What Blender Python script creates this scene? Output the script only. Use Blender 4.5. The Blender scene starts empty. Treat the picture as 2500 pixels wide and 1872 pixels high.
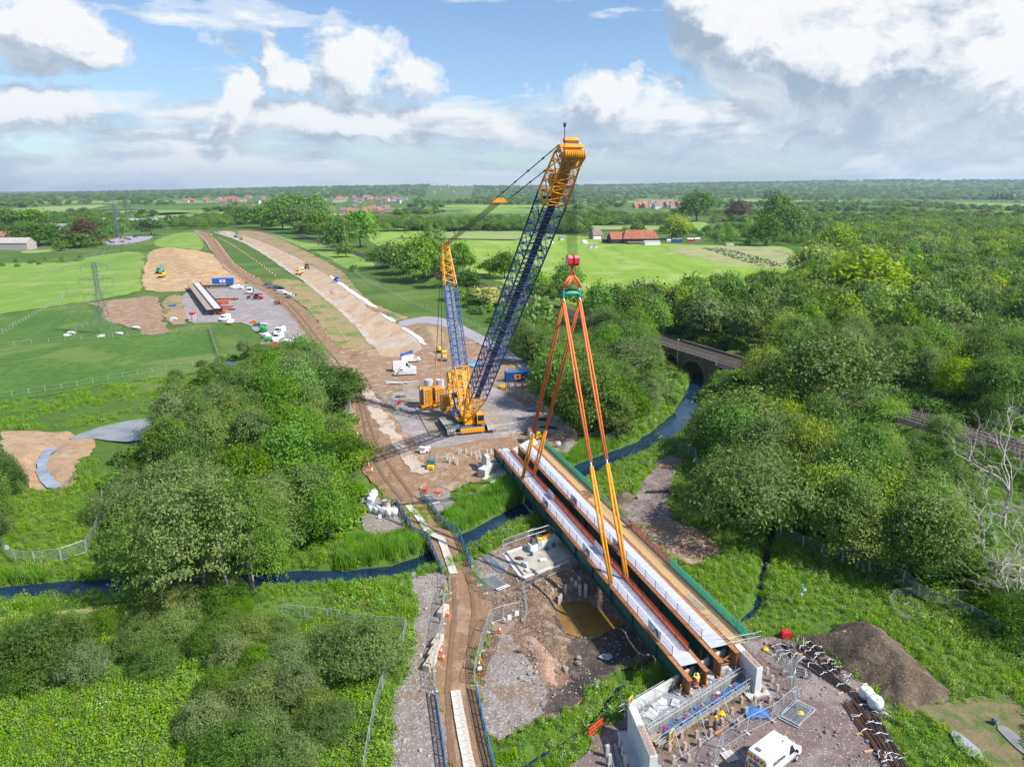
import bpy, bmesh, math, random
import numpy as np
from mathutils import Vector, Matrix, Euler
from mathutils.geometry import delaunay_2d_cdt
R = math.radians
SC = bpy.context.scene
COL = SC.collection
# ---------------------------------------------------------------- camera, sky, sun, exposure
CAMH = 50.0; FPX = 1732.0; HOR = 462.0            # the photograph is 2500 px wide
PIT = math.atan((936-HOR)/FPX); CP, SP = math.cos(PIT), math.sin(PIT)
cam = bpy.data.cameras.new('camera'); cam.sensor_width = 36; cam.lens = 36*FPX/2500
cam.clip_start = 0.5; cam.clip_end = 60000
camo = bpy.data.objects.new('camera', cam); COL.objects.link(camo)
camo.location = (0, 0, CAMH); camo.rotation_euler = (math.pi/2-PIT, 0, 0); SC.camera = camo
SUN_EL, SUN_AZ = R(47), R(112)                     # azimuth clockwise from +Y: sun stands to the right, a little behind the camera
sd = Vector((math.sin(SUN_AZ)*math.cos(SUN_EL), math.cos(SUN_AZ)*math.cos(SUN_EL), math.sin(SUN_EL)))
sl = bpy.data.lights.new('sun', 'SUN'); sl.energy = 4.3; sl.angle = R(0.6); sl.color = (1, .955, .88)
so = bpy.data.objects.new('sun', sl); COL.objects.link(so); so.rotation_euler = sd.to_track_quat('Z', 'Y').to_euler()
SC.view_settings.view_transform = 'Standard'; SC.view_settings.look = 'None'
SC.view_settings.exposure = 0.58; SC.view_settings.gamma = 1; SC.view_settings.use_curve_mapping = False
SC.cycles.max_bounces = 6; SC.cycles.diffuse_bounces = 2; SC.cycles.glossy_bounces = 3; SC.cycles.transmission_bounces = 3
SC.cycles.transparent_max_bounces = 8; SC.cycles.volume_bounces = 0
SC.cycles.use_denoising = True; SC.cycles.caustics_reflective = False; SC.cycles.caustics_refractive = False
SC.cycles.sample_clamp_indirect = 6
def pxdir(x, y):
 dx, dn = (x-1250)/FPX, (y-936)/FPX
 v = Vector((dx, CP-dn*SP, -(SP+dn*CP))); v.normalize()
 return math.atan2(v.x, v.y), math.asin(v.z)
W = bpy.data.worlds.new('World'); SC.world = W; W.use_nodes = True
NT = W.node_tree; NT.nodes.clear()
def nd(nt, t, **k):
 n = nt.nodes.new(t)
 for a, v in k.items():
  if a == 'inp':
   for i, x in v.items(): n.inputs[i].default_value = x
  else: setattr(n, a, v)
 return n
def mth(nt, op, a, b=None, c=None, clamp=False):
 n = nt.nodes.new('ShaderNodeMath'); n.operation = op; n.use_clamp = clamp
 for i, v in enumerate((a, b, c)):
  if v is None: continue
  if isinstance(v, (int, float)): n.inputs[i].default_value = v
  else: nt.links.new(v, n.inputs[i])
 return n.outputs[0]
def ramp(nt, fac, stops, interp='LINEAR'):
 n = nt.nodes.new('ShaderNodeValToRGB'); n.color_ramp.interpolation = interp
 e = n.color_ramp.elements
 while len(e) < len(stops): e.new(.5)
 for i, (p, c) in enumerate(stops):
  e[i].position = p; e[i].color = tuple(c) + (1,) if len(c) == 3 else c
 nt.links.new(fac, n.inputs[0]); return n.outputs[0]
def mixc(nt, f, a, b, mode='MIX'):
 n = nt.nodes.new('ShaderNodeMix'); n.data_type = 'RGBA'; n.blend_type = mode
 for s, v in ((n.inputs[0], f), (n.inputs[6], a), (n.inputs[7], b)):
  if isinstance(v, (int, float)): s.default_value = v
  elif isinstance(v, tuple): s.default_value = v + (1,) if len(v) == 3 else v
  else: nt.links.new(v, s)
 return n.outputs[2]
def noise(nt, vec, scale, detail=4, rough=.55, dist=0.0):
 n = nt.nodes.new('ShaderNodeTexNoise'); n.inputs['Scale'].default_value = scale
 n.inputs['Detail'].default_value = detail; n.inputs['Roughness'].default_value = rough; n.inputs['Distortion'].default_value = dist
 if vec is not None: nt.links.new(vec, n.inputs['Vector'])
 return n.outputs[0]
def vadd(nt, v, t, op='ADD'):
 n = nt.nodes.new('ShaderNodeVectorMath'); n.operation = op; nt.links.new(v, n.inputs[0])
 if isinstance(t, tuple): n.inputs[1].default_value = t
 else: nt.links.new(t, n.inputs[1])
 return n.outputs['Value'] if op in ('LENGTH', 'DOT_PRODUCT') else n.outputs[0]
def build_sky():
 nt = NT
 sky = nd(nt, 'ShaderNodeTexSky', sky_type='NISHITA'); sky.sun_disc = False
 sky.sun_elevation = SUN_EL; sky.sun_rotation = SUN_AZ; sky.altitude = 50; sky.air_density = 1.0; sky.dust_density = .6; sky.ozone_density = 2.0
 tc = nd(nt, 'ShaderNodeTexCoord')
 sep = nd(nt, 'ShaderNodeSeparateXYZ'); nt.links.new(tc.outputs['Generated'], sep.inputs[0])
 az = mth(nt, 'ARCTAN2', sep.outputs[0], sep.outputs[1]); el = mth(nt, 'ARCSINE', sep.outputs[2])
 cmb = nd(nt, 'ShaderNodeCombineXYZ'); nt.links.new(az, cmb.inputs[0]); nt.links.new(el, cmb.inputs[1])
 P = cmb.outputs[0]
 # cumulus heaps at fixed directions in the sky (azimuth, elevation), taken up by noise everywhere else
 blobs = []
 for x, y, rx, ry, s in ((2110, 150, 420, 190, 1.1), (1780, 60, 190, 150, 1.0), (2420, 170, 230, 240, 1.1), (1520, 235, 190, 90, .75), (1950, 300, 560, 60, .75), (1600, 40, 30, 60, .3),
                         (860, 165, 130, 90, .85), (820, 95, 50, 60, .5), (1000, 200, 130, 80, .7), (665, 120, 50, 70, .45), (720, 190, 110, 60, .55),
                         (560, 245, 70, 60, .9), (540, 285, 170, 40, .7), (850, 300, 430, 50, .7), (100, 55, 180, 95, 1.0), (60, 270, 200, 75, .9), (380, 320, 70, 40, .5), (1190, 320, 160, 60, .6)):
  a0, e0 = pxdir(x, y); blobs.append((a0, e0, rx/FPX, ry/FPX, s))
 wn = nd(nt, 'ShaderNodeTexNoise'); wn.inputs['Scale'].default_value = 7; wn.inputs['Detail'].default_value = 5; wn.inputs['Roughness'].default_value = .6; nt.links.new(P, wn.inputs['Vector'])
 warp = vadd(nt, wn.outputs['Color'], (.5, .5, .5), 'SUBTRACT'); warp = vadd(nt, warp, (.16, .11, 0), 'MULTIPLY')
 PW = vadd(nt, P, warp)
 def dens(off):
  q = vadd(nt, PW, (off[0], off[1], 0)); tot = None
  for a0, e0, rx, ry, s in blobs:
   d = vadd(nt, vadd(nt, q, (a0, e0, 0), 'SUBTRACT'), (1/rx, 1/ry, 0), 'MULTIPLY')
   l = vadd(nt, d, (0, 0, 0), 'LENGTH')
   g = mth(nt, 'MULTIPLY', mth(nt, 'SUBTRACT', 1.15, l, clamp=True), s)
   tot = g if tot is None else mth(nt, 'SMOOTH_MAX', tot, g, .12)
  st = vadd(nt, vadd(nt, P, (off[0], off[1], 0)), (1, 1.5, 1), 'MULTIPLY')
  n1 = noise(nt, st, 6.5, 10, .63, .3)
  n2 = noise(nt, vadd(nt, vadd(nt, P, (off[0]+3, off[1], 0)), (1, 5, 1), 'MULTIPLY'), 3.2, 7, .58, .2)
  low = ramp(nt, el, [(0.0, (.36,)*3), (.045, (.33,)*3), (.09, (.20,)*3), (.13, (.0,)*3), (.21, (-.04,)*3), (.45, (0,)*3), (1.0, (.1,)*3)])
  a = mth(nt, 'ADD', mth(nt, 'MULTIPLY', tot, .85), mth(nt, 'MULTIPLY', mth(nt, 'SUBTRACT', n1, .54), 1.45))
  b = mth(nt, 'ADD', low, mth(nt, 'MULTIPLY', mth(nt, 'SUBTRACT', n2, .5), 1.7))
  return mth(nt, 'SMOOTH_MAX', a, b, .15)
 d0 = dens((0, 0)); d1 = dens((.016, .026))
 cov = ramp(nt, d0, [(.16, (0,)*3), (.24, (.5,)*3), (.36, (1,)*3)], 'EASE')
 lit = mth(nt, 'ADD', mth(nt, 'MULTIPLY', mth(nt, 'SUBTRACT', d0, d1), 3.0), .46, clamp=True)
 n3 = noise(nt, vadd(nt, PW, (1, 1.7, 1), 'MULTIPLY'), 11, 8, .6, .5); lit = mth(nt, 'ADD', mth(nt, 'MAXIMUM', lit, .2), mth(nt, 'MULTIPLY', mth(nt, 'SUBTRACT', n3, .47), 1.9), clamp=True)
 thick = ramp(nt, d0, [(.3, (1,)*3), (.95, (.86,)*3)])
 lit2 = mth(nt, 'MULTIPLY', lit, thick)
 ccol = ramp(nt, lit2, [(.05, (.42, .52, .64)), (.28, (.60, .68, .78)), (.52, (.84, .89, .94)), (.85, (1.10, 1.10, 1.09))])
 hz = ramp(nt, el, [(0, (1,)*3), (.05, (.55,)*3), (.14, (0,)*3)])
 ccol = mixc(nt, mth(nt, 'MULTIPLY', hz, .5), ccol, (.88, .95, 1.04))
 cl = vadd(nt, ccol, (6.0, 6.05, 6.15), 'MULTIPLY')
 skc = mixc(nt, 1.0, sky.outputs[0], (.88, .99, 1.12), 'MULTIPLY')
 col = mixc(nt, cov, skc, cl)
 bg = nd(nt, 'ShaderNodeBackground'); bg.inputs[1].default_value = .1; nt.links.new(col, bg.inputs[0])
 out = nd(nt, 'ShaderNodeOutputWorld'); nt.links.new(bg.outputs[0], out.inputs[0])
build_sky()
W.cycles.sampling_method = 'MANUAL'; W.cycles.sample_map_resolution = 512
# ---------------------------------------------------------------- helpers
rng = random.Random(7); nrg = np.random.default_rng(7)
def G(x, y, z=0.0):                                 # the point at height z seen at photo pixel x, y
 dx, dn = (x-1250)/FPX, (y-936)/FPX
 t = (CAMH-z)/(SP+dn*CP)
 return Vector((dx*t, (CP-dn*SP)*t, z))
def PR(v):                                          # where a world point stands in the photo
 d = CAMH-v[2]; zc = v[1]*CP+d*SP
 return 1250+FPX*v[0]/zc, 936+FPX*(d*CP-v[1]*SP)/zc, zc
def PRn(x, y, z):
 d = CAMH-z; zc = np.maximum(y*CP+d*SP, .1)
 return 1250+FPX*x/zc, 936+FPX*(d*CP-y*SP)/zc, zc
def poly(pts, z=0.0): return np.array([[*G(x, y, z)[:2]] for x, y in pts])
def inside(P, x, y):
 x = np.asarray(x, float); y = np.asarray(y, float); r = np.zeros(x.shape, bool); n = len(P)
 for i in range(n):
  x0, y0 = P[i]; x1, y1 = P[(i+1) % n]
  if y0 == y1: continue
  c = ((y0 > y) != (y1 > y)) & (x < (x1-x0)*(y-y0)/(y1-y0)+x0)
  r ^= c
 return r
def dist_line(L, x, y):
 x = np.asarray(x, float); y = np.asarray(y, float); best = np.full(x.shape, 1e9)
 for (x0, y0), (x1, y1) in zip(L[:-1], L[1:]):
  dx, dy = x1-x0, y1-y0; q = dx*dx+dy*dy or 1e-9
  t = np.clip(((x-x0)*dx+(y-y0)*dy)/q, 0, 1)
  best = np.minimum(best, np.hypot(x-x0-t*dx, y-y0-t*dy))
 return best
_h = nrg.random((256, 256))
def vnoise(x, y):
 x = np.asarray(x, float); y = np.asarray(y, float)
 xi = np.floor(x).astype(int); yi = np.floor(y).astype(int); fx = x-xi; fy = y-yi
 fx = fx*fx*(3-2*fx); fy = fy*fy*(3-2*fy)
 a = _h[xi & 255, yi & 255]; b = _h[(xi+1) & 255, yi & 255]; c = _h[xi & 255, (yi+1) & 255]; d = _h[(xi+1) & 255, (yi+1) & 255]
 return (a*(1-fx)+b*fx)*(1-fy)+(c*(1-fx)+d*fx)*fy
def fbm(x, y, o=4):
 s = 0; a = .5; t = 0
 for i in range(o):
  s = s+a*vnoise(np.asarray(x)*2**i+17*i, np.asarray(y)*2**i+5*i); t += a; a *= .5
 return s/t
def sst(a, b, x):
 t = np.clip((x-a)/(b-a), 0, 1); return t*t*(3-2*t)
class MB:
 def __init__(s): s.v = []; s.f = []; s.m = []
 def add(s, vs, fs, m=0):
  o = len(s.v); s.v.extend([tuple(v) for v in vs]); s.f.extend([tuple(i+o for i in f) for f in fs]); s.m.extend([m]*len(fs)); return s
 def box(s, c, d, rot=None, m=0, taper=1.0):
  x, y, z = d[0]/2, d[1]/2, d[2]/2; vs = []
  for k in (-1, 1):
   t = taper if k > 0 else 1
   for a, b in ((-1, -1), (1, -1), (1, 1), (-1, 1)): vs.append(Vector((a*x*t, b*y*t, k*z)))
  if rot is not None:
   Q = rot if isinstance(rot, Matrix) else (Matrix.Rotation(rot, 3, 'Z') if isinstance(rot, (int, float)) else Euler(rot).to_matrix())
   vs = [Q @ v for v in vs]
  c = Vector(c); return s.add([v+c for v in vs], [(3, 2, 1, 0), (4, 5, 6, 7), (0, 1, 5, 4), (1, 2, 6, 5), (2, 3, 7, 6), (3, 0, 4, 7)], m)
 def bar(s, a, b, w, h=None, m=0, up=(0, 0, 1)):          # rectangular bar from a to b
  a = Vector(a); b = Vector(b); h = h or w; d = (b-a)
  if d.length < 1e-6: return s
  d.normalize(); u = Vector(up)
  if abs(d.dot(u)) > .98: u = Vector((1, 0, 0))
  r = d.cross(u).normalized(); u = r.cross(d).normalized(); vs = []
  for p in (a, b):
   for i, j in ((-1, -1), (1, -1), (1, 1), (-1, 1)): vs.append(p+r*(i*w/2)+u*(j*h/2))
  return s.add(vs, [(0, 1, 2, 3), (7, 6, 5, 4), (0, 4, 5, 1), (1, 5, 6, 2), (2, 6, 7, 3), (3, 7, 4, 0)], m)
 def tube(s, pts, r, n=6, m=0, cap=True):
  pts = [Vector(p) for p in pts]; rs = r if isinstance(r, (list, tuple)) else [r]*len(pts); vs = []; fs = []
  prev = None
  for i, p in enumerate(pts):
   d = (pts[min(i+1, len(pts)-1)]-pts[max(i-1, 0)])
   d = d.normalized() if d.length > 1e-9 else Vector((0, 0, 1))
   u = prev if prev is not None and abs(prev.dot(d)) < .95 else (Vector((0, 0, 1)) if abs(d.z) < .9 else Vector((1, 0, 0)))
   a = d.cross(u).normalized(); b = a.cross(d).normalized(); prev = b
   for k in range(n):
    t = 2*math.pi*k/n; vs.append(p+(a*math.cos(t)+b*math.sin(t))*rs[i])
  for i in range(len(pts)-1):
   for k in range(n): fs.append((i*n+k, i*n+(k+1) % n, (i+1)*n+(k+1) % n, (i+1)*n+k))
  if cap: fs.append(tuple(range(n))[::-1]); fs.append(tuple(range((len(pts)-1)*n, len(pts)*n)))
  return s.add(vs, fs, m)
 def cyl(s, c, r, h, n=12, axis='Z', m=0, r2=None):
  d = {'X': Vector((1, 0, 0)), 'Y': Vector((0, 1, 0)), 'Z': Vector((0, 0, 1))}[axis]*h/2
  return s.tube([Vector(c)-d, Vector(c)+d], [r, r if r2 is None else r2], n, m)
 def prism(s, pts, z0, z1, m=0, M=None):
  n = len(pts); vs = [Vector((x, y, z0)) for x, y in pts]+[Vector((x, y, z1)) for x, y in pts]
  if M is not None: vs = [M @ v for v in vs]
  a = sum(pts[i][0]*pts[(i+1) % n][1]-pts[(i+1) % n][0]*pts[i][1] for i in range(n)); q = tuple(range(n)); t = tuple(range(n, 2*n))
  fs = [q[::-1], t]+[(i, (i+1) % n, n+(i+1) % n, n+i) for i in range(n)]
  if a < 0: fs = [f[::-1] for f in fs]
  return s.add(vs, fs, m)
 def side(s, prof, y0, y1, m=0):                          # x-z profile extruded along y
  n = len(prof); vs = [(x, y0, z) for x, z in prof]+[(x, y1, z) for x, z in prof]
  fs = [tuple(range(n)), tuple(range(n, 2*n))[::-1]]+[(i, n+i, n+(i+1) % n, (i+1) % n) for i in range(n)]
  a = sum(prof[i][0]*prof[(i+1) % n][1]-prof[(i+1) % n][0]*prof[i][1] for i in range(n))
  if a < 0: fs = [f[::-1] for f in fs]
  return s.add(vs, fs, m)
 def ball(s, c, r, n=8, k=5, m=0, jit=0, sq=(1, 1, 1)):
  vs = [Vector((0, 0, -1))]; fs = []
  for i in range(1, k):
   t = math.pi*i/k-math.pi/2
   for j in range(n):
    q = 2*math.pi*j/n; jj = 1+rng.uniform(-jit, jit)
    vs.append(Vector((math.cos(t)*math.cos(q), math.cos(t)*math.sin(q), math.sin(t)))*jj)
  vs.append(Vector((0, 0, 1)))
  for j in range(n):
   fs.append((0, 1+(j+1) % n, 1+j)); fs.append((len(vs)-1, 1+(k-2)*n+j, 1+(k-2)*n+(j+1) % n))
  for i in range(k-2):
   for j in range(n): fs.append((1+i*n+j, 1+i*n+(j+1) % n, 1+(i+1)*n+(j+1) % n, 1+(i+1)*n+j))
  rr = r if isinstance(r, (tuple, list)) else (r, r, r)
  return s.add([Vector(c)+Vector((v.x*rr[0]*sq[0], v.y*rr[1]*sq[1], v.z*rr[2]*sq[2])) for v in vs], fs, m)
 def mesh(s, name, mats, smooth=False, bevel=0):
  me = bpy.data.meshes.new(name); me.from_pydata(s.v, [], s.f)
  for mt in (mats if isinstance(mats, (list, tuple)) else [mats]): me.materials.append(mt)
  if len(set(s.m)) > 1: me.polygons.foreach_set('material_index', s.m)
  if smooth: me.polygons.foreach_set('use_smooth', [True]*len(s.f))
  if bevel:
   b = bmesh.new(); b.from_mesh(me); bmesh.ops.remove_doubles(b, verts=b.verts, dist=1e-5)
   bmesh.ops.bevel(b, geom=[e for e in b.edges if len(e.link_faces) == 2 and e.calc_face_angle() > .5], offset=bevel, segments=2, affect='EDGES', clamp_overlap=True)
   b.to_mesh(me); b.free()
  me.update(); return me
 def build(s, name, mats, parent=None, smooth=False, bevel=0, loc=None, rz=0):
  return link(name, s.mesh(name, mats, smooth, bevel), parent, loc, rz)
def link(name, me, parent=None, loc=None, rz=0):
 o = bpy.data.objects.new(name, me); COL.objects.link(o)
 if parent: o.parent = parent
 if loc is not None: o.location = loc
 if rz: o.rotation_euler = (0, 0, rz)
 return o
def tag(o, label, cat, group=None, kind=None):
 if label: o['label'] = label
 if cat: o['category'] = cat
 if group: o['group'] = group
 if kind: o['kind'] = kind
 return o
def thing(name, label, cat, loc=(0, 0, 0), rz=0, group=None):
 return tag(link(name, None, None, loc, rz), label, cat, group)
def dup(root, loc, rz=0, label=None, scale=None):
 def cp(o, par):
  c = o.copy(); COL.objects.link(c)
  if par: c.parent = par
  for ch in CH.get(o.name, ()): cp(ch, c)
  return c
 r = cp(root, None); r.location = loc; r.rotation_euler = (0, 0, rz)
 if label: r['label'] = label
 if scale: r.scale = (scale,)*3 if isinstance(scale, (int, float)) else scale
 return r
CH = {}
def reg(root):                                              # remember the children of a prototype once, for fast copying
 def rec(o):
  ch = list(o.children); CH[o.name] = ch
  for c in ch: rec(c)
 rec(root); return root
# ---------------------------------------------------------------- materials
MATS = {}
def bsdf(name):
 m = bpy.data.materials.new(name); m.use_nodes = True; nt = m.node_tree
 return m, nt, nt.nodes['Principled BSDF']
def mat(name, col, rough=.6, metal=0.0, var=.15, scale=3.0, bump=0.0, col2=None, amt=.5, bscale=None, coat=0.0, obj=True):
 if name in MATS: return MATS[name]
 m, nt, b = bsdf(name)
 tc = nd(nt, 'ShaderNodeTexCoord'); v = tc.outputs['Object']
 n = noise(nt, v, scale, 5, .6)
 c2 = col2 if col2 else tuple(max(0, x*(1-2*var)) for x in col); lo = .5-amt*.35
 c = ramp(nt, n, [(lo-.08, c2), (lo+.22, tuple(min(1, x*(1+var*.4)) for x in col))])
 nt.links.new(c, b.inputs['Base Color']); b.inputs['Roughness'].default_value = rough; b.inputs['Metallic'].default_value = metal
 if coat: b.inputs['Coat Weight'].default_value = coat
 if bump:
  bp = nd(nt, 'ShaderNodeBump'); bp.inputs['Strength'].default_value = bump; bp.inputs['Distance'].default_value = .05
  nt.links.new(noise(nt, v, bscale or scale*6, 4), bp.inputs['Height']); nt.links.new(bp.outputs[0], b.inputs['Normal'])
 MATS[name] = m; return m
def gmat(name, cols, s1=.08, s2=1.2, speck=None, bump=.5, bscale=2.5, bdist=.12, rough=.95, stretch=None, rot=0.0, wet=None, s3=None):
 """ground: broad patches of cols[0]/cols[1], mid-scale cols[2], optional speckle (colour, scale, threshold)"""
 if name in MATS: return MATS[name]
 m, nt, b = bsdf(name)
 geo = nd(nt, 'ShaderNodeNewGeometry'); v = geo.outputs['Position']
 if stretch or rot:
  mp = nd(nt, 'ShaderNodeMapping'); mp.inputs['Rotation'].default_value = (0, 0, rot); mp.inputs['Scale'].default_value = stretch or (1, 1, 1)
  nt.links.new(v, mp.inputs['Vector']); vs = mp.outputs[0]
 else: vs = v
 f1 = ramp(nt, noise(nt, vs, s1, 6, .6, .3), [(.36, (0,)*3), (.64, (1,)*3)])
 c = mixc(nt, f1, cols[0], cols[1])
 f2 = ramp(nt, noise(nt, vs, s2, 6, .65), [(.42, (0,)*3), (.7, (1,)*3)])
 c = mixc(nt, f2, c, cols[2] if len(cols) > 2 else cols[0])
 if len(cols) > 3:
  f3 = ramp(nt, noise(nt, v, s3 or s1*3.3, 7, .62, .6), [(.52, (0,)*3), (.6, (1,)*3)])
  c = mixc(nt, f3, c, cols[3])
 fine = noise(nt, v, bscale*3.1, 5, .7)
 c = mixc(nt, 1.0, c, ramp(nt, fine, [(.25, (.62,)*3), (.75, (1.38,)*3)]), 'MULTIPLY')
 if speck:
  for sc, sscale, th in (speck if isinstance(speck, list) else [speck]):
   vo = nd(nt, 'ShaderNodeTexVoronoi'); vo.inputs['Scale'].default_value = sscale; nt.links.new(v, vo.inputs['Vector'])
   rr = nd(nt, 'ShaderNodeSeparateColor'); nt.links.new(vo.outputs['Color'], rr.inputs[0])
   sf = mth(nt, 'MULTIPLY', mth(nt, 'GREATER_THAN', rr.outputs[0], th), mth(nt, 'LESS_THAN', vo.outputs['Distance'], .42))
   c = mixc(nt, sf, c, sc)
 nt.links.new(c, b.inputs['Base Color']); b.inputs['Roughness'].default_value = rough
 b.inputs['Specular IOR Level'].default_value = .25
 if wet:
  wf = ramp(nt, noise(nt, v, wet[0], 5, .55, .4), [(wet[1], (rough,)*3), (wet[1]+.05, (.12,)*3)])
  nt.links.new(wf, b.inputs['Roughness'])
 bp = nd(nt, 'ShaderNodeBump'); bp.inputs['Strength'].default_value = bump; bp.inputs['Distance'].default_value = bdist
 hh = mth(nt, 'ADD', noise(nt, v, bscale, 6, .7), mth(nt, 'MULTIPLY', noise(nt, vs, bscale*.22, 3), 1.6))
 nt.links.new(hh, bp.inputs['Height']); nt.links.new(bp.outputs[0], b.inputs['Normal'])
 MATS[name] = m; return m
def leafmat(name, c1, c2, hue=.02, val=.35, trans=.3, spec=.2):
 m, nt, b = bsdf(name)
 at = nd(nt, 'ShaderNodeAttribute', attribute_name='tone'); oi = nd(nt, 'ShaderNodeObjectInfo')
 c = mixc(nt, at.outputs['Fac'], c1, c2)
 hs = nd(nt, 'ShaderNodeHueSaturation'); nt.links.new(c, hs.inputs['Color'])
 nt.links.new(mth(nt, 'ADD', .5-hue/2, mth(nt, 'MULTIPLY', oi.outputs['Random'], hue)), hs.inputs['Hue'])
 r2 = mth(nt, 'FRACT', mth(nt, 'MULTIPLY', oi.outputs['Random'], 17.31))
 nt.links.new(mth(nt, 'ADD', 1-val/2, mth(nt, 'MULTIPLY', r2, val)), hs.inputs['Value'])
 r3 = mth(nt, 'FRACT', mth(nt, 'MULTIPLY', oi.outputs['Random'], 41.7))
 nt.links.new(mth(nt, 'ADD', .82, mth(nt, 'MULTIPLY', r3, .3)), hs.inputs['Saturation'])
 nt.links.new(hs.outputs[0], b.inputs['Base Color']); b.inputs['Roughness'].default_value = .55; b.inputs['Specular IOR Level'].default_value = spec
 tr = nd(nt, 'ShaderNodeBsdfTranslucent'); nt.links.new(mixc(nt, 1.0, hs.outputs[0], (1.5, 1.6, .6), 'MULTIPLY'), tr.inputs[0])
 mx = nd(nt, 'ShaderNodeMixShader'); mx.inputs[0].default_value = trans
 nt.links.new(b.outputs[0], mx.inputs[1]); nt.links.new(tr.outputs[0], mx.inputs[2])
 nt.links.new(mx.outputs[0], nt.nodes['Material Output'].inputs[0]); MATS[name] = m; return m
# ---------------------------------------------------------------- terrain
RIV = poly([(-200, 1490), (-60, 1470), (0, 1452), (150, 1440), (330, 1428), (500, 1432), (640, 1420), (720, 1412), (850, 1412), (960, 1398), (1050, 1370), (1150, 1315), (1240, 1268), (1310, 1232), (1390, 1165), (1480, 1125), (1560, 1098), (1615, 1065), (1650, 1035), (1680, 1000), (1700, 960), (1715, 920), (1722, 890), (1760, 850)], -1.2)
BRK = poly([(1905, 1240), (1882, 1320), (1860, 1400), (1850, 1480), (1800, 1535), (1700, 1585), (1614, 1623), (1521, 1677), (1444, 1770), (1341, 1838), (1250, 1890), (1180, 1960)], -.8)
RAIL = [Vector((-420, 1180, 0)), Vector((-160, 650, 0)), Vector((-17.4, 355, 0)), Vector((8.5, 294.6, 0)), Vector((28.3, 255.3, 0)), Vector((46.5, 215.3, 0)), Vector((60.5, 185.7, 0)), Vector((76.2, 152.6, 0)), Vector((88, 130, 0)), Vector((150, 6, 0))]
RAILXY = [(p.x, p.y) for p in RAIL]
PIT_P = poly([(1290, 1420), (1350, 1410), (1440, 1400), (1560, 1470), (1640, 1540), (1640, 1600), (1500, 1640), (1420, 1700), (1350, 1720), (1310, 1640), (1360, 1560), (1320, 1500)])
PITC = poly([(1375, 1455), (1430, 1440), (1500, 1490), (1440, 1515), (1385, 1505)])
POND = poly([(160, 1073), (205, 1054), (256, 1038), (336, 1022), (432, 1016), (544, 1010), (552, 1030), (448, 1052), (320, 1080), (282, 1078), (224, 1068)], -.5)
CHAN = poly([(109, 1095), (134, 1094), (130, 1104), (112, 1113), (106, 1134), (128, 1166), (160, 1184), (118, 1198), (96, 1164), (82, 1138), (93, 1114)], -.5)
def loop(P): return [tuple(p) for p in P]+[tuple(P[0])]
def sdist(P, x, y):
 d = dist_line(loop(P), x, y); return np.where(inside(P, x, y), d, -d)
def height(x, y):
 x = np.asarray(x, float); y = np.asarray(y, float)
 h = (fbm(x/23+9, y/23, 3)-.5)*.5*sst(0, 60, y-20)*(1-sst(230, 420, y))
 h = h*np.where((np.abs(x) < 60) & (y < 260), .35, 1)
 far = sst(3200, 9500, y); az = x/np.maximum(y, 1)
 h = h+far*(np.interp(az, [-.8, -.5, -.3, -.12, 0, .2, .45, .8], [-10, 25, 62, 95, 78, 112, 150, 170])+(fbm(x/1500, y/1500, 4)-.5)*55)
 h = h+sst(900, 2600, y)*(fbm(x/900+3, y/900, 2)-.5)*12*sst(-.2, .5, az)
 near = (y < 300) & (np.abs(x) < 140)
 if near.any():
  xn, yn = x[near], y[near]; hn = h[near]
  d = dist_line(RIV, xn, yn)+(fbm(xn/3, yn/3, 3)-.5)*1.2; w = np.interp(xn, [-60, 0, 14, 40], [0, 0, .9, .7])
  hn = np.minimum(hn, -2.3+2.3*sst(.9, 3.3, d-w)+0*hn)
  d = dist_line(BRK, xn, yn)+(fbm(xn/2, yn/2, 3)-.5)*.8
  hn = np.minimum(hn, -1.3+1.3*sst(.1, 1.2, d))
  s = sdist(PIT_P, xn, yn); hn = hn-1.3*sst(0, 3.5, s)*(.7+.6*fbm(xn/2.5, yn/2.5, 3))
  s = sdist(PITC, xn, yn); hn = hn-1.0*sst(-2.5, .6, s)
  for P in (POND, CHAN):
   s = sdist(P, xn, yn); hn = hn-1.0*sst(-2.2, 1.0, s)
  h = h.copy(); h[near] = hn
 d = dist_line(RAILXY, x, y)
 h = h+4.2*sst(10.5, 4.2, d)*(1-sst(300, 560, y))*(1-sst(17, 10, np.hypot(x-53.5, y-199)))
 return h
def hz(x, y): return float(height(np.array([x]), np.array([y]))[0])
def GH(x, y, dz=0.0):
 p = G(x, y, 0)
 if 0 < p.y < 900:
  for _ in range(3): p = G(x, y, hz(p.x, p.y))
 else:                                            # march the sight line to the first hill it meets
  d = (G(x, y, 40)-Vector((0, 0, CAMH))).normalized(); t = np.geomspace(400, 14000, 400); q = np.array(d)[None]*t[:, None]; k = np.where(q[:, 2]+CAMH <= height(q[:, 0], q[:, 1]))[0]; t = t[k[0]] if len(k) else 13000
  p = Vector((d.x*t, d.y*t, 0)); p.z = hz(p.x, p.y)
 p.z += dz; return p
SHEETS = []; BARE = []
GRASSY = {'meadow', 'rough_pasture', 'field', 'hillside_grass', 'verge', 'hay_field', 'ploughed_field', 'rank_grassland', 'mown_strip'}
def axis(lo, hi, step, far, g):
 a = list(np.arange(lo, hi+step*.5, step)); s = step; b = [a[-1]]
 while b[-1] < far[1]: s *= g; b.append(b[-1]+s)
 s = step; c = [a[0]]
 while c[-1] > far[0]: s *= g; c.append(c[-1]-s)
 return np.array(c[:0:-1]+a+b[1:])
def densify(P, step):
 out = []
 for i in range(len(P)):
  a = P[i]; b = P[(i+1) % len(P)]; n = max(1, int(np.hypot(*(b-a))/step))
  for k in range(n): out.append(a+(b-a)*k/n)
 return np.array(out)
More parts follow.
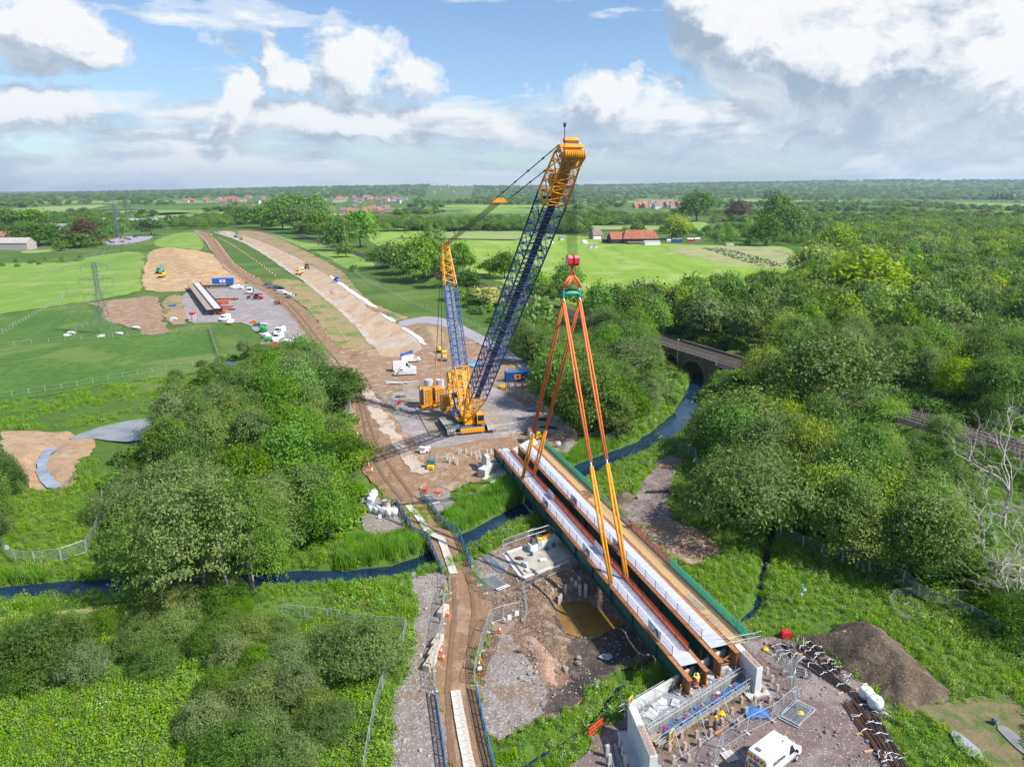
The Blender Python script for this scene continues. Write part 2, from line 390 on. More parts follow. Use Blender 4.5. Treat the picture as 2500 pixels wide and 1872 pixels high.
def smooth_poly(P, it=2):
 for _ in range(it):
  Q = np.roll(P, -1, 0); P = np.stack([P*.75+Q*.25, P*.25+Q*.75], 1).reshape(-1, 2)
 return P
def sheet(name, P, m, off, res=2.0, jit=.5, zf=None, smooth=1, flat=None, thingtag=None, sink=True, maxpts=9000, shade=True):
 """a draped sheet: ragged edge, interior grid, lies off above the ground (or at the fixed level flat)"""
 P = smooth_poly(np.array(P), smooth) if smooth else np.array(P)
 x0, y0 = P.min(0); x1, y1 = P.max(0)
 while (x1-x0)*(y1-y0)/res**2 > maxpts: res *= 1.15
 B = densify(P, res*.8)
 if jit:
  B = B+np.stack([(fbm(B[:, 0]/1.7/max(jit, .3)+31, B[:, 1]/1.7/max(jit, .3), 3)-.5), (fbm(B[:, 0]/1.7/max(jit, .3), B[:, 1]/1.7/max(jit, .3)+57, 3)-.5)], 1)*jit*3
  if jit > .15: B = B+np.stack([fbm(B[:, 0]/6+3, B[:, 1]/6+71, 3)-.5, fbm(B[:, 0]/6+90, B[:, 1]/6, 3)-.5], 1)*min(3.0, jit*4.5)
 gx, gy = np.meshgrid(np.arange(x0+res*.5, x1, res), np.arange(y0+res*.5, y1, res)); gx = gx.ravel(); gy = gy.ravel()
 gx = gx+nrg.uniform(-.2, .2, gx.shape)*res; gy = gy+nrg.uniform(-.2, .2, gy.shape)*res
 if zf is None and flat is not None: k = np.zeros(gx.shape, bool)
 else:
  k = inside(B, gx, gy); k[k] &= dist_line(loop(B), gx[k], gy[k]) > res*.4
 pts = [Vector(p) for p in B]+[Vector(p) for p in zip(gx[k], gy[k])]; n = len(B)
 vs, _, fs, *_ = delaunay_2d_cdt(pts, [], [list(range(n))], 1, 1e-6)
 X = np.array([v.x for v in vs]); Y = np.array([v.y for v in vs])
 if flat is not None: Z = np.full(X.shape, flat)
 else: Z = height(X, Y)+off
 if zf is not None: Z = Z+zf(X, Y, B)
 me = bpy.data.meshes.new(name); fs = [f if (X[f[1]]-X[f[0]])*(Y[f[2]]-Y[f[0]])-(X[f[2]]-X[f[0]])*(Y[f[1]]-Y[f[0]]) > 0 else f[::-1] for f in fs]
 me.from_pydata(list(zip(X, Y, Z)), [], fs); me.materials.append(m)
 if shade: me.polygons.foreach_set('use_smooth', [True]*len(fs))
 o = link(name, me)
 if thingtag: tag(o, *thingtag)
 else: o['kind'] = 'structure'
 if sink and flat is None: SHEETS.append(B)
 if name not in GRASSY and flat is None: BARE.append(B)
 return o
def ribbon(L, w, w2=None):
 """polygon of the strip w wide along the line L"""
 L = np.array(L); a = []; b = []
 for i, p in enumerate(L):
  d = L[min(i+1, len(L)-1)]-L[max(i-1, 0)]; d = d/np.hypot(*d); n = np.array([-d[1], d[0]]); ww = w+(w2-w)*i/(len(L)-1) if w2 else w
  a.append(p+n*ww/2); b.append(p-n*ww/2)
 return np.array(a+b[::-1])
def line(pts, z=0): return [tuple(G(x, y, z)[:2]) for x, y in pts]
def mound(name, P, m, H, label, cat='heap', Wd=None, ridge=.5, res=.9, group=None, nz=.8, kind=None):
 Wd = Wd or 6
 def zf(X, Y, B):
  d = np.where(inside(B, X, Y), dist_line(loop(B), X, Y), 0)
  return -.25+(H+.25)*np.minimum(1, (d/Wd))**.85*(.78+.5*(fbm(X/Wd/.9+3, Y/Wd/.9, 3)-.5)*ridge*2)+np.where(d > .2, (fbm(X/nz, Y/nz, 3)-.5)*.45*min(1, H/2), 0)
 return sheet(name, P, m, 0, res, .5, zf=zf, thingtag=(label, cat, group, kind), sink=False)
GRASS = gmat('grass_ground', [(.07, .135, .018), (.10, .175, .024), (.05, .105, .016), (.13, .18, .04)], .03, .35, bump=.6, bscale=1.4, bdist=.25, s3=.015)
LIME = gmat('meadow_grass', [(.20, .325, .032), (.26, .375, .05), (.15, .27, .03), (.31, .37, .10)], .012, .07, bump=.45, bscale=.6, bdist=.3, s3=.03, stretch=(1, .16, 1), rot=R(68))
LIME2 = gmat('pasture_grass', [(.17, .29, .04), (.22, .33, .05), (.13, .235, .035), (.25, .32, .08)], .02, .1, bump=.5, bscale=.7, bdist=.3, s3=.04, stretch=(1, .2, 1), rot=R(62))
PALE = gmat('hay_grass', [(.26, .33, .10), (.30, .34, .13), (.20, .29, .07)], .006, .03, bump=.2, bscale=.3)
SCRUBF = gmat('poached_pasture', [(.33, .33, .14), (.27, .31, .10), (.38, .36, .2), (.22, .25, .08)], .02, .2, bump=.4, bscale=.5)
MIDG = gmat('rank_grass', [(.075, .16, .022), (.105, .20, .03), (.05, .115, .018), (.14, .20, .045)], .045, .35, bump=.8, bscale=1.1, bdist=.35, s3=.03)  # dark green takes in the cloud shadow lying on the nearer fields
DIRT = gmat('haul_dirt', [(.25, .15, .085), (.295, .19, .115), (.20, .118, .067), (.325, .22, .145)], .12, .8, speck=((.42, .36, .3), 6.5, 0.95), bump=.45, bscale=2.2, bdist=.1, stretch=(1, .16, 1), rot=R(-17))
EARTH = gmat('bare_earth', [(.285, .17, .095), (.325, .215, .135), (.225, .135, .08), (.38, .29, .205)], .10, .6, speck=[((.46, .41, .36), 6.3, 0.87), ((.16, .11, .08), 4.4, 0.93)], bump=.7, bscale=2.6, bdist=.14)
SAND = gmat('sandy_subsoil', [(.44, .275, .125), (.50, .345, .185), (.34, .21, .10), (.54, .41, .27)], .05, .3, bump=.7, bscale=1.2, bdist=.3)
SAND2 = gmat('formation_sand', [(.43, .30, .175), (.47, .37, .27), (.36, .235, .13), (.42, .385, .37)], .04, .25, bump=.3, bscale=1.2, stretch=(1, .2, 1), rot=R(-22), s3=.05)
SLOPE = gmat('slope_soil', [(.33, .22, .13), (.38, .27, .16), (.26, .18, .11), (.15, .19, .06)], .05, .4, bump=.6, bscale=1.5, bdist=.2, s3=.07)
VERGE = gmat('verge_soil', [(.30, .24, .11), (.22, .22, .07), (.36, .27, .15), (.14, .2, .05)], .07, .5, bump=.6, bscale=1.5, bdist=.2, s3=.09)
PADM = gmat('hardstanding', [(.275, .24, .235), (.325, .285, .275), (.235, .205, .20), (.37, .33, .31)], .09, .7, speck=((.5, .48, .47), 6.9, 0.95), bump=.35, bscale=3.0, bdist=.05)
ASPH = gmat('pale_asphalt', [(.33, .31, .34), (.37, .35, .37), (.29, .27, .3)], .08, .9, bump=.2, bscale=4, bdist=.03)
GRAV = gmat('gravel', [(.27, .235, .205), (.33, .295, .27), (.215, .18, .152), (.26, .185, .13)], .12, .9, speck=[((.50, .48, .46), 5.5, 0.72), ((.15, .13, .12), 7.1, 0.85)], bump=1.0, bscale=3.4, bdist=.18, s3=.25)
CSTRIP = gmat('worn_concrete_strip', [(.50, .41, .33), (.55, .47, .39), (.43, .34, .27), (.34, .25, .19)], .2, 1.2, bump=.3, bscale=3, s3=.22)
PURP = gmat('crushed_stone', [(.19, .14, .127), (.225, .172, .158), (.155, .112, .098), (.27, .222, .21)], .14, .9, speck=[((.45, .42, .42), 6.3, 0.87), ((.13, .1, .1), 7.6, 0.90)], bump=.8, bscale=3.2, bdist=.12, s3=.2)
MUD = gmat('wet_mud', [(.075, .06, .05), (.11, .085, .07), (.05, .042, .038), (.14, .11, .09)], .14, .8, speck=((.26, .23, .2), 5.5, 0.93), bump=.9, bscale=2.4, bdist=.2, wet=(.16, .57))
PITM = gmat('pit_soil', [(.19, .12, .075), (.235, .155, .102), (.125, .08, .054), (.30, .225, .165)], .13, .8, speck=[((.46, .4, .35), 5.5, 0.85), ((.1, .075, .06), 4.6, 0.91)], bump=1.0, bscale=2.2, bdist=.25)
REDG = gmat('red_gravel', [(.38, .235, .16), (.44, .285, .2), (.29, .18, .125)], .3, 1.5, speck=[((.58, .46, .38), 5.5, 0.75), ((.2, .12, .08), 6.3, 0.85)], bump=1.0, bscale=3, bdist=.16)
SPOIL = gmat('brown_spoil', [(.135, .10, .066), (.17, .128, .088), (.09, .068, .048), (.20, .15, .11)], .1, .6, speck=[((.34, .29, .22), 7, 0.9), ((.07, .055, .04), 4.2, 0.85)], bump=1.0, bscale=2.4, bdist=.22)
TAN = gmat('dry_grass', [(.38, .32, .13), (.30, .30, .10), (.42, .33, .17)], .1, .7, bump=.5, bscale=1.5)
CONC = mat('concrete', (.55, .54, .51), .85, var=.14, scale=.8, bump=.15, bscale=9)
CONCW = mat('pale_concrete', (.66, .66, .645), .8, var=.09, scale=.5, bump=.08, bscale=6)
def waterm(name, col, rough=.04, rip=.02, rs=3.0, spec=.5):
 m, nt, b = bsdf(name); geo = nd(nt, 'ShaderNodeNewGeometry')
 c = mixc(nt, ramp(nt, noise(nt, geo.outputs['Position'], .25, 4), [(.4, (0,)*3), (.65, (1,)*3)]), col, tuple(x*.65 for x in col))
 nt.links.new(c, b.inputs['Base Color']); b.inputs['Roughness'].default_value = rough; b.inputs['IOR'].default_value = 1.33; b.inputs['Specular IOR Level'].default_value = spec
 bp = nd(nt, 'ShaderNodeBump'); bp.inputs['Strength'].default_value = .25; bp.inputs['Distance'].default_value = rip
 nt.links.new(noise(nt, geo.outputs['Position'], rs, 3), bp.inputs['Height']); nt.links.new(bp.outputs[0], b.inputs['Normal']); return m
WRIV = waterm('river_water', (.010, .032, .075), .03, .02, 2.2, .9)  # blue of the reflected sky is put into the base colour
WBRN = waterm('silty_water', (.30, .165, .04), .04, .006, 1.5)
WPOND = waterm('pond_water', (.30, .29, .27), .03, .006, 1.2, 1.0)  # pale base colour stands in for sky mirrored on the pond
WGREY = waterm('puddle_water', (.34, .37, .42), .04, .005, 1.5, 1.0)  # channel and puddles: white sky reflection painted into the base colour
# sheets, lowest first
sheet('meadow', poly([(895, 563), (1000, 564), (1100, 566), (1280, 569), (1420, 576), (1560, 592), (1700, 598), (1830, 601), (1905, 600), (1945, 615), (1950, 660), (1890, 690), (1800, 720), (1700, 755), (1560, 790), (1480, 772), (1400, 745), (1300, 715), (1180, 674), (1130, 655), (1000, 612), (905, 600)]), LIME, .05, 6, 1.5)
sheet('rough_pasture', poly([(1620, 604), (1700, 599), (1830, 602), (1900, 602), (1938, 618), (1938, 652), (1860, 655), (1760, 640), (1660, 622)]), SCRUBF, .10, 5, 2)
sheet('field', poly([(-120, 660), (0, 642), (190, 641), (215, 626), (345, 611), (352, 640), (342, 690), (355, 710), (205, 738), (0, 768), (-120, 780)]), LIME2, .05, 5, 2)
sheet('field', poly([(-120, 785), (0, 770), (205, 740), (230, 760), (345, 820), (520, 800), (555, 870), (530, 905), (300, 935), (0, 985), (-120, 1005)]), MIDG, .05, 2.5, 1)
sheet('hillside_grass', poly([(375, 590), (400, 577), (464, 564), (486, 573), (505, 614), (432, 604), (380, 604)]), LIME2, .05, 5, 1)
sheet('verge', poly([(648, 566), (728, 591), (808, 600), (870, 625), (925, 648), (900, 658), (850, 662), (798, 628), (720, 598)]), LIME2, .05, 4, 1)
sheet('hay_field', poly([(-20, 520), (32, 512), (150, 505), (272, 501), (230, 512), (128, 530), (0, 540), (-60, 540)]), PALE, 2.5, 25, 4)
sheet('hay_field', poly([(1050, 524), (1100, 518), (1144, 516), (1240, 513), (1330, 511), (1325, 530), (1221, 538), (1080, 543), (1058, 548)]), PALE, .6, 14, 3)
sheet('hay_field', poly([(1660, 548), (1690, 542), (1735, 545), (1715, 560), (1683, 575), (1668, 565)]), LIME, .3, 10, 2)
RANDF = []
def far_fields():
 g = random.Random(11); boxes = [(-100, 640, 548, 2000), (640, 1980, 575, 2000), (590, 1020, 482, 514), (1525, 1750, 495, 522), (795, 960, 508, 532), (425, 660, 482, 505), (1020, 1160, 470, 492)]
 while len(RANDF) < 46:
  r = math.exp(g.uniform(math.log(800), math.log(3600))); th = g.uniform(-.78, .8); x, y = r*math.sin(th), r*math.cos(th); a, b, _ = PR((x, y, 0))
  if any(u < a < v and w < b < q for u, v, w, q in boxes) or (x/y > .30 and r < 1500) or any(math.hypot(x-c[:, 0].mean(), y-c[:, 1].mean()) < r*.09 for c in RANDF): continue
  w, h, t = r*g.uniform(.05, .11), r*g.uniform(.05, .12), g.uniform(-.5, .5); c, s_ = math.cos(t), math.sin(t)
  P = np.array([(x+c*u*w-s_*v*h, y+s_*u*w+c*v*h) for u, v in ((-1, -1), (1, -.8+g.uniform(-.3, .2)), (.9, 1), (-1+g.uniform(-.2, .3), .8))]); RANDF.append(P)
  sheet('hay_field', P, g.choice((LIME2, PALE, LIME, LIME2, MIDG)), 1.0, r*.012, r*.0016, smooth=0)
far_fields()
sheet('hay_field', poly([(1570, 527), (1620, 524), (1640, 530), (1600, 536), (1570, 534)]), LIME2, 1.5, 14, 2)
sheet('rank_grassland', poly([(-250, 1560), (-20, 1490), (330, 1460), (640, 1440), (930, 1420), (1010, 1420), (1010, 1560), (960, 1760), (945, 1990), (-250, 1990)]), MIDG, .05, 1.6, .5)
sheet('bare_earth', poly([(700, 870), (760, 858), (843, 852), (900, 820), (967, 788), (1080, 790), (1170, 839), (1240, 880), (1290, 930), (1330, 990), (1382, 1040), (1420, 1080), (1395, 1110), (1330, 1100), (1290, 1115), (1230, 1170), (1150, 1180), (1090, 1195), (1060, 1225), (1020, 1235), (965, 1228), (925, 1205), (898, 1160), (882, 1110), (845, 1085), (835, 1060), (850, 1020), (835, 975), (845, 920), (800, 905), (770, 880)]), EARTH, .06, 1.6, .6)
sheet('bare_earth', poly([(1146, 1372), (1190, 1345), (1240, 1322), (1330, 1282), (1400, 1262), (1480, 1235), (1560, 1285), (1640, 1370), (1700, 1480), (1800, 1560), (1700, 1585), (1585, 1613), (1473, 1645), (1425, 1693), (1373, 1741), (1306, 1758), (1204, 1822), (1165, 1709), (1157, 1674), (1175, 1590), (1197, 1520), (1190, 1440), (1165, 1400)]), PITM, .06, .75, .35, maxpts=14000)
sheet('gravel_apron', poly([(1204, 1824), (1306, 1760), (1340, 1700), (1310, 1640), (1262, 1600), (1240, 1540), (1216, 1560), (1180, 1640), (1175, 1720)]), GRAV, .10, 1.0, .4)
sheet('gravel_apron', poly([(1150, 1372), (1197, 1338), (1250, 1330), (1240, 1400), (1230, 1440), (1190, 1440), (1165, 1405)]), GRAV, .10, 1.0, .4)
sheet('mud', poly([(1393, 1533), (1460, 1525), (1553, 1533), (1600, 1560), (1590, 1610), (1473, 1640), (1425, 1688), (1373, 1735), (1322, 1735), (1312, 1703), (1393, 1640), (1400, 1590)]), MUD, .10, .75, .4)
sheet('mud', poly([(1345, 1470), (1400, 1505), (1440, 1515), (1500, 1490), (1540, 1500), (1560, 1530), (1480, 1540), (1400, 1532), (1350, 1505)]), MUD, .11, .75, .3)
sheet('haul_road', poly([(1085, 1990), (1088, 1872), (1066, 1709), (1056, 1639), (1079, 1571), (1082, 1507), (1096, 1462), (1095, 1420), (1082, 1395), (1110, 1390), (1150, 1388), (1172, 1433), (1200, 1462), (1205, 1500), (1175, 1590), (1157, 1674), (1165, 1709), (1204, 1872), (1220, 1990)]), DIRT, .12, 1.2, .25)
sheet('haul_road', poly([(965, 1232), (920, 1203), (901, 1162), (882, 1108), (862, 1079), (872, 1054), (869, 980), (852, 945), (850, 915), (820, 895), (800, 870), (843, 852), (805, 830), (779, 788), (728, 740), (690, 715), (648, 692), (628, 679), (604, 666), (572, 645), (546, 609), (527, 580), (490, 562), (467, 562), (500, 588), (516, 612), (535, 640), (560, 668), (600, 690), (640, 710), (687, 745), (725, 790), (765, 842), (830, 905), (875, 945), (900, 1000), (940, 1060), (980, 1120), (1015, 1170), (1030, 1215)]), DIRT, .12, 1.6, .4, smooth=2, maxpts=12000)
sheet('worn_concrete_strip', poly([(875, 954), (907, 1022), (949, 1073), (984, 1124), (1006, 1166), (1048, 1156), (1016, 1118), (981, 1073), (952, 1022), (920, 977), (901, 948)]), CSTRIP, .17, 1.2, .5)
sheet('compound_hardstanding', poly([(444, 717), (497, 704), (560, 697), (628, 690), (687, 736), (725, 784), (770, 845), (720, 862), (674, 870), (644, 848), (631, 811), (602, 788), (527, 786), (455, 791), (448, 750)]), PADM, .09, 2.2, .6)
sheet('bare_earth', poly([(202, 740), (300, 730), (384, 721), (394, 743), (402, 801), (413, 812), (349, 820), (339, 801), (246, 782), (258, 752)]), EARTH, .08, 2.2, .8)
sheet('bare_earth', poly([(394, 727), (445, 717), (450, 750), (458, 792), (405, 795)]), SLOPE, .10, 2.2, .6)
sheet('bare_earth', poly([(345, 690), (355, 640), (380, 606), (512, 612), (560, 660), (608, 692), (560, 700), (499, 707), (430, 712), (362, 713)]), SAND, .07, 3, 1)
sheet('embankment_soil', poly([(575, 562), (648, 566), (734, 607), (798, 640), (843, 668), (875, 714), (920, 747), (985, 772), (970, 788), (936, 768), (898, 742), (843, 704), (805, 676), (741, 643), (682, 612), (634, 591), (586, 575)]), SLOPE, .08, 3, .8)
sheet('road_formation', poly([(522, 566), (560, 563), (586, 574), (634, 591), (682, 612), (741, 641), (805, 675), (843, 704), (898, 741), (936, 767), (967, 789), (990, 800), (1040, 845), (1000, 870), (930, 875), (920, 852), (901, 832), (866, 790), (824, 752), (779, 716), (738, 684), (687, 648), (647, 621), (591, 590)]), SAND2, .10, 2.4, .5, maxpts=10000)
sheet('verge_soil', poly([(655, 690), (690, 680), (738, 686), (779, 718), (824, 754), (866, 792), (905, 835), (918, 855), (880, 862), (843, 858), (805, 830), (779, 788), (728, 738)]), VERGE, .14, 2, .6)
sheet('access_road', poly([(967, 788), (997, 779), (1048, 771), (1112, 784), (1176, 819), (1234, 851), (1290, 890), (1330, 930), (1310, 930), (1272, 899), (1227, 874), (1170, 839), (1125, 817), (1080, 795), (1026, 787), (984, 800)]), ASPH, .13, 2, .2)
sheet('crane_pad', poly([(946, 963), (1029, 948), (1120, 940), (1202, 940), (1300, 1004), (1375, 1048), (1372, 1060), (1272, 1056), (1150, 1080), (1051, 1094), (1026, 1084), (984, 1054), (952, 1006)]), PADM, .10, 1.6, .4)
sheet('footpath', poly([(1645, 1111), (1680, 1130), (1650, 1156), (1635, 1188), (1632, 1246), (1658, 1271), (1640, 1300), (1600, 1320), (1552, 1284), (1500, 1235), (1520, 1205), (1555, 1214), (1568, 1175), (1600, 1134), (1626, 1118)]), PURP, .08, 1.2, .3)
sheet('bare_earth', poly([(1635, 1262), (1712, 1294), (1760, 1340), (1744, 1365), (1699, 1382), (1655, 1372), (1600, 1330), (1560, 1295), (1540, 1280)]), EARTH, .12, 1.0, .4)
sheet('works_ground', poly([(1820, 1562), (1845, 1553), (1877, 1552), (1941, 1562), (2010, 1590), (2057, 1625), (2130, 1690), (2165, 1735), (2150, 1775), (2190, 1872), (2240, 1990), (1300, 1990), (1380, 1872), (1445, 1805), (1480, 1770), (1530, 1748), (1600, 1690), (1720, 1610)]), PURP, .08, 1.0, .35)
sheet('gravel_apron', poly([(878, 1210), (901, 1198), (936, 1220), (965, 1223), (1000, 1281), (975, 1300), (939, 1313), (907, 1313), (885, 1284), (872, 1252)]), GRAV, .14, .8, .35)
sheet('gravel_apron', poly([(998, 1422), (1040, 1402), (1082, 1396), (1096, 1440), (1086, 1500), (1082, 1570), (1060, 1640), (1068, 1709), (1090, 1872), (1090, 1990), (930, 1990), (940, 1841), (957, 1758), (976, 1677), (1005, 1613), (1010, 1552), (1022, 1501), (1014, 1462)]), GRAV, .16, 1.0, .4)
sheet('gravel_apron', poly([(1030, 1216), (1060, 1190), (1090, 1195), (1115, 1240), (1085, 1255), (1060, 1250)]), GRAV, .16, .9, .3)
sheet('mud_flat', poly([(6, 1054), (42, 1050), (128, 1056), (179, 1050), (237, 1066), (232, 1105), (179, 1130), (182, 1175), (160, 1190), (110, 1203), (64, 1182), (35, 1150), (6, 1092)]), gmat('pond_mud', [(.36, .25, .16), (.44, .33, .22), (.28, .18, .11), (.46, .27, .12)], .12, .6, bump=.5, bscale=2), .06, 1.3, .5)
sheet('mown_strip', poly([(-60, 1525), (0, 1508), (120, 1497), (230, 1486), (334, 1474), (330, 1484), (230, 1498), (120, 1512), (0, 1526), (-60, 1545)]), TAN, .10, 1.0, .3)
sheet('bare_earth', poly([(2165, 1735), (2270, 1722), (2420, 1690), (2520, 1720), (2520, 1900), (2420, 1900), (2380, 1860), (2290, 1750)]), gmat('trampled_soil', [(.20, .15, .09), (.12, .15, .04), (.25, .18, .11), (.10, .14, .035)], .12, .6, bump=.6), .06, 1.2, .5)
def smooth_line(L):
 L = np.array(L)
 for _ in range(3): L = np.concatenate([L[:1], np.stack([L[:-1]*.75+L[1:]*.25, L[:-1]*.25+L[1:]*.75], 1).reshape(-1, 2), L[-1:]])
 return L
RUT = gmat('rut_soil', [(.20, .122, .074), (.235, .15, .092), (.175, .107, .066)], .3, 1.5, bump=.5, bscale=3)
for L in ([(1105, 1872), (1092, 1720), (1100, 1600), (1112, 1500), (1108, 1410)], [(1185, 1872), (1140, 1680), (1150, 1560), (1160, 1480), (1140, 1400)], [(985, 1225), (935, 1165), (905, 1105), (888, 1040), (880, 985), (862, 945), (830, 905)], [(1010, 1215), (960, 1150), (922, 1090), (900, 1030), (888, 985), (870, 940)], [(700, 735), (745, 785), (790, 845), (830, 890)], [(672, 722), (720, 770), (768, 835), (800, 880)], [(520, 585), (560, 650), (610, 688), (660, 705)]):
 sheet('tyre_ruts', ribbon([tuple(p) for p in smooth_line(line(L))], .6, .5), RUT, .19, .8, .09, sink=False, smooth=0)
# water
sheet('river', smooth_poly(ribbon(RIV[::-1], 9.5), 1), WRIV, 0, flat=-1.2, jit=0, smooth=0)
sheet('stream', smooth_poly(ribbon(BRK, 3.6), 1), WRIV, 0, flat=-.95, jit=0, smooth=0)
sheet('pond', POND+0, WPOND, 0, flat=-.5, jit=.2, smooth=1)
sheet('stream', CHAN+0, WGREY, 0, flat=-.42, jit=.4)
sheet('pool', poly([(1340, 1440), (1430, 1420), (1530, 1480), (1470, 1530), (1380, 1525)]), WBRN, 0, flat=-1.8, jit=0, smooth=0)
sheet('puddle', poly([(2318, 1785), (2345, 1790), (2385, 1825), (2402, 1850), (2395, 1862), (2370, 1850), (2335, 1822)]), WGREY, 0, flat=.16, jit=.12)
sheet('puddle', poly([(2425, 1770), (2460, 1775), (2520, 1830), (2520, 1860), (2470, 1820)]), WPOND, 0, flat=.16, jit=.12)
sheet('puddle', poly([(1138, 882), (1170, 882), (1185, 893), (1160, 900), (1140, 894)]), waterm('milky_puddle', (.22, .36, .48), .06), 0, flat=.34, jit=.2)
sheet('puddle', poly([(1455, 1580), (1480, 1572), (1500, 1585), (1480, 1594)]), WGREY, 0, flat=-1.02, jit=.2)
sheet('lined_stream', poly([(541, 884), (566, 882), (575, 895), (580, 912), (598, 922), (575, 922), (560, 905)]), mat('blue_liner', (.06, .12, .26), .4, bump=.6, scale=1), .14, 1.5, .3, smooth=1)
# the white-lined drainage strips along the new road
WHT = mat('white_lining', (.72, .70, .64), .8, scale=.3, var=.12, bump=.2)
for L, w, off in (([(522, 567), (591, 588.5), (647, 620), (687, 647), (725, 675)], 3.4, .22), ([(738, 682), (779, 714), (824, 750), (866, 788), (901, 830), (920, 850)], 2.3, .22),
                  ([(532, 565), (586, 575), (634, 591), (682, 612), (741, 641)], 2.6, .22), ([(805, 674), (843, 702), (898, 740), (936, 766), (966, 787)], 2.4, .25), ([(985, 801), (1013, 820), (1039, 843)], 2.0, .25)):
 sheet('drainage_strip', ribbon(line(L), w), WHT if off > .23 else CSTRIP, off, 3, .3, smooth=1)
# the ground itself, dropped a little under the sheets
def build_ground():
 xs = axis(-92, 92, 1.0, (-11000, 11000), 1.075); ys = axis(40, 222, 1.0, (-120, 14500), 1.06)
 X, Y = np.meshgrid(xs, ys); x = X.ravel(); y = Y.ravel(); z = height(x, y)
 for B in SHEETS:
  x0, y0 = B.min(0); x1, y1 = B.max(0)
  k = np.where((x > x0) & (x < x1) & (y > y0) & (y < y1))[0]
  if len(k):
   k = k[inside(B, x[k], y[k])]; d = dist_line(loop(B), x[k], y[k]); z[k] -= .16
 nx, ny = len(xs), len(ys); i = np.arange(nx*ny).reshape(ny, nx)
 f = np.stack([i[:-1, :-1], i[:-1, 1:], i[1:, 1:], i[1:, :-1]], -1).reshape(-1, 4)
 me = bpy.data.meshes.new('ground'); me.from_pydata(np.stack([x, y, z], 1).tolist(), [], f.tolist())
 me.materials.append(GRASS); me.polygons.foreach_set('use_smooth', [True]*len(f)); o = link('ground', me); o['kind'] = 'structure'
build_ground()
# heaps
mound('spoil_heap', poly([(1938, 1560), (1985, 1535), (2030, 1522), (2100, 1520), (2155, 1538), (2218, 1582), (2285, 1642), (2345, 1712), (2255, 1732), (2190, 1746), (2121, 1700), (2057, 1620), (2000, 1585)]), SPOIL, 4.0, 'long brown stony spoil heap between the rebar bundles and the fenced grass', Wd=4.2, res=.5, ridge=.4)
mound('spoil_heap', poly([(1250, 1560), (1280, 1545), (1320, 1548), (1370, 1580), (1385, 1620), (1375, 1660), (1335, 1668), (1300, 1640), (1270, 1600)]), REDG, 1.7, 'reddish gravel heap beside the dark wet pit floor', Wd=3.0, res=.45)
mound('spoil_heap', poly([(357, 640), (356, 620), (380, 606), (432, 605), (505, 615), (535, 645), (560, 672), (500, 682), (420, 668), (380, 655)]), SAND, 6, 'broad sandy heap beyond the green pylon field', Wd=34, res=2.5, nz=4)
mound('spoil_heap', poly([(1355, 1100), (1362, 1075), (1385, 1068), (1415, 1082), (1412, 1100), (1385, 1112)]), GRAV, 1.8, 'grey gravel heap at the far end of the green netting', Wd=3, res=.5)
mound('spoil_heap', poly([(1485, 1228), (1500, 1205), (1530, 1200), (1556, 1215), (1550, 1232), (1510, 1242)]), SPOIL, 1.3, 'small dark soil heap beside the footpath and the walkway', Wd=2, res=.45)
mound('spoil_heap', poly([(1000, 808), (1030, 795), (1080, 800), (1092, 825), (1075, 846), (1042, 848), (1020, 830)]), SLOPE, 2.6, 'sandy mound between the access road and the white strip behind the mast', Wd=7, res=.9)
mound('spoil_heap', poly([(858, 862), (900, 848), (935, 862), (930, 880), (880, 882), (845, 880)]), EARTH, 1.6, 'low earth heap at the foot of the cone lined verge', Wd=4, res=.8)
mound('spoil_heap', poly([(796, 710), (812, 706), (825, 716), (820, 724), (803, 722)]), REDG, 1.6, 'small red brown heap on the new road by the blue toilet', Wd=4, res=.9)
mound('spoil_heap', poly([(690, 868), (730, 855), (790, 858), (800, 872), (750, 884), (700, 884)]), SAND, 1.8, 'sandy bank below the parked white vans', Wd=4, res=.8)
mound('spoil_heap', poly([(880, 738), (930, 752), (975, 765), (1000, 775), (985, 782), (930, 772), (890, 752)]), SLOPE, 1.5, 'tan earth bank beside the right-hand white strip', Wd=5, res=1)
mound('spoil_heap', poly([(1822, 1562), (1845, 1550), (1878, 1551), (1900, 1565), (1890, 1580), (1850, 1580)]), PURP, 1.0, 'purple grey stone bank behind the rear wing wall', Wd=2, res=.5)
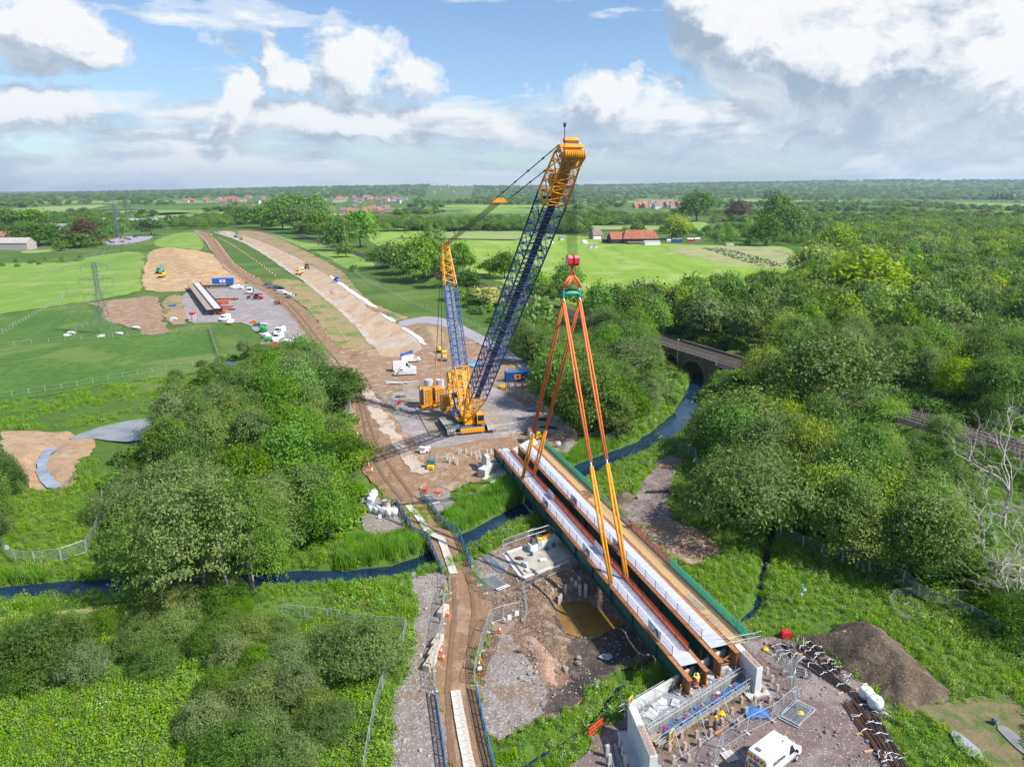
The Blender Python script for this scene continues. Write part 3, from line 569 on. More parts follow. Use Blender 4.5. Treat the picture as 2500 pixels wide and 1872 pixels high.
# ---------------------------------------------------------------- railway and viaduct
def build_rail():
 bal = gmat('ballast', [(.085, .07, .062), (.11, .09, .082), (.06, .05, .046)], .2, 1.2, speck=((.14, .125, .115), 6.3, 0.85), bump=.6)
 rail_m = mat('rail_steel', (.20, .13, .09), .5, .6); slp = mat('sleeper_concrete', (.15, .13, .115), .9)
 L = np.array(RAILXY); seg = np.hypot(*(L[1:]-L[:-1]).T); S = np.concatenate([[0], np.cumsum(seg)])
 def at(s):
  i = min(len(seg)-1, max(0, int(np.searchsorted(S, s)-1))); t = (s-S[i])/seg[i]; p = L[i]+(L[i+1]-L[i])*t; d = (L[i+1]-L[i])/seg[i]; return p, np.array([-d[1], d[0]]), d
 top = 4.6
 def lev(p): return top*(1-sst(300, 560, p[1]))+.25
 ss = np.arange(380, S[-1], 4); b = MB(); vs = []
 for s in ss:
  p, n, _ = at(s); z = lev(p)
  for w, dz in ((-5.0, -1.0), (-3.9, 0), (3.9, 0), (5.0, -1.0)): vs.append((*(p+n*w), z+dz))
 fs = [(4*i+j, 4*i+j+1, 4*i+j+5, 4*i+j+4) for i in range(len(ss)-1) for j in range(3)]; b.add(vs, fs)
 o = b.build('railway', bal, smooth=False); o['kind'] = 'structure'
 for off in (-2.6, -1.1, 1.1, 2.6):
  r = MB()
  for s0, s1 in zip(ss[:-1], ss[1:]):
   p, n, _ = at(s0); q, n2, _ = at(s1); r.bar((*(p+n*off), lev(p)+.2), (*(q+n2*off), lev(q)+.2), .16, .18)
  r.build('rail', rail_m, o)
 k = MB()
 for s in np.arange(700, S[-1]-60, .75):
  p, n, d = at(s); z = lev(p)
  for off in (-1.85, 1.85): k.bar((*(p+n*(off-1.2)), z+.06), (*(p+n*(off+1.2)), z+.06), .26, .14)
 tag(k.build('sleepers', slp, o), None, None, None, 'stuff')
 # brick viaduct where the river passes under
 brk = mat('viaduct_brick', (.16, .115, .095), .9, var=.3, scale=1.2, bump=.4, bscale=5, col2=(.075, .062, .06))
 v = thing('railway_viaduct', 'dark brick railway viaduct with an arch over the river', 'viaduct')
 c = np.array([53.5, 199.0]); d = np.array([14.0, -29.6]); d /= np.hypot(*d); n = np.array([-d[1], d[0]])
 def face(mb, side):
  N = 12; ws = 15.0; z1 = 4.5; pts_t = []; arcs = [(-6.5, 4.6, .2), (4.5, 4.6, .2)]
  base = c+n*side
  def P(u, z): return (*(base+d*u), z)
  us = [-ws];
  cols = []
  xs = sorted(set([-ws, ws]+[a+r*math.cos(math.pi*i/N) for a, r, _ in arcs for i in range(N+1)]))
  def low(u):
   for a, r, s in arcs:
    if abs(u-a) < r-1e-6: return min(3.6, .0+math.sqrt(max(0, r*r-(u-a)**2))*.8+.0)
   return -2.6
  for u0, u1 in zip(xs[:-1], xs[1:]):
   m_ = low((u0+u1)/2); l0 = low(u0+1e-4); l1 = low(u1-1e-4)
   mb.add([P(u0, l0), P(u1, l1), P(u1, z1), P(u0, z1)], [(0, 1, 2, 3)])
 w = MB(); face(w, -5.2); face(w, 5.2)
 N = 12
 for a, r in ((-6.5, 4.6), (4.5, 4.6)):                       # barrel vaults
  for i in range(N):
   t0, t1 = math.pi*i/N, math.pi*(i+1)/N; q = []
   for t, s in ((t0, -5.2), (t1, -5.2), (t1, 5.2), (t0, 5.2)):
    q.append((*(c+n*s+d*(a+r*math.cos(t))), min(3.6, r*math.sin(t)*.8)))
   w.add(q, [(0, 1, 2, 3)])
  for sg in (-1, 1):
   w.add([(*(c+n*-5.2+d*(a+sg*r)), 0), (*(c+n*5.2+d*(a+sg*r)), 0), (*(c+n*5.2+d*(a+sg*r)), -2.6), (*(c+n*-5.2+d*(a+sg*r)), -2.6)], [(0, 1, 2, 3)])
 w.build('brick_wall', brk, v)
 for a in (-6.5, 4.5):
  for sd_ in (-5.26, 5.26):
   k = MB()
   for i in range(16):
    t0, t1 = math.pi*i/16, math.pi*(i+1)/16; q = []
    for rr in (4.6, 5.15):
     for t in (t0, t1): q.append((*(c+n*(sd_)+d*(a+rr*math.cos(t))), min(3.6, 4.6*math.sin(t)*.8)+(rr-4.6)*math.sin(t)))
    k.add(q, [(0, 1, 3, 2)])
   k.build('arch_ring', mat('arch_brick', (.22, .17, .14), .9, bump=.4, scale=2), v)
 p = MB()
 for s_ in (-5.05, 5.05): p.bar((*(c+n*s_-d*13.5), 4.95), (*(c+n*s_+d*13.5), 4.95), .45, 1.1)
 p.build('parapet', brk, v)
 g = MB()
 for s_ in (-4.6,):
  for u in np.arange(-13, 13.1, 2): g.tube([(*(c+n*s_+d*u), 5.4), (*(c+n*s_+d*u), 6.5)], .04, 4)
  for z in (5.95, 6.45): g.tube([(*(c+n*s_-d*13), z), (*(c+n*s_+d*13), z)], .03, 4)
 g.build('handrail', mat('galvanised', (.5, .52, .54), .45, .6), v)
build_rail()
# ---------------------------------------------------------------- vegetation
BARK = mat('bark', (.10, .08, .06), .9, var=.3, scale=3, bump=.5); DEADW = mat('dead_wood', (.36, .32, .27), .85, var=.25, scale=2)
LM = {'oak': leafmat('leaf_oak', (0.084, 0.168, 0.016), (0.162, 0.269, 0.024), .025, .3), 'dark': leafmat('leaf_dark', (0.055, 0.119, 0.016), (0.108, 0.187, 0.024), .02, .3),
      'alder': leafmat('leaf_alder', (0.104, 0.185, 0.035), (0.204, 0.283, 0.055), .025, .3), 'willow': leafmat('leaf_willow', (0.136, 0.205, 0.046), (0.234, 0.308, 0.088), .02, .3),
      'lime': leafmat('leaf_lime', (0.204, 0.298, 0.016), (0.363, 0.451, 0.021), .02, .3), 'fresh': leafmat('leaf_fresh', (0.114, 0.240, 0.021), (0.207, 0.365, 0.030), .025, .3),
      'copper': leafmat('leaf_copper', (0.104, 0.080, 0.044), (0.162, 0.119, 0.058), .02, .3), 'pale': leafmat('leaf_pale', (0.342, 0.365, 0.117), (0.598, 0.593, 0.245), .02, .2),
      'herb': leafmat('leaf_herb', (0.128, 0.269, 0.014), (0.258, 0.433, 0.025), .035, .4, .35), 'reed': leafmat('leaf_reed', (0.114, 0.278, 0.021), (0.247, 0.451, 0.035), .02, .3, .35),
      'grass': leafmat('leaf_grass', (0.177, 0.288, 0.024), (0.311, 0.421, 0.053), .035, .4, .35), 'flower': leafmat('flower_white', (.45, .50, .36), (.62, .64, .5), 0, .1, .2)}
def cards(C, N, S, W=None, seed=0, bend=.25):
 """one rhombic leaf spray per row: centres C, normals N, sizes S"""
 g = np.random.default_rng(seed); n = len(C); N = N/np.maximum(np.linalg.norm(N, axis=1, keepdims=True), 1e-6)
 a = g.normal(size=(n, 3)); a = a-(a*N).sum(1, keepdims=True)*N; a /= np.maximum(np.linalg.norm(a, axis=1, keepdims=True), 1e-6); b = np.cross(N, a)
 S = S[:, None]; W = S*.62 if W is None else W[:, None]
 v = np.stack([C-a*S*.5, C+b*W*.5-N*S*bend*.3, C+a*S*.5, C-b*W*.5-N*S*bend*.3], 1).reshape(-1, 3); return v
def cardmesh(name, V, tone, mt, extra=None):
 n = len(V)//4; me = bpy.data.meshes.new(name); me.vertices.add(len(V)); me.vertices.foreach_set('co', V.astype(np.float32).ravel())
 me.loops.add(n*4); me.polygons.add(n); me.loops.foreach_set('vertex_index', np.arange(n*4, dtype=np.int32))
 me.polygons.foreach_set('loop_start', np.arange(0, n*4, 4, dtype=np.int32));
 for m_ in (mt if isinstance(mt, list) else [mt]): me.materials.append(m_)
 if extra is not None: me.polygons.foreach_set('material_index', extra.astype(np.int32))
 at = me.attributes.new('tone', 'FLOAT', 'FACE'); at.data.foreach_set('value', np.clip(tone, 0, 1).astype(np.float32))
 me.update(); me.validate(); return me
def crown(name, kind, H, Rr, n, size, seed, base=.25, lob=8, elong=.62, clump=.30, layered=0.0, rag=.28):
 g = np.random.default_rng(seed); L = []
 for i in range(lob):
  t = 2*math.pi*(i+g.uniform(-.3, .3))/max(1, lob-2); k = i/(lob-1); rad = Rr*(.56 if i < lob-2 else .1)*g.uniform(.75, 1.15)
  z = H*(base+(1-base)*(.22+.40*g.random() if i < lob-2 else .62+.06*i/lob)); r = Rr*g.uniform(.40, .60)
  L.append((rad*math.cos(t), rad*math.sin(t), z, r, r*H/Rr*.36/ (1 if H/Rr > 2.6 else .8)))
 L = np.array(L); per = max(12, int(42*Rr/6)); CC = [];
 for l in L:
  d = g.normal(size=(per, 3)); d /= np.linalg.norm(d, axis=1, keepdims=True); d[:, 2] = np.abs(d[:, 2])*1.0-.35*(g.random(per) < .4)
  CC.append(np.concatenate([l[:3]+d*np.array([l[3], l[3], l[4]])*g.uniform(.8, 1.06, (per, 1)), d], 1))
 CC = np.concatenate(CC); keep = np.ones(len(CC), bool)
 for l in L:
  q = (CC[:, :3]-l[:3])/np.array([l[3], l[3], l[4]]); keep &= (np.linalg.norm(q, axis=1) > .72)
 CC = CC[keep]; tone = g.uniform(0, 1, len(CC)); k = g.integers(0, len(CC), n); sg = Rr*clump*.42
 off = g.normal(size=(n, 3))*np.array([sg, sg, sg*(.55-.25*layered)]); C = CC[k, :3]+off
 C += CC[k, 3:]*(g.exponential(.16*Rr, (n, 1))*(g.random((n, 1)) < rag))*np.array([.8, .8, 1.0]); up = np.array([0, 0, 1.0]); N = CC[k, 3:]*.8+g.normal(size=(n, 3))*.55+up*(.35+.8*layered)
 C[:, 2] = np.clip(C[:, 2], H*base*.7, H*1.12); S = size*g.uniform(.6, 1.35, n)
 T = tone[k]*.65+g.uniform(0, .35, n)
 return cardmesh(name, cards(C, N, S, S*elong, seed), T, LM[kind]), L
def trunk(name, H, L, r, seed, mt=None, top=.75):
 b = MB(); g = random.Random(seed); t = Vector((g.uniform(-.3, .3), g.uniform(-.3, .3), H*top))
 mid = Vector((t.x*.4+g.uniform(-.2, .2), t.y*.4, H*top*.5)); b.tube([(0, 0, -.4), (0, 0, .4), mid, t], [r*1.25, r, r*.7, r*.25], 7)
 for l in L[:6]:
  s = Vector((mid.x*.7, mid.y*.7, H*g.uniform(.18, .38))); e = Vector(l[:3]); b.tube([s, s.lerp(e, .5)+Vector((0, 0, .05*H)), e], [r*.5, r*.32, r*.1], 5)
 return b.mesh(name, mt or BARK, True)
def bare(name, H, seed, depth=5, spread=.55, mt=None, r0=.22, n0=4):
 b = MB(); g = random.Random(seed)
 def grow(p, d, l, r, k):
  q = p+d*l*.5+Vector((g.uniform(-1, 1), g.uniform(-1, 1), g.uniform(-.4, .7)))*l*.10; e = p+d*l+Vector((g.uniform(-1, 1), g.uniform(-1, 1), g.uniform(-.6, .6)))*l*.16
  b.tube([p, q, e], [r, r*.82, r*.6], 5 if k < 2 else 3, cap=False)
  if k >= depth: return
  for i in range(n0 if k == 0 else g.choice((2, 2, 3))):
   nd_ = (d+Vector((g.gauss(0, 1), g.gauss(0, 1), g.gauss(.12, .7)))*spread).normalized(); st = p.lerp(e, g.uniform(.45, 1)) if i else e
   grow(st, nd_, l*g.uniform(.62, .86), r*g.uniform(.5, .66), k+1)
 grow(Vector((0, 0, -.3)), Vector((g.uniform(-.1, .1), 0, 1)).normalized(), H*.30, r0, 0)
 return b.mesh(name, mt or DEADW, True)
# prototypes: kind -> list of (crown mesh, trunk mesh, height, radius), near ones fine, far ones coarse
TP = {}
def addp(kind, lod, leaf, H, Rr, n, size, seeds, **k):
 tr = k.pop('tr', .28); top = k.pop('top', .75)
 for s in seeds:
  c, L = crown(kind+'_crown', leaf, H, Rr, n, size, s, **k); TP.setdefault((kind, lod), []).append((c, trunk(kind+'_trunk', H, L, tr, s, top=top), H, Rr))
addp('oak', 0, 'oak', 11, 6.2, 9500, .46, (1, 2, 3), base=.12, lob=10)
addp('alder', 0, 'alder', 13, 4.6, 8000, .42, (4, 5, 6), base=.10, lob=10, layered=.55, elong=.5, clump=.34)
addp('willow', 0, 'willow', 6.5, 5.0, 11000, .40, (7, 8, 9), base=.02, lob=11, elong=.30, clump=.26, tr=.16, top=.5, rag=.10)
addp('shrub', 0, 'fresh', 4.2, 3.2, 5200, .34, (10, 11), base=.02, lob=8, tr=.1, top=.5)
addp('airy', 0, 'willow', 14, 6.6, 9000, .42, (12, 13), base=.26, lob=15, layered=.6, clump=.2, elong=.5, rag=.34); TP[('airyalder', 0)] = [(c.copy(), t, H, Rr) for c, t, H, Rr in TP[('airy', 0)]]
for q in TP[('airyalder', 0)]: q[0].materials[0] = LM['alder']
addp('oak', 1, 'oak', 11, 6.2, 2300, .95, (21, 22, 23), base=.08, lob=9)
addp('alder', 1, 'alder', 13, 4.8, 1900, .90, (24, 25), base=.06, lob=9, layered=.4)
addp('shrub', 1, 'fresh', 4.2, 3.4, 700, .8, (26,), base=.0, lob=6, tr=.1, top=.5)
addp('poplar', 1, 'dark', 16, 2.0, 1300, .8, (27,), base=.05, lob=7)
def crownf(i, kind, H, Rr, n, size):
 c, L = crown('far_crown', kind, H, Rr, n, size, 40+i, base=.0, lob=7); return c
def leafcopy(me, leaf):
 m2 = me.copy(); m2.materials[0] = LM[leaf]; return m2
for k, src, leaf in (('lime', 'oak', 'lime'), ('dark', 'oak', 'dark'), ('fresh', 'oak', 'fresh'), ('copper', 'oak', 'copper'), ('greyoak', 'oak', 'willow'), ('alderoak', 'oak', 'alder'), ('greyalder', 'alder', 'willow'), ('hawthorn', 'willow', 'pale'), ('darkshrub', 'willow', 'dark'), ('oakshrub', 'willow', 'oak')):
 for lod in (0, 1):
  if (src, lod) in TP: TP[(k, lod)] = [(leafcopy(c, leaf), t, H, Rr) for c, t, H, Rr in TP[(src, lod)]]
for k, leaf in (('hawthorn', 'pale'), ('darkshrub', 'dark'), ('oakshrub', 'oak')): TP[(k, 1)] = [(leafcopy(c, leaf), t, H, Rr) for c, t, H, Rr in TP[('shrub', 1)]]
TP[('willow', 1)] = [(leafcopy(c, 'willow'), t, 6.5, 5) for c, t, H, Rr in TP[('oak', 1)]][:0] or [(leafcopy(TP[('shrub', 1)][0][0], 'willow'), TP[('shrub', 1)][0][1], 4.2, 3.4)]
NTREE = [0]
def tree(kind, p, H=None, Rr=None, label=None, cat='tree', group=None, lod=None):
 d = math.hypot(p[0], p[1]); lod = lod if lod is not None else (0 if d < 235 else 1)
 if (kind, lod) not in TP: lod = 1-lod
 c, t, h0, r0 = rng.choice(TP[(kind, lod)]); H = H or h0; Rr = Rr or r0*H/h0
 nm = {'shrub': 'shrub', 'willow': 'willow_bush', 'hawthorn': 'hawthorn_bush', 'darkshrub': 'shrub', 'oakshrub': 'shrub', 'oak': 'oak_tree', 'alder': 'alder_tree', 'greyalder': 'alder_tree', 'poplar': 'poplar_tree'}.get(kind, 'broadleaf_tree')
 o = thing(nm, label, cat, p, rng.uniform(0, 6.28), group); o.scale = (Rr/r0, Rr/r0, H/h0)
 link('trunk', t, o); link('crown', c, o); NTREE[0] += 1; return o
def wpx(p): return FPX/PR(p)[2]                             # photo pixels per metre there
def T(kind, x, yb, w, h, label, group=None, cat=None):
 """a tree whose foot stands at photo pixel x, yb and which looks w wide and h tall"""
 p = GH(x, yb, -.1); s = wpx(p); Rr = w/2/s
 dn = math.atan2(CAMH, p.y); H = max(1.5, (h/s-Rr*math.sin(dn)*.6)/math.cos(dn)); H = max(H, Rr*.8)
 c = cat or ('bush' if kind in ('shrub', 'willow', 'hawthorn', 'darkshrub', 'oakshrub') else 'tree')
 return tree(kind, p, H, Rr, label, c, group)
# trees and bushes that stand out singly
T('dark', 800, 990, 190, 110, 'broad dark green oak at the bend of the haul road, left of the crane', None)
T('fresh', 835, 1160, 150, 120, 'fresh green bush crowding the edge of the haul road beside the cones')
T('fresh', 745, 1245, 190, 150, 'rounded green bush behind the dead white forked branch')
T('oak', 690, 1330, 170, 120, 'low green bush on the river bank left of the white bulk bags')
T('willow', 890, 1640, 200, 150, 'grey green willow bush nearest the corner of the wire fence')
T('airy', 505, 1476, 240, 310, 'tall airy grey green tree behind the thick dead trunk'); T('airyalder', 615, 1462, 180, 300, 'tall feathery tree behind the thin pale dead trunk'); T('airyalder', 390, 1458, 190, 240, 'airy green tree leaning over the left stream reach'); T('fresh', 655, 1425, 110, 150, 'fresh green tree on the stream bank right of the dead trunks')
T('hawthorn', 455, 1500, 85, 75, 'cream flowering hawthorn bush under the dead trunks')
T('darkshrub', 110, 1640, 190, 150, 'dense blue green bush at the tip of the mown strip')
T('oakshrub', 40, 1610, 160, 100, 'olive bush at the edge of the mown strip')
T('willow', 1820, 1300, 280, 230, 'big pale willow overhanging the footpath verge')
T('willow', 1900, 1180, 230, 190, 'silvery willow between the river and the near fence')
T('greyoak', 1810, 1120, 210, 190, 'tall grey green alder beside the sunlit patch of river')
T('lime', 2130, 1300, 210, 180, 'yellow green sycamore standing clear of the dark wood')
T('lime', 2105, 1390, 150, 150, 'lower yellow green sycamore just behind the near fence')
T('oak', 2250, 1420, 190, 220, 'green sycamore between the yellow sycamore and the bare tree')
T('oak', 2010, 1010, 240, 220, 'large round oak above the railway line')
T('lime', 2110, 760, 210, 150, 'broad dome shaped yellow green oak in the right-hand wood')
T('lime', 1990, 680, 120, 85, 'yellow green oak at the corner of the rough pasture')
T('lime', 2040, 640, 110, 90, 'bright yellow tree behind the corner of the rough pasture')
T('fresh', 2470, 1020, 130, 160, 'light green tree at the right edge behind the railway')
T('lime', 2460, 900, 90, 90, 'small yellow green tree at the right edge')
T('fresh', 2300, 1085, 75, 80, 'bright green young tree in front of the railway')
T('fresh', 2150, 1030, 100, 70, 'fresh green tree in front of the railway')
for a in ((640, 557, 80, 55), (690, 562, 80, 62), (735, 570, 80, 66), (780, 583, 75, 66), (828, 612, 75, 75), (880, 605, 85, 95), (845, 628, 45, 40), (715, 545, 90, 70), (668, 545, 70, 60), (770, 550, 80, 75), (600, 548, 60, 45)):
 T('fresh' if a[0] % 3 else 'oak', *a, ('fresh green tree' if a[0] % 3 else 'darker oak')+' in the hedgerow along the green verge beyond the new road', 'hedgerow trees beyond the new road')
for a in ((945, 655, 95, 62), (985, 668, 90, 70), (1030, 685, 100, 110), (1062, 650, 85, 95), (1010, 690, 80, 80), (1085, 690, 60, 70)): T('oak' if a[0] % 2 else 'fresh', *a, 'tree in the clump between the mast and the meadow', 'clump of trees behind the crane mast')
T('fresh', 1130, 668, 58, 80, 'lone light green tree on the meadow just right of the mast'); T('dark', 1142, 715, 62, 58, 'round dark bush beside the railway right of the mast')
T('oakshrub', 863, 662, 22, 16, 'small round bush on the verge fence'); T('oak', 1195, 672, 55, 40, 'low tree beside the railway left of the blue boom')
T('oak', 1232, 680, 70, 70, 'dark tree directly behind the blue boom'); T('hawthorn', 1190, 740, 100, 45, 'pale flowering thicket by the railway behind the mast')
T('shrub', 1320, 810, 90, 90, 'bright green bush between the boom and the railway'); T('fresh', 1455, 800, 80, 110, 'feathery green tree at the edge of the meadow beside the slings')
T('fresh', 1385, 720, 75, 80, 'tree standing behind the green spreader beam'); T('fresh', 1545, 770, 60, 80, 'young green tree at the meadow edge in front of the lime field')
T('dark', 370, 575, 62, 42, 'lone spreading tree at the end of the car park'); T('copper', 205, 600, 60, 68, 'dark conifer shaped tree beside the barns'); T('dark', 95, 600, 100, 55, 'dark clipped trees behind the long barn')
T('dark', 130, 595, 60, 50, 'dark tree at the end of the long barn'); T('fresh', 75, 560, 80, 50, 'green tree behind the barns'); T('oak', 25, 560, 70, 50, 'green tree at the left edge behind the barns')
T('oakshrub', 150, 612, 40, 25, 'low bush by the barn yard'); T('darkshrub', 190, 605, 90, 30, 'dark bushes below the conifer shaped tree'); T('oak', 240, 600, 50, 40, 'dark green bush by the car park')
T('lime', 1650, 585, 70, 60, 'yellow green tree right of the red roofed barn'); T('oak', 1700, 540, 85, 72, 'large round dark oak in front of the red roofed estate'); T('copper', 1800, 540, 60, 50, 'dark copper tree beside the white gabled house')
for i, a in enumerate(((1870, 600, 70, 75), (1900, 560, 90, 85), (1935, 585, 75, 80), (1850, 590, 40, 50))): T('oak', *a, 'dense oak in the group at the right end of the rough pasture', 'oaks at the end of the rough pasture')
for x in (1868, 1880, 1888, 1896, 2420, 2432, 2444, 2456, 2468): T('poplar', x, 495, 9, 34 if x < 2000 else 26, 'narrow dark poplar in a row among the far fields', 'rows of poplars in the far fields')
# bare and dead trees
for i, (x, y, H, s, ld) in enumerate(((2450, 1290, 15, 11, 'pale leafless tree with spreading crown at the right edge'), (2500, 1440, 13, 12, 'sprawling leafless tree arching over the wire fence'), (2460, 1520, 9, 13, 'low leafless tree behind the brushwood'), (2395, 1370, 11, 14, 'thin leafless tree in front of the sycamore wood'))):
 o = link('bare_tree', bare('branches', H*1.5, s, 6, .68, mt=mat('pale_dead_wood', (.50, .46, .38), .85, var=.2, scale=2), r0=.32 if i < 2 else .22, n0=6)); o.location = GH(x, y); tag(o, ld, 'dead tree')
for i, (x, y, H, s, r, ld) in enumerate(((568, 1480, 11.5, 31, .24, 'tall grey dead trunk with broken stubs'), (622, 1445, 13, 32, .17, 'thin pale dead trunk right of the thick grey one'), (520, 1420, 8, 33, .2, 'grey dead trunk half hidden by leaves'))):
 b = MB(); g = random.Random(s); lean = Vector((-.10 if i != 1 else -.03, 0, 1)); pts = [lean*H*t+Vector((g.uniform(-.12, .12), g.uniform(-.1, .1), 0)) for t in (0, .2, .45, .7, 1)]
 b.tube(pts, [r, r*.85, r*.7, r*.5, r*.2], 7)
 for k in range(14):
  t = g.uniform(.3, .98); p = lean*H*t; a = g.uniform(0, 6.28); l = g.uniform(.4, 1.6); e = p+Vector((math.cos(a)*l, math.sin(a)*l, g.uniform(-.1, .6)*l)); b.tube([p, p.lerp(e, .5)+Vector((0, 0, .1)), e], [r*.3, r*.2, .02], 4)
 o = b.build('dead_tree', DEADW, smooth=True); o.location = GH(x, y); tag(o, ld, 'dead tree')
o = link('dead_branch', bare('branches', 5, 51, 2, .5, r0=.16, n0=2)); o.location = GH(708, 1262); tag(o, 'forked white dead branch against the rounded bush', 'dead tree')
for x, y, H, s in ((720, 1010, 10, 61), (1618, 820, 9, 62), (1655, 800, 8, 63), (2040, 1060, 8, 64), (2250, 1045, 7, 65), (2330, 960, 8, 66), (2260, 690, 9, 67), (2280, 700, 9, 68), (2490, 880, 8, 69)):
 o = link('bare_tree', bare('branches', H, s, 4, .42, r0=.13, n0=4)); o.location = GH(x, y); tag(o, 'slender grey leafless tree rising among the green crowns', 'dead tree', 'leafless trees among the woods')
# ---- woods: regions where trunks stand (photo pixels of the ground), filled at random
PROT = [poly_ for poly_ in ([(1163, 690), (1300, 730), (1450, 772), (1440, 785), (1290, 748), (1160, 705)], [(1622, 812), (1790, 862), (1795, 905), (1770, 945), (1660, 930), (1640, 905), (1620, 850)],
  [(2085, 962), (2350, 1040), (2345, 1050), (2080, 974)], [(1440, 1110), (1600, 1080), (1640, 1035), (1690, 1040), (1640, 1065), (1600, 1095), (1480, 1135)], [(1100, 790), (1190, 815), (1300, 900), (1280, 930), (1180, 850)],
  [(1590, 1110), (1690, 1110), (1670, 1190), (1660, 1280), (1540, 1230)], [(1910, 1290), (2110, 1370), (2300, 1455), (2500, 1565), (2500, 1650), (2100, 1500), (1900, 1350)],
  [(1640, 1070), (1670, 1005), (1695, 1000), (1690, 1035), (1660, 1060)], [(1850, 1490), (1838, 1400), (1870, 1330), (1885, 1340), (1868, 1420)], [(845, 1110), (880, 1060), (830, 960), (860, 930), (980, 1200), (880, 1230)],
  [(1550, 500), (1750, 500), (1750, 482), (1530, 482)], [(1420, 590), (1960, 595), (1950, 650), (1400, 640)], [(1400, 590), (1400, 560), (1460, 545), (1640, 548), (1640, 590)], [(0, 1425), (300, 1425), (300, 1470), (0, 1470)], [(700, 1385), (1040, 1370), (1040, 1415), (700, 1430)],
  [(2390, 1060), (2570, 1040), (2570, 1400), (2400, 1380)], [(100, 1050), (330, 1020), (340, 1075), (180, 1200), (60, 1190)], [(20, 1210), (240, 1210), (270, 1330), (30, 1370)], [(640, 1450), (1000, 1420), (1010, 1520), (980, 1530), (700, 1500)], [(0, 1700), (400, 1640), (480, 1872), (0, 1872)], [(870, 1700), (960, 1560), (1000, 1560), (960, 1760), (920, 1872), (880, 1872)])]
PROT = [np.array(q, float) for q in PROT]
VS = np.linspace(.25, 1.08, 9)
def blocked(x, y, z0, H, Rr):
 us = (-.8, -.35, 0, .35, .8); X = np.array([x+u*Rr for u in us for v in VS]); Z = np.array([z0+H*v for u in us for v in VS])
 a, b, c = PRn(X, np.full(X.shape, y), Z)
 return any(inside(P, a, b).any() for P in PROT)
WOODS = []                                                    # (screen size, kind, x, y, z, H, R, label, group)
def wood(px, sp, kinds, hr, label, group, seed, maxn=500, avoid_bare=True, wr=(.32, .46)):
 P = poly(px); g = random.Random(seed); x0, y0 = P.min(0); x1, y1 = P.max(0); n = int((x1-x0)*(y1-y0)/sp**2*3)
 cx = np.array([g.uniform(x0, x1) for _ in range(n)]); cy = np.array([g.uniform(y0, y1) for _ in range(n)]); k = inside(P, cx, cy)
 if avoid_bare:
  for B in BARE: k &= ~inside(B, cx, cy)
 k &= (dist_line(RAILXY, cx, cy) > 7); k &= (dist_line(RIV, cx, cy) > np.where(cy > 160, 3.2, 4.2)) & (dist_line(BRK, cx, cy) > 3)
 cx, cy = cx[k], cy[k]; kept = []; z = height(cx, cy)
 names = [a for a, w in kinds for _ in range(w)]
 for x, y, zz in zip(cx, cy, z):
  if kept:
   a = np.array(kept)
   if (np.hypot(a[:, 0]-x, a[:, 1]-y) < sp*g.uniform(.75, 1.2)).any(): continue
  kind = g.choice(names); H = g.uniform(*hr)
  if kind in ('shrub', 'willow', 'hawthorn', 'darkshrub', 'oakshrub'): H *= .5; Rr = H*g.uniform(.6, .8)
  else: Rr = H*g.uniform(*wr)*(.8 if kind in ('alder', 'greyalder') else 1)
  ok = False
  for s in (1, .7, .45):
   if not blocked(x, y, zz, H*s, Rr*max(s, .6)): ok = True; break
  if not ok: continue
  kept.append((x, y)); H *= s; Rr *= max(s, .65)
  if s < .6: kind = g.choice(('shrub', 'willow', 'oakshrub'))
  WOODS.append((FPX*H/max(1, y)*1.0, kind, x, y, zz-.2, H, Rr, label, group))
  if len(kept) >= maxn: break
AL = [('alder', 5), ('greyalder', 2), ('fresh', 1), ('oak', 2), ('willow', 1)]
wood([(1265, 905), (1280, 800), (1300, 745), (1400, 775), (1480, 790), (1600, 810), (1640, 880), (1690, 930), (1660, 985), (1600, 1050), (1530, 1075), (1470, 1090), (1400, 1060), (1340, 1000)], 5.6, [('alder', 6), ('fresh', 2), ('oak', 2), ('greyalder', 1)], (11, 16), 'alder in the wood between the crane pad, the river and the viaduct', 'trees between the crane pad and the viaduct', 101)
wood([(1480, 775), (1700, 765), (1900, 690), (1960, 660), (2100, 700), (2500, 760), (2500, 1030), (2350, 1010), (2090, 935), (1830, 870), (1660, 815)], 7.4, [('alder', 4), ('greyalder', 3), ('oak', 3), ('dark', 1), ('fresh', 2), ('lime', 2)], (12, 17), 'tree in the deep wood behind the railway', 'trees of the wood behind the railway', 102)
wood([(1960, 655), (2010, 615), (2100, 580), (2300, 565), (2560, 560), (2560, 760), (2200, 745), (2000, 700)], 10, [('greyalder', 4), ('alder', 3), ('oak', 4), ('lime', 2), ('fresh', 2)], (13, 18), 'tree in the wood at the far right beyond the meadow', 'trees of the far right wood', 103, wr=(.42, .55))
wood([(1640, 870), (1800, 925), (2090, 1010), (2360, 1080), (2560, 1140), (2560, 1590), (2420, 1530), (2250, 1450), (2080, 1385), (1930, 1310), (1900, 1290), (1840, 1290), (1740, 1180), (1700, 1080), (1695, 1040), (1715, 980), (1740, 940)], 6.0, [('alder', 4), ('oak', 4), ('dark', 1), ('fresh', 3), ('lime', 2), ('greyalder', 3)], (9.5, 15), 'tree in the wood between the railway and the near fence', 'trees between the railway and the near fence', 104)
wood([(540, 1020), (600, 960), (700, 900), (760, 930), (830, 985), (840, 1080), (860, 1120), (880, 1200), (860, 1280), (800, 1330), (640, 1330), (640, 1400), (540, 1420), (330, 1415), (260, 1330), (285, 1200), (240, 1160), (230, 1120), (330, 1085), (450, 1055)], 5.2, [('alder', 5), ('greyalder', 4), ('willow', 1), ('oak', 2), ('fresh', 2)], (8.5, 13.5), 'tree in the wood left of the haul road', 'trees of the wood left of the haul road', 105)
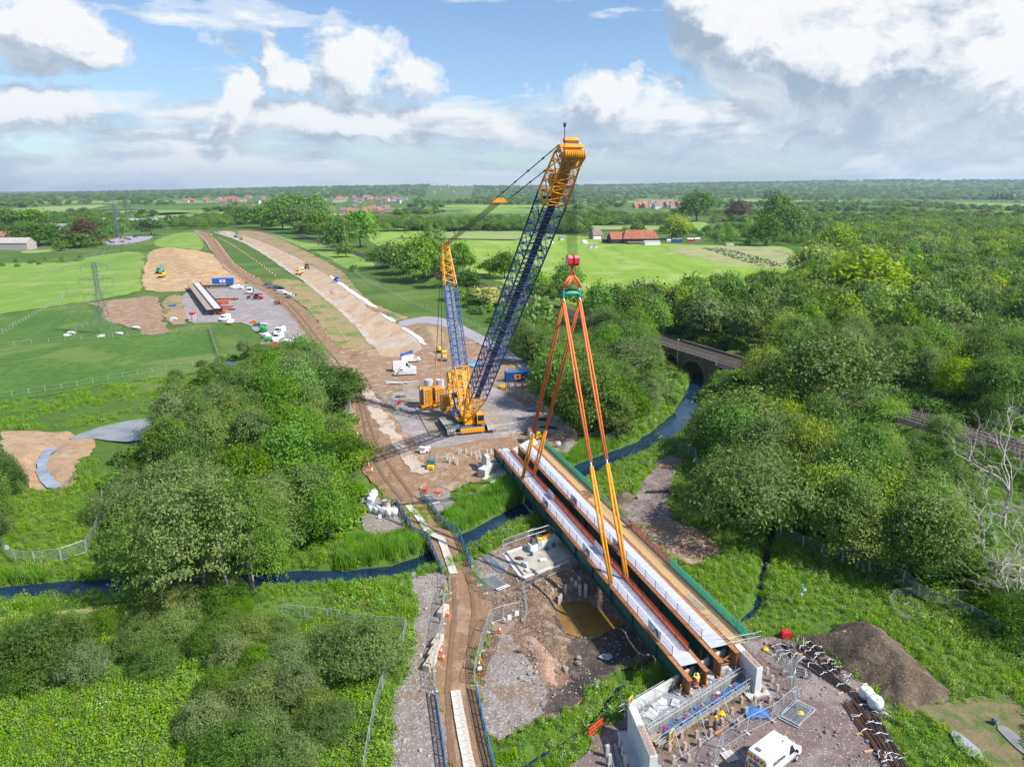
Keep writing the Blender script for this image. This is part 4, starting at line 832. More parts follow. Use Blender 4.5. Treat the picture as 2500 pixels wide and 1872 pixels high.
wood([(340, 1470), (640, 1445), (700, 1500), (680, 1530), (600, 1600), (420, 1640), (60, 1690), (0, 1600), (0, 1560), (150, 1530), (300, 1500)], 3.6, [('willow', 4), ('shrub', 2), ('oakshrub', 2), ('darkshrub', 1)], (6, 8.5), 'bush in the thicket between the mown strip and the nettle bed', 'bushes below the mown strip', 106)
wood([(470, 1600), (640, 1500), (760, 1540), (930, 1600), (905, 1680), (850, 1760), (760, 1872), (740, 1960), (500, 1960), (470, 1750)], 3.3, [('willow', 6), ('oakshrub', 1)], (6.5, 8.5), 'grey green willow bush in the thicket inside the wire fence', 'willow thicket inside the wire fence', 107)
wood([(-40, 1180), (40, 1180), (75, 1260), (50, 1350), (-40, 1370)], 4, [('dark', 2), ('oak', 2)], (6, 9), 'dark tree at the left edge by the fence panels', 'dark trees at the left edge', 108)
wood([(400, 960), (520, 930), (600, 880), (690, 870), (700, 900), (600, 955), (540, 1010), (450, 1010)], 4.5, [('alder', 2), ('willow', 2), ('shrub', 2)], (5, 8), 'shrubby tree on the bank above the pond', 'shrubby trees above the pond', 109)
wood([(480, 890), (600, 870), (640, 890), (600, 930), (500, 920)], 4.5, [('shrub', 3), ('oakshrub', 1)], (3, 5), 'low shrub beside the blue lined stream', 'shrubs by the lined stream', 110)
wood([(1120, 720), (1200, 715), (1300, 745), (1290, 800), (1330, 830), (1280, 860), (1200, 790), (1150, 760)], 5, [('shrub', 3), ('oakshrub', 2), ('fresh', 1)], (5, 8), 'bush on the slope below the railway behind the boom', 'bushes below the railway', 111)
wood([(900, 566), (900, 545), (1060, 548), (1250, 545), (1400, 540), (1440, 575), (1280, 567)], 13, [('oak', 3), ('fresh', 2), ('greyalder', 1)], (10, 14), 'tree in the belt along the top of the lime meadow', 'tree belt above the meadow', 112, wr=(.5, .65))
wood([(1430, 545), (1560, 535), (1660, 535), (1660, 560), (1700, 575), (1640, 590), (1560, 560), (1450, 560)], 14, [('oak', 3), ('fresh', 2), ('alder', 1)], (9, 13), 'tree behind the farm buildings', 'trees behind the farm', 113, wr=(.5, .6))
wood([(1700, 575), (1760, 560), (1960, 575), (1990, 610), (1945, 612), (1900, 597), (1760, 597)], 12, [('willow', 2), ('oakshrub', 3), ('fresh', 2), ('oak', 1)], (8, 12), 'bushy tree along the far edge of the rough pasture', 'bushy trees at the edge of the rough pasture', 114, wr=(.5, .6))
wood([(420, 560), (500, 535), (600, 530), (600, 548), (520, 560)], 14, [('oak', 2), ('fresh', 2)], (8, 12), 'tree behind the top of the new road', 'trees behind the top of the new road', 115, wr=(.5, .6))
wood([(0, 600), (0, 545), (120, 530), (280, 530), (330, 560), (260, 590), (150, 560), (60, 580)], 18, [('oak', 2), ('dark', 2), ('fresh', 1)], (9, 13), 'tree among the barns on the left', 'trees among the barns', 116, wr=(.5, .6))
wood([(0, 655), (190, 640), (200, 628), (0, 640)], 11, [('oakshrub', 3), ('shrub', 1)], (4, 6), 'small bush in the ditch line across the pale field', 'bushes in the field ditch', 117)
WOODS.sort(reverse=True)
BUD = max(0, 292-NTREE[0])
LMK = [(x, y, t) for x, y, t in ((1700, 930, 'by the viaduct arch'), (1600, 1060, 'on the river bend below the viaduct'), (1440, 1060, 'on the bank by the reeds'), (1350, 980, 'beside the crane pad fence'), (1290, 880, 'behind the blue container'), (1330, 790, 'below the railway behind the boom'), (1520, 830, 'left of the viaduct under the railway'), (1420, 900, 'in the middle of the wood by the slings'),
 (1550, 790, 'at the meadow corner behind the railway'), (1750, 780, 'behind the viaduct'), (1900, 720, 'near the rough pasture'), (2000, 850, 'behind the round railway oak'), (2200, 800, 'in the deep right-hand wood'), (2200, 950, 'just behind the railway'), (2420, 940, 'behind the railway at the right edge'), (2450, 780, 'high up at the right edge'), (2300, 650, 'in the far right-hand wood'), (2060, 620, 'above the rough pasture corner'),
 (1760, 1130, 'beside the footpath fence'), (1850, 1230, 'above the brook'), (1950, 1100, 'between river and railway'), (2000, 1300, 'behind the near fence start'), (2150, 1180, 'in the hollow before the railway'), (2150, 1370, 'behind the near fence middle'), (2320, 1250, 'in front of the bare trees'), (2350, 1440, 'beside the dark brushwood'), (2470, 1180, 'near the spreading bare tree'), (2300, 1110, 'below the open railway stretch'),
 (650, 920, 'at the top of the left wood'), (800, 1040, 'beside the haul road bend'), (560, 1060, 'by the pond end'), (330, 1120, 'at the left tip of the pond wood'), (480, 1180, 'in the middle of the left wood'), (680, 1120, 'in the left wood near the road'), (800, 1260, 'behind the bulk bags'), (650, 1330, 'on the left river bank'), (400, 1340, 'above the left river reach'), (320, 1240, 'at the left wood edge by the fence panels'),
 (100, 1600, 'below the mown strip'), (350, 1540, 'in the thicket under the dead trunks'), (550, 1550, 'in the thicket above the nettles'), (700, 1580, 'in the willow thicket top'), (850, 1650, 'in the willow thicket by the fence corner'), (650, 1750, 'in the willow thicket middle'), (600, 1860, 'in the willow thicket at the bottom edge'))]
ADJ = {'oak': 'rounded green oak', 'dark': 'dark green oak', 'alder': 'feathery green alder', 'greyalder': 'grey green alder', 'fresh': 'fresh green tree', 'lime': 'yellow green tree', 'willow': 'silvery willow bush', 'shrub': 'bright green bush', 'oakshrub': 'mid green bush', 'darkshrub': 'dark blue green bush', 'copper': 'copper tree', 'hawthorn': 'pale bush'}
for s, kind, x, y, z, H, Rr, label, group in WOODS[:BUD]:
 a, b, _ = PR((x, y, z)); m_ = min(LMK, key=lambda q: (q[0]-a)**2+2*(q[1]-b)**2); label = ('tall ' if H > 10 else 'low ' if H < 5 else '')+ADJ[kind]+' '+m_[2] if (m_[0]-a)**2+2*(m_[1]-b)**2 < 170**2 else ADJ[kind]+' among the '+group
 tree(kind, (x, y, z), H, Rr, label, 'bush' if kind in ('shrub', 'willow', 'oakshrub', 'darkshrub') else 'tree', group)
REST = WOODS[BUD:]
# ---- scattered vegetation as single 'stuff' objects
def scatter(name, protos, pts, rot, scl, idx, nonuni=None):
 pc = bpy.data.collections.new(name+'_sources')
 for i, me in enumerate(protos):
  pc.objects.link(bpy.data.objects.new('%s_source_%02d' % (name, i), me))
 me = bpy.data.meshes.new(name); me.vertices.add(len(pts)); me.vertices.foreach_set('co', np.asarray(pts, np.float32).ravel())
 def attr(n, t, v, f='value'):
  a = me.attributes.new(n, t, 'POINT'); a.data.foreach_set(f, np.ascontiguousarray(v).ravel())
 attr('rot', 'FLOAT_VECTOR', np.asarray(rot, np.float32), 'vector'); attr('idx', 'INT', np.asarray(idx, np.int32))
 attr('scl', 'FLOAT_VECTOR', np.asarray(scl, np.float32), 'vector'); me.update()
 o = link(name, me); o['kind'] = 'stuff'
 ng = bpy.data.node_groups.new(name+'_scatter', 'GeometryNodeTree')
 ng.interface.new_socket('Geometry', in_out='INPUT', socket_type='NodeSocketGeometry'); ng.interface.new_socket('Geometry', in_out='OUTPUT', socket_type='NodeSocketGeometry')
 gi = ng.nodes.new('NodeGroupInput'); go = ng.nodes.new('NodeGroupOutput'); mp = ng.nodes.new('GeometryNodeMeshToPoints'); io = ng.nodes.new('GeometryNodeInstanceOnPoints')
 ci = ng.nodes.new('GeometryNodeCollectionInfo'); ci.inputs['Collection'].default_value = pc; ci.inputs['Separate Children'].default_value = True; ci.inputs['Reset Children'].default_value = True
 def na(n, t):
  a = ng.nodes.new('GeometryNodeInputNamedAttribute'); a.data_type = t; a.inputs['Name'].default_value = n; return a.outputs['Attribute']
 L = ng.links.new; L(gi.outputs[0], mp.inputs['Mesh']); L(mp.outputs[0], io.inputs['Points']); L(ci.outputs[0], io.inputs['Instance']); io.inputs['Pick Instance'].default_value = True
 L(na('idx', 'INT'), io.inputs['Instance Index']); L(na('rot', 'FLOAT_VECTOR'), io.inputs['Rotation']); L(na('scl', 'FLOAT_VECTOR'), io.inputs['Scale']); L(io.outputs[0], go.inputs[0])
 md = o.modifiers.new('scatter', 'NODES'); md.node_group = ng; return o
def zrot(n, g, tilt=.12): return np.stack([g.normal(0, tilt, n), g.normal(0, tilt, n), g.uniform(0, 6.28, n)], 1)
def inpoly(P, dens, g, avoid=True, wat=True, bare=True):
 x0, y0 = P.min(0); x1, y1 = P.max(0); n = int((x1-x0)*(y1-y0)*dens); x = g.uniform(x0, x1, n); y = g.uniform(y0, y1, n); k = inside(P, x, y)
 a, b, c = PRn(x, y, np.zeros(n)); k &= (a > -180) & (a < 2680) & (b < 2060)
 x, y = x[k], y[k]; k = np.ones(len(x), bool)
 if bare:
  for B in BARE:
   x0, y0 = B.min(0); x1, y1 = B.max(0); kk = np.where(k & (x > x0) & (x < x1) & (y > y0) & (y < y1))[0]
   if len(kk):
    kk = kk[inside(B, x[kk], y[kk])]
    if len(kk): k[kk[dist_line(loop(B), x[kk], y[kk]) > 1.5*np.maximum(0, fbm(x[kk]/2.3, y[kk]/2.3, 3)-.28)]] = False
 if wat:
  zz = height(x, y); k &= (zz > -.95); k &= ~(inside(POND, x, y) | inside(CHAN, x, y)); k &= ~((dist_line(RIV, x, y) < 6) & (zz < -1.1))
 return x[k], y[k]
def blades(n, h, w, spread, seed, mt, lean=.35, seg=2):
 g = np.random.default_rng(seed); V = []; T_ = []
 for i in range(n):
  a = g.uniform(0, 6.28); r = spread*math.sqrt(g.random()); p = np.array([r*math.cos(a), r*math.sin(a), -.05]); hh = h*g.uniform(.6, 1.1); a2 = g.uniform(0, 6.28)
  d = np.array([math.cos(a2), math.sin(a2), 0]); s = np.array([-d[1], d[0], 0])*w*g.uniform(.7, 1.2); m_ = p+np.array([0, 0, hh*.6])+d*lean*hh*.3; t = p+np.array([0, 0, hh])+d*lean*hh*.9
  V += [p-s/2, p+s/2, m_+s*.4, m_-s*.4, m_-s*.4, m_+s*.4, t+s*.06, t-s*.06]; tt = g.random(); T_ += [tt, min(1, tt+.1)]
 return cardmesh('blades', np.array(V), np.array(T_), mt)
def herb(n, h, r, size, seed, mt='herb', fl=0, flh=1.05):
 g = np.random.default_rng(seed); d = g.normal(size=(n, 3)); d /= np.linalg.norm(d, axis=1, keepdims=True); d[:, 2] = np.abs(d[:, 2]); q = g.uniform(.45, 1, (n, 1))
 C = d*np.array([r, r, h])*q; C[:, 2] += .02; V = cards(C, d*.5+g.normal(size=(n, 3))*.5+np.array([0, 0, .6]), size*g.uniform(.6, 1.3, n), None, seed); T_ = g.uniform(0, 1, n); X = np.zeros(n)
 if fl:
  a = g.uniform(0, 6.28, fl); rr = r*np.sqrt(g.random(fl)); F = np.stack([rr*np.cos(a), rr*np.sin(a), h*flh*g.uniform(.8, 1.15, fl)], 1); S = g.uniform(.07, .15, fl)
  V = np.concatenate([V, cards(F, np.array([[0, 0, 1.0]])+g.normal(size=(fl, 3))*.25, S, S*.9, seed+1)]); T_ = np.concatenate([T_, g.uniform(0, 1, fl)]); X = np.concatenate([X, np.ones(fl)])
 return cardmesh('herb', V, T_, [LM[mt], LM['flower']], X)
g0 = np.random.default_rng(77)
def veg(name, px_list, dens, protos, smin, smax, wts=None, clump=None, **k):
 X = []; Y = []
 for px in px_list:
  x, y = inpoly(poly(px), dens, g0, **k); X.append(x); Y.append(y)
 x = np.concatenate(X); y = np.concatenate(Y)
 f = fbm(x/5+2, y/5+8, 3)
 if clump: k2 = f > clump; x, y, f = x[k2], y[k2], f[k2]
 z = height(x, y); n = len(x); s = g0.uniform(smin, smax, n)*(.4+1.2*f)
 wts = np.array(wts or [1]*len(protos), float); m_ = len(protos); idx = g0.choice(m_, n, p=wts/wts.sum()); f2 = fbm(x/3.1+40, y/3.1, 2); idx = np.where((f2 > .58) & (g0.random(n) < .7), (m_-1)*(f2*29 % 1 > .5), idx).astype(int)
 return scatter(name, protos, np.stack([x, y, z], 1), zrot(n, g0), np.stack([s, s, s*g0.uniform(.8, 1.2, n)], 1), idx)
HB = [herb(84, .75, .62, .17, 1), herb(72, .6, .7, .16, 2), herb(76, .95, .55, .16, 3, 'grass'), herb(70, .85, .6, .16, 4, 'herb', 9), herb(70, .8, .7, .15, 5, 'alder')]
BL = [blades(16, .55, .035, .3, 6, LM['grass']), blades(18, .7, .04, .32, 7, LM['herb']), blades(14, .4, .035, .3, 8, LM['grass'])]
RD = [blades(26, 1.55, .055, .5, 9, LM['reed'], .22), blades(24, 1.75, .05, .5, 10, LM['reed'], .18), blades(22, 1.2, .05, .45, 11, LM['herb'], .3)]
LOWL = [(-150, 1700), (0, 1690), (200, 1680), (420, 1640), (560, 1560), (700, 1500), (980, 1400), (1020, 1420), (1020, 1570), (960, 1760), (945, 1960), (-150, 1960)]
veg('nettle_bed', [LOWL], 5.5, HB, .75, 1.35, [5, 4, 2, .12, 1.5])
veg('bank_herbs', [[(-60, 1475), (0, 1478), (330, 1455), (330, 1472), (0, 1500), (-60, 1510)], [(640, 1425), (860, 1425), (1060, 1390), (1085, 1390), (1020, 1420), (990, 1440), (640, 1460)],
 [(1085, 1390), (1150, 1330), (1240, 1285), (1330, 1245), (1340, 1270), (1250, 1315), (1180, 1345), (1140, 1370)], [(1480, 1140), (1560, 1112), (1640, 1075), (1650, 1100), (1600, 1130), (1560, 1180), (1550, 1215), (1500, 1215), (1400, 1260), (1390, 1190)],
 [(1200, 1825), (1320, 1760), (1430, 1692), (1600, 1606), (1720, 1570), (1760, 1600), (1600, 1680), (1480, 1770), (1380, 1870), (1330, 1930), (1180, 1960)]], 5, HB+RD[2:], .7, 1.15, [5, 4, 2, 3, 1, 2])
veg('river_bank_herbs', [[(1560, 1085), (1640, 1012), (1690, 940), (1700, 895), (1765, 895), (1735, 985), (1705, 1060), (1640, 1090)], [(1480, 1100), (1600, 1052), (1650, 990), (1685, 915), (1630, 890), (1560, 1010)]], 2.2, HB+BL[:1], 1.0, 1.9)
veg('reeds', [[(1100, 1290), (1085, 1250), (1115, 1235), (1180, 1205), (1230, 1175), (1300, 1165), (1370, 1150), (1330, 1205), (1290, 1235), (1200, 1280), (1130, 1315)], [(820, 1405), (830, 1350), (870, 1310), (910, 1318), (975, 1302), (1020, 1320), (1050, 1350), (1000, 1385), (900, 1402)],
 [(1385, 1125), (1420, 1085), (1480, 1075), (1540, 1085), (1480, 1120), (1400, 1158)], [(0, 1440), (0, 1405), (330, 1390), (330, 1425), (150, 1437)]], 5.5, RD, .75, 1.1, [3, 2, 1.5])
veg('rank_herbs', [[(1690, 1180), (1750, 1240), (1830, 1310), (1930, 1310), (2100, 1385), (2290, 1470), (2400, 1520), (2350, 1650), (2270, 1640), (2200, 1580), (2110, 1515), (2070, 1500), (1990, 1525), (1940, 1560), (1830, 1550), (1720, 1480), (1690, 1400), (1770, 1345), (1720, 1290), (1670, 1275), (1660, 1180)],
 [(2380, 1060), (2600, 1050), (2600, 1560), (2400, 1480)], [(1700, 1400), (1760, 1350), (1870, 1400), (1850, 1530), (1800, 1560), (1740, 1530)]], 3.2, HB+BL, .6, 1.0, [3, 3, 3, 2, 1, 3, 2, 2])
veg('rank_grass_tufts', [[(2070, 1500), (2290, 1470), (2600, 1600), (2600, 1960), (2190, 1960), (2180, 1750), (2340, 1710), (2250, 1590)], [(0, 1200), (250, 1190), (300, 1330), (330, 1400), (0, 1410)], [(590, 1330), (860, 1300), (860, 1350), (830, 1400), (640, 1400)]], 4.2, BL+HB[:3], .7, 1.15, [3, 3, 3, 1, 1, 2])
veg('bank_grass', [[(1300, 1070), (1380, 1060), (1480, 1080), (1400, 1160), (1350, 1150)], [(1640, 1050), (1720, 1060), (1740, 1180), (1690, 1190), (1690, 1130), (1650, 1105)], [(1210, 960), (1270, 905), (1340, 960), (1450, 1060), (1440, 1080), (1390, 1045), (1300, 985)]], 3, BL+HB[:2], .7, 1.1)
veg('rough_field_grass', [[(0, 985), (300, 935), (530, 905), (640, 890), (700, 900), (540, 1000), (340, 1015), (180, 1045), (0, 1050)], [(180, 1130), (235, 1110), (240, 1180), (180, 1200)]], 1.2, BL+HB[:2], .9, 1.6, clump=.42)
def stones():
 X = []; Y = []
 for px, d in (([(1820, 1562), (1941, 1562), (2057, 1625), (2165, 1735), (2190, 1990), (1380, 1990), (1480, 1770), (1720, 1620)], 2.2), ([(1010, 1420), (1090, 1400), (1060, 1640), (1090, 1990), (940, 1990), (976, 1677), (1010, 1552)], 7), ([(1165, 1380), (1260, 1330), (1500, 1300), (1690, 1480), (1585, 1610), (1306, 1755), (1204, 1820), (1175, 1590)], 2.6), ([(880, 1210), (1000, 1285), (940, 1312), (880, 1270)], 8), ([(1250, 1560), (1380, 1600), (1330, 1665), (1270, 1620)], 6), ([(860, 1100), (960, 1060), (1180, 1160), (1060, 1220), (960, 1220)], .8)):
  P = poly(px); x0, y0 = P.min(0); x1, y1 = P.max(0); n = int((x1-x0)*(y1-y0)*d); x = g0.uniform(x0, x1, n); y = g0.uniform(y0, y1, n); k = inside(P, x, y) & (fbm(x/3, y/3, 3) > .42); X.append(x[k]); Y.append(y[k])
 x = np.concatenate(X); y = np.concatenate(Y); n = len(x); s = .035+.05*g0.exponential(1, n); s = np.minimum(s, .3)
 P3 = [MB().ball((0, 0, .3), (1, .8, .7), 6, 4, jit=.25).mesh('stone', m_) for m_ in (mat('stone_pale', (.42, .38, .34), .9), mat('stone_brown', (.24, .18, .14), .9), mat('stone_grey', (.30, .28, .27), .9))]
 scatter('loose_stones', P3, np.stack([x, y, height(x, y)+.13], 1), zrot(n, g0, .4), np.stack([s, s, s], 1), g0.integers(0, 3, n))
stones()
# rest of the woods and the far country
FAR = [crownf(0, 'oak', 11, 6.5, 420, 1.9), crownf(1, 'dark', 11, 6.5, 420, 1.9), crownf(2, 'fresh', 10, 6.5, 420, 1.9), crownf(3, 'alder', 12, 5.5, 420, 1.8), crownf(4, 'lime', 10, 6, 420, 1.8), crownf(5, 'willow', 10, 6, 420, 1.8), crownf(6, 'copper', 10, 6, 300, 2.0)]
NEAR1 = [TP[('oak', 1)][0][0], TP[('alder', 1)][0][0], TP[('greyalder', 1)][0][0], TP[('dark', 1)][1][0], TP[('fresh', 1)][2][0], TP[('lime', 1)][0][0], TP[('shrub', 1)][0][0], TP[('willow', 1)][0][0]]
nk = {'oak': (0, 11, 6.2), 'alder': (1, 13, 4.8), 'greyalder': (2, 13, 4.8), 'dark': (3, 11, 6.2), 'fresh': (4, 11, 6.2), 'lime': (5, 11, 6.2), 'shrub': (6, 4.2, 3.4), 'oakshrub': (6, 4.2, 3.4), 'darkshrub': (6, 4.2, 3.4), 'willow': (7, 4.2, 3.4), 'copper': (3, 11, 6.2), 'hawthorn': (7, 4.2, 3.4)}
if REST:
 A = [(x, y, z) for _, k, x, y, z, H, Rr, *_ in REST]; n = len(A)
 N0 = [TP[(k, 0)][0] for k in ('oak', 'alder', 'greyalder', 'dark', 'fresh', 'lime', 'oakshrub', 'willow')]; NEAR1 += [q[0] for q in N0]
 nr = {k: (v[0]+8, N0[v[0]][2], N0[v[0]][3]) for k, v in nk.items()}; NK = lambda k, y: nr[k] if y < 230 else nk[k]
 scatter('woodland', NEAR1, A, zrot(n, g0, .03), [(Rr/NK(k, y)[2], Rr/NK(k, y)[2], H/NK(k, y)[1]) for _, k, x, y, z, H, Rr, *_ in REST], [NK(k, y)[0] for _, k, x, y, *_ in REST])
veg('meadow_tufts', [[(-180, 1200), (640, 1180), (1100, 1180), (1450, 1040), (1720, 1050), (2680, 1480), (2680, 2050), (-180, 2050)]], 1.6, BL[:2]+HB[:3], .7, 1.2, [2, 2, 2, 2, 2])
def understory():
 x = []; y = []
 for px, d in (([(1265, 905), (1300, 745), (1600, 810), (1690, 930), (1660, 985), (1530, 1080), (1400, 1070)], .05), ([(1480, 775), (1960, 660), (2500, 700), (2560, 1060), (2350, 1010), (1830, 870)], .03), ([(1640, 870), (1800, 900), (2080, 985), (2340, 1055), (2560, 1100), (2560, 1590), (2250, 1450), (1900, 1290), (1740, 1180), (1700, 1000)], .13), ([(2080, 955), (2340, 1030), (2560, 1080), (2560, 1000), (2300, 960), (2090, 920)], .2), ([(2080, 980), (2340, 1050), (2560, 1100), (2560, 1200), (2340, 1120), (2070, 1030)], .15), ([(540, 1020), (700, 900), (840, 985), (880, 1200), (860, 1290), (640, 1400), (330, 1415), (260, 1330), (240, 1120)], .07)):
  a, b = inpoly(poly(px), d, g0); k = (dist_line(RAILXY, a, b) > 6); a, b = a[k], b[k]; x.append(a); y.append(b)
 x = np.concatenate(x); y = np.concatenate(y); a, b, c = PRn(x, y, height(x, y)+1.2); k = np.ones(len(x), bool)
 for P in PROT: k &= ~inside(P, a, b)
 x, y = x[k], y[k]; n = len(x); s = g0.uniform(.35, .95, n); P3 = [TP[('shrub', 1)][0][0], TP[('darkshrub', 1)][0][0], TP[('oakshrub', 1)][0][0]]
 scatter('undergrowth', P3, np.stack([x, y, height(x, y)-.2], 1), zrot(n, g0, .05), np.stack([s, s, s*.8], 1), g0.integers(0, 3, n))
understory()
FIELDS = [poly(q) for q in ([(880, 562), (1450, 572), (1960, 600), (1960, 670), (1560, 800), (1180, 680), (900, 610)], [(-60, 515), (270, 500), (290, 508), (130, 532), (-60, 545)], [(1040, 526), (1140, 514), (1335, 509), (1330, 532), (1220, 541), (1050, 550)],
 [(1560, 536), (1575, 523), (1645, 523), (1640, 540)], [(1520, 522), (1530, 495), (1750, 495), (1755, 520)], [(1655, 578), (1655, 545), (1735, 540), (1735, 570)], [(780, 540), (790, 508), (965, 508), (960, 536)], [(425, 506), (430, 486), (660, 482), (660, 502)], [(590, 514), (600, 488), (1010, 483), (1015, 506)], [(1020, 496), (1050, 472), (1160, 472), (1150, 492)], [(570, 545), (590, 506), (655, 503), (645, 545)], [(230, 600), (370, 600), (400, 560), (620, 540), (1200, 800), (1200, 900), (0, 1100), (0, 600)], [(0, 620), (0, 580), (150, 580), (240, 600), (200, 630)], [(245, 545), (390, 535), (400, 550), (250, 560)], [(80, 530), (160, 530), (160, 560), (80, 560)])]
def distant():
 g = np.random.default_rng(5); n = 30000
 r = np.exp(g.uniform(math.log(560), math.log(9800), n)); th = g.uniform(-.80, .80, n); x = r*np.sin(th); y = r*np.cos(th)
 f = fbm(x/260+5, y/190, 3)*.6+fbm(x/900, y/700+3, 3)*.4; az = x/y
 thr = np.interp(r, [560, 900, 1600, 3000, 6000], [.50, .47, .455, .44, .40])+.035-np.where(az > .28, .05, 0)-np.where(az > .42, .25*(r < 1000), 0)
 hedge = np.minimum(np.abs((x*.8+y*.6) % 260-130), np.abs((y*.85-x*.5) % 330-165)) < 7
 k = (f > thr) | (hedge & (g.random(n) < .65))
 for P in FIELDS+RANDF: k &= ~inside(P, x, y)
 k &= ~((r < 950) & (dist_line(RAILXY, x, y) < 14))
 a, b, c = PRn(x, y, np.zeros(n)); k &= ~((b > 555) & (a < 640)); k &= ~((b > 575) & (a < 1980))
 x, y, r = x[k], y[k], r[k]; n = len(x); s = g.uniform(.7, 1.15, n)*np.interp(r, [500, 2500, 9000], [1, 1.45, 3.4]); z = height(x, y)-.5
 idx = g.choice(7, n, p=[.26, .13, .18, .15, .09, .16, .03]); h = s*np.interp(r, [500, 2500, 9000], [1, .9, .5])
 scatter('distant_woodland', FAR, np.stack([x, y, z], 1), zrot(n, g, .03), np.stack([s, s, h], 1), idx); return n
NFAR = distant()
print('TREES', NTREE[0], len(WOODS), len(REST), 'far', NFAR)
# ---------------------------------------------------------------- air
def haze():
 b = MB()
 x0, x1, y0, y1, z0, z1 = -11500, 11500, -130, 15000, -4, 290
 b.box(((x0+x1)/2, (y0+y1)/2, (z0+z1)/2), (x1-x0, y1-y0, z1-z0))
 m = bpy.data.materials.new('haze_air'); m.use_nodes = True; nt = m.node_tree; nt.nodes.clear()
 v = nd(nt, 'ShaderNodeVolumePrincipled'); v.inputs['Color'].default_value = (.66, .84, 1.0, 1); v.inputs['Density'].default_value = HAZE; v.inputs['Anisotropy'].default_value = .2
 o = nd(nt, 'ShaderNodeOutputMaterial'); nt.links.new(v.outputs[0], o.inputs['Volume'])
 h = b.build('haze', m); h['kind'] = 'stuff'
HAZE = .000062
haze()
# ---------------------------------------------------------------- materials for made things
YEL = mat('crane_yellow', (.80, .36, .012), .45, var=.12, scale=.7, coat=.2); YELD = mat('crane_amber', (.78, .31, .012), .5, var=.15, scale=.9)
NAVY = mat('boom_blue', (.014, .045, .17), .42, var=.2, scale=.6, coat=.15); NAVD = mat('walkway_blue', (.010, .022, .075), .6, var=.2)
MBLUE = mat('mast_blue', (.035, .10, .27), .5, var=.2, scale=.8); STEEL = mat('galvanised', (.50, .52, .54), .45, .6); DKST = mat('dark_steel', (.035, .035, .04), .55, .4)
ROPE = mat('wire_rope', (.035, .035, .035), .6, .3); TRK = mat('track_steel', (.36, .32, .28), .75, .2, var=.25, scale=2, bump=.3); TRKF = mat('track_frame_blue', (.05, .075, .12), .6, var=.2)
RUST = mat('weathering_steel', (.36, .15, .055), .8, var=.3, scale=1.5, bump=.2, col2=(.20, .085, .04)); RUSTD = mat('dark_rust', (.13, .06, .04), .85, var=.25, scale=2)
GREEN = mat('girder_green', (.012, .085, .068), .45, var=.12, scale=.5); WHP = mat('white_paint', (.80, .80, .79), .35, var=.04, scale=.5, coat=.3)
DECK = mat('deck_panel_white', (.56, .575, .65), .6, var=.07, scale=.9); REDN = mat('red_netting', (.52, .06, .035), .8); GLS = mat('dark_glass', (.015, .02, .025), .06, 0, var=0, coat=.5)
BLDR = mat('boulder_stone', (.30, .255, .20), .9, var=.25, scale=2, bump=.3); BLK = mat('black_rubber', (.02, .02, .02), .85); ORS = mat('orange_sling', (.78, .20, .06), .75, var=.15, scale=2); ORY = mat('amber_sling', (.85, .33, .012), .7, var=.12, scale=2); REDO = mat('dark_orange_sling', (.45, .095, .03), .8)
RED = mat('red_paint', (.60, .02, .03), .4, var=.08, coat=.2); TEAL = mat('teal_paint', (.02, .34, .27), .45, var=.1); WOOD = mat('scaffold_timber', (.50, .33, .16), .85, var=.25, scale=1.4, bump=.2); WOODG = mat('grey_timber', (.34, .29, .22), .9, var=.25, scale=1.4, bump=.25)
BLUE = mat('container_blue', (.015, .085, .27), .5, var=.12, scale=.8); BLUEL = mat('parapet_blue', (.075, .18, .36), .5, var=.15); ORG = mat('safety_orange', (.85, .14, .02), .6); HIV = mat('hi_vis_yellow', (.62, .85, .02), .7); YELS = mat('bright_yellow', (.88, .58, .02), .5)
WHB = mat('white_fabric', (.78, .78, .76), .85, var=.1, scale=1.5, bump=.3); GREY = mat('grey_plastic', (.16, .17, .18), .6); LGREY = mat('light_grey', (.5, .5, .5), .6); BLT = mat('blue_sheet', (.06, .22, .55), .35, var=.2, scale=2, bump=.5); SKIN = mat('skin', (.5, .3, .2), .6)
def netm(name, col, a, sc=9, tr=0.25):
 m, nt, b = bsdf(name); tc = nd(nt, 'ShaderNodeTexCoord'); b.inputs['Base Color'].default_value = (*col, 1); b.inputs['Roughness'].default_value = .8
 n = noise(nt, tc.outputs['Object'], sc, 3); nt.links.new(ramp(nt, n, [(.3, (max(0, a-tr),)*3), (.7, (min(1, a+tr),)*3)]), b.inputs['Alpha'])
 t = nd(nt, 'ShaderNodeBsdfTranslucent'); t.inputs[0].default_value = (*col, 1); tp = nd(nt, 'ShaderNodeBsdfTransparent'); m2 = nd(nt, 'ShaderNodeMixShader'); m1 = nd(nt, 'ShaderNodeMixShader'); m1.inputs[0].default_value = .5
 nt.links.new(b.inputs['Alpha'].links[0].from_socket, m2.inputs[0]); nt.links.new(tp.outputs[0], m2.inputs[1]); nt.links.new(t.outputs[0], m2.inputs[2]); nt.links.new(b.outputs[0], m1.inputs[1]); nt.links.new(m2.outputs[0], m1.inputs[2]); nt.links.new(m1.outputs[0], nt.nodes['Material Output'].inputs[0]); return m
NETG = netm('green_netting', (.03, .42, .24), .85, 6, .15); NETR = netm('red_debris_net', (.50, .10, .06), .55, 6, .2); NETV = netm('grey_safety_net', (.42, .38, .46), .32, 6, .12); MESHF = netm('welded_mesh', (.48, .52, .54), .13, 12, .05); NETB = netm('blue_film', (.10, .30, .65), .7, 3, .25)
GALV = mat('fence_galv', (.52, .55, .57), .5, .4)
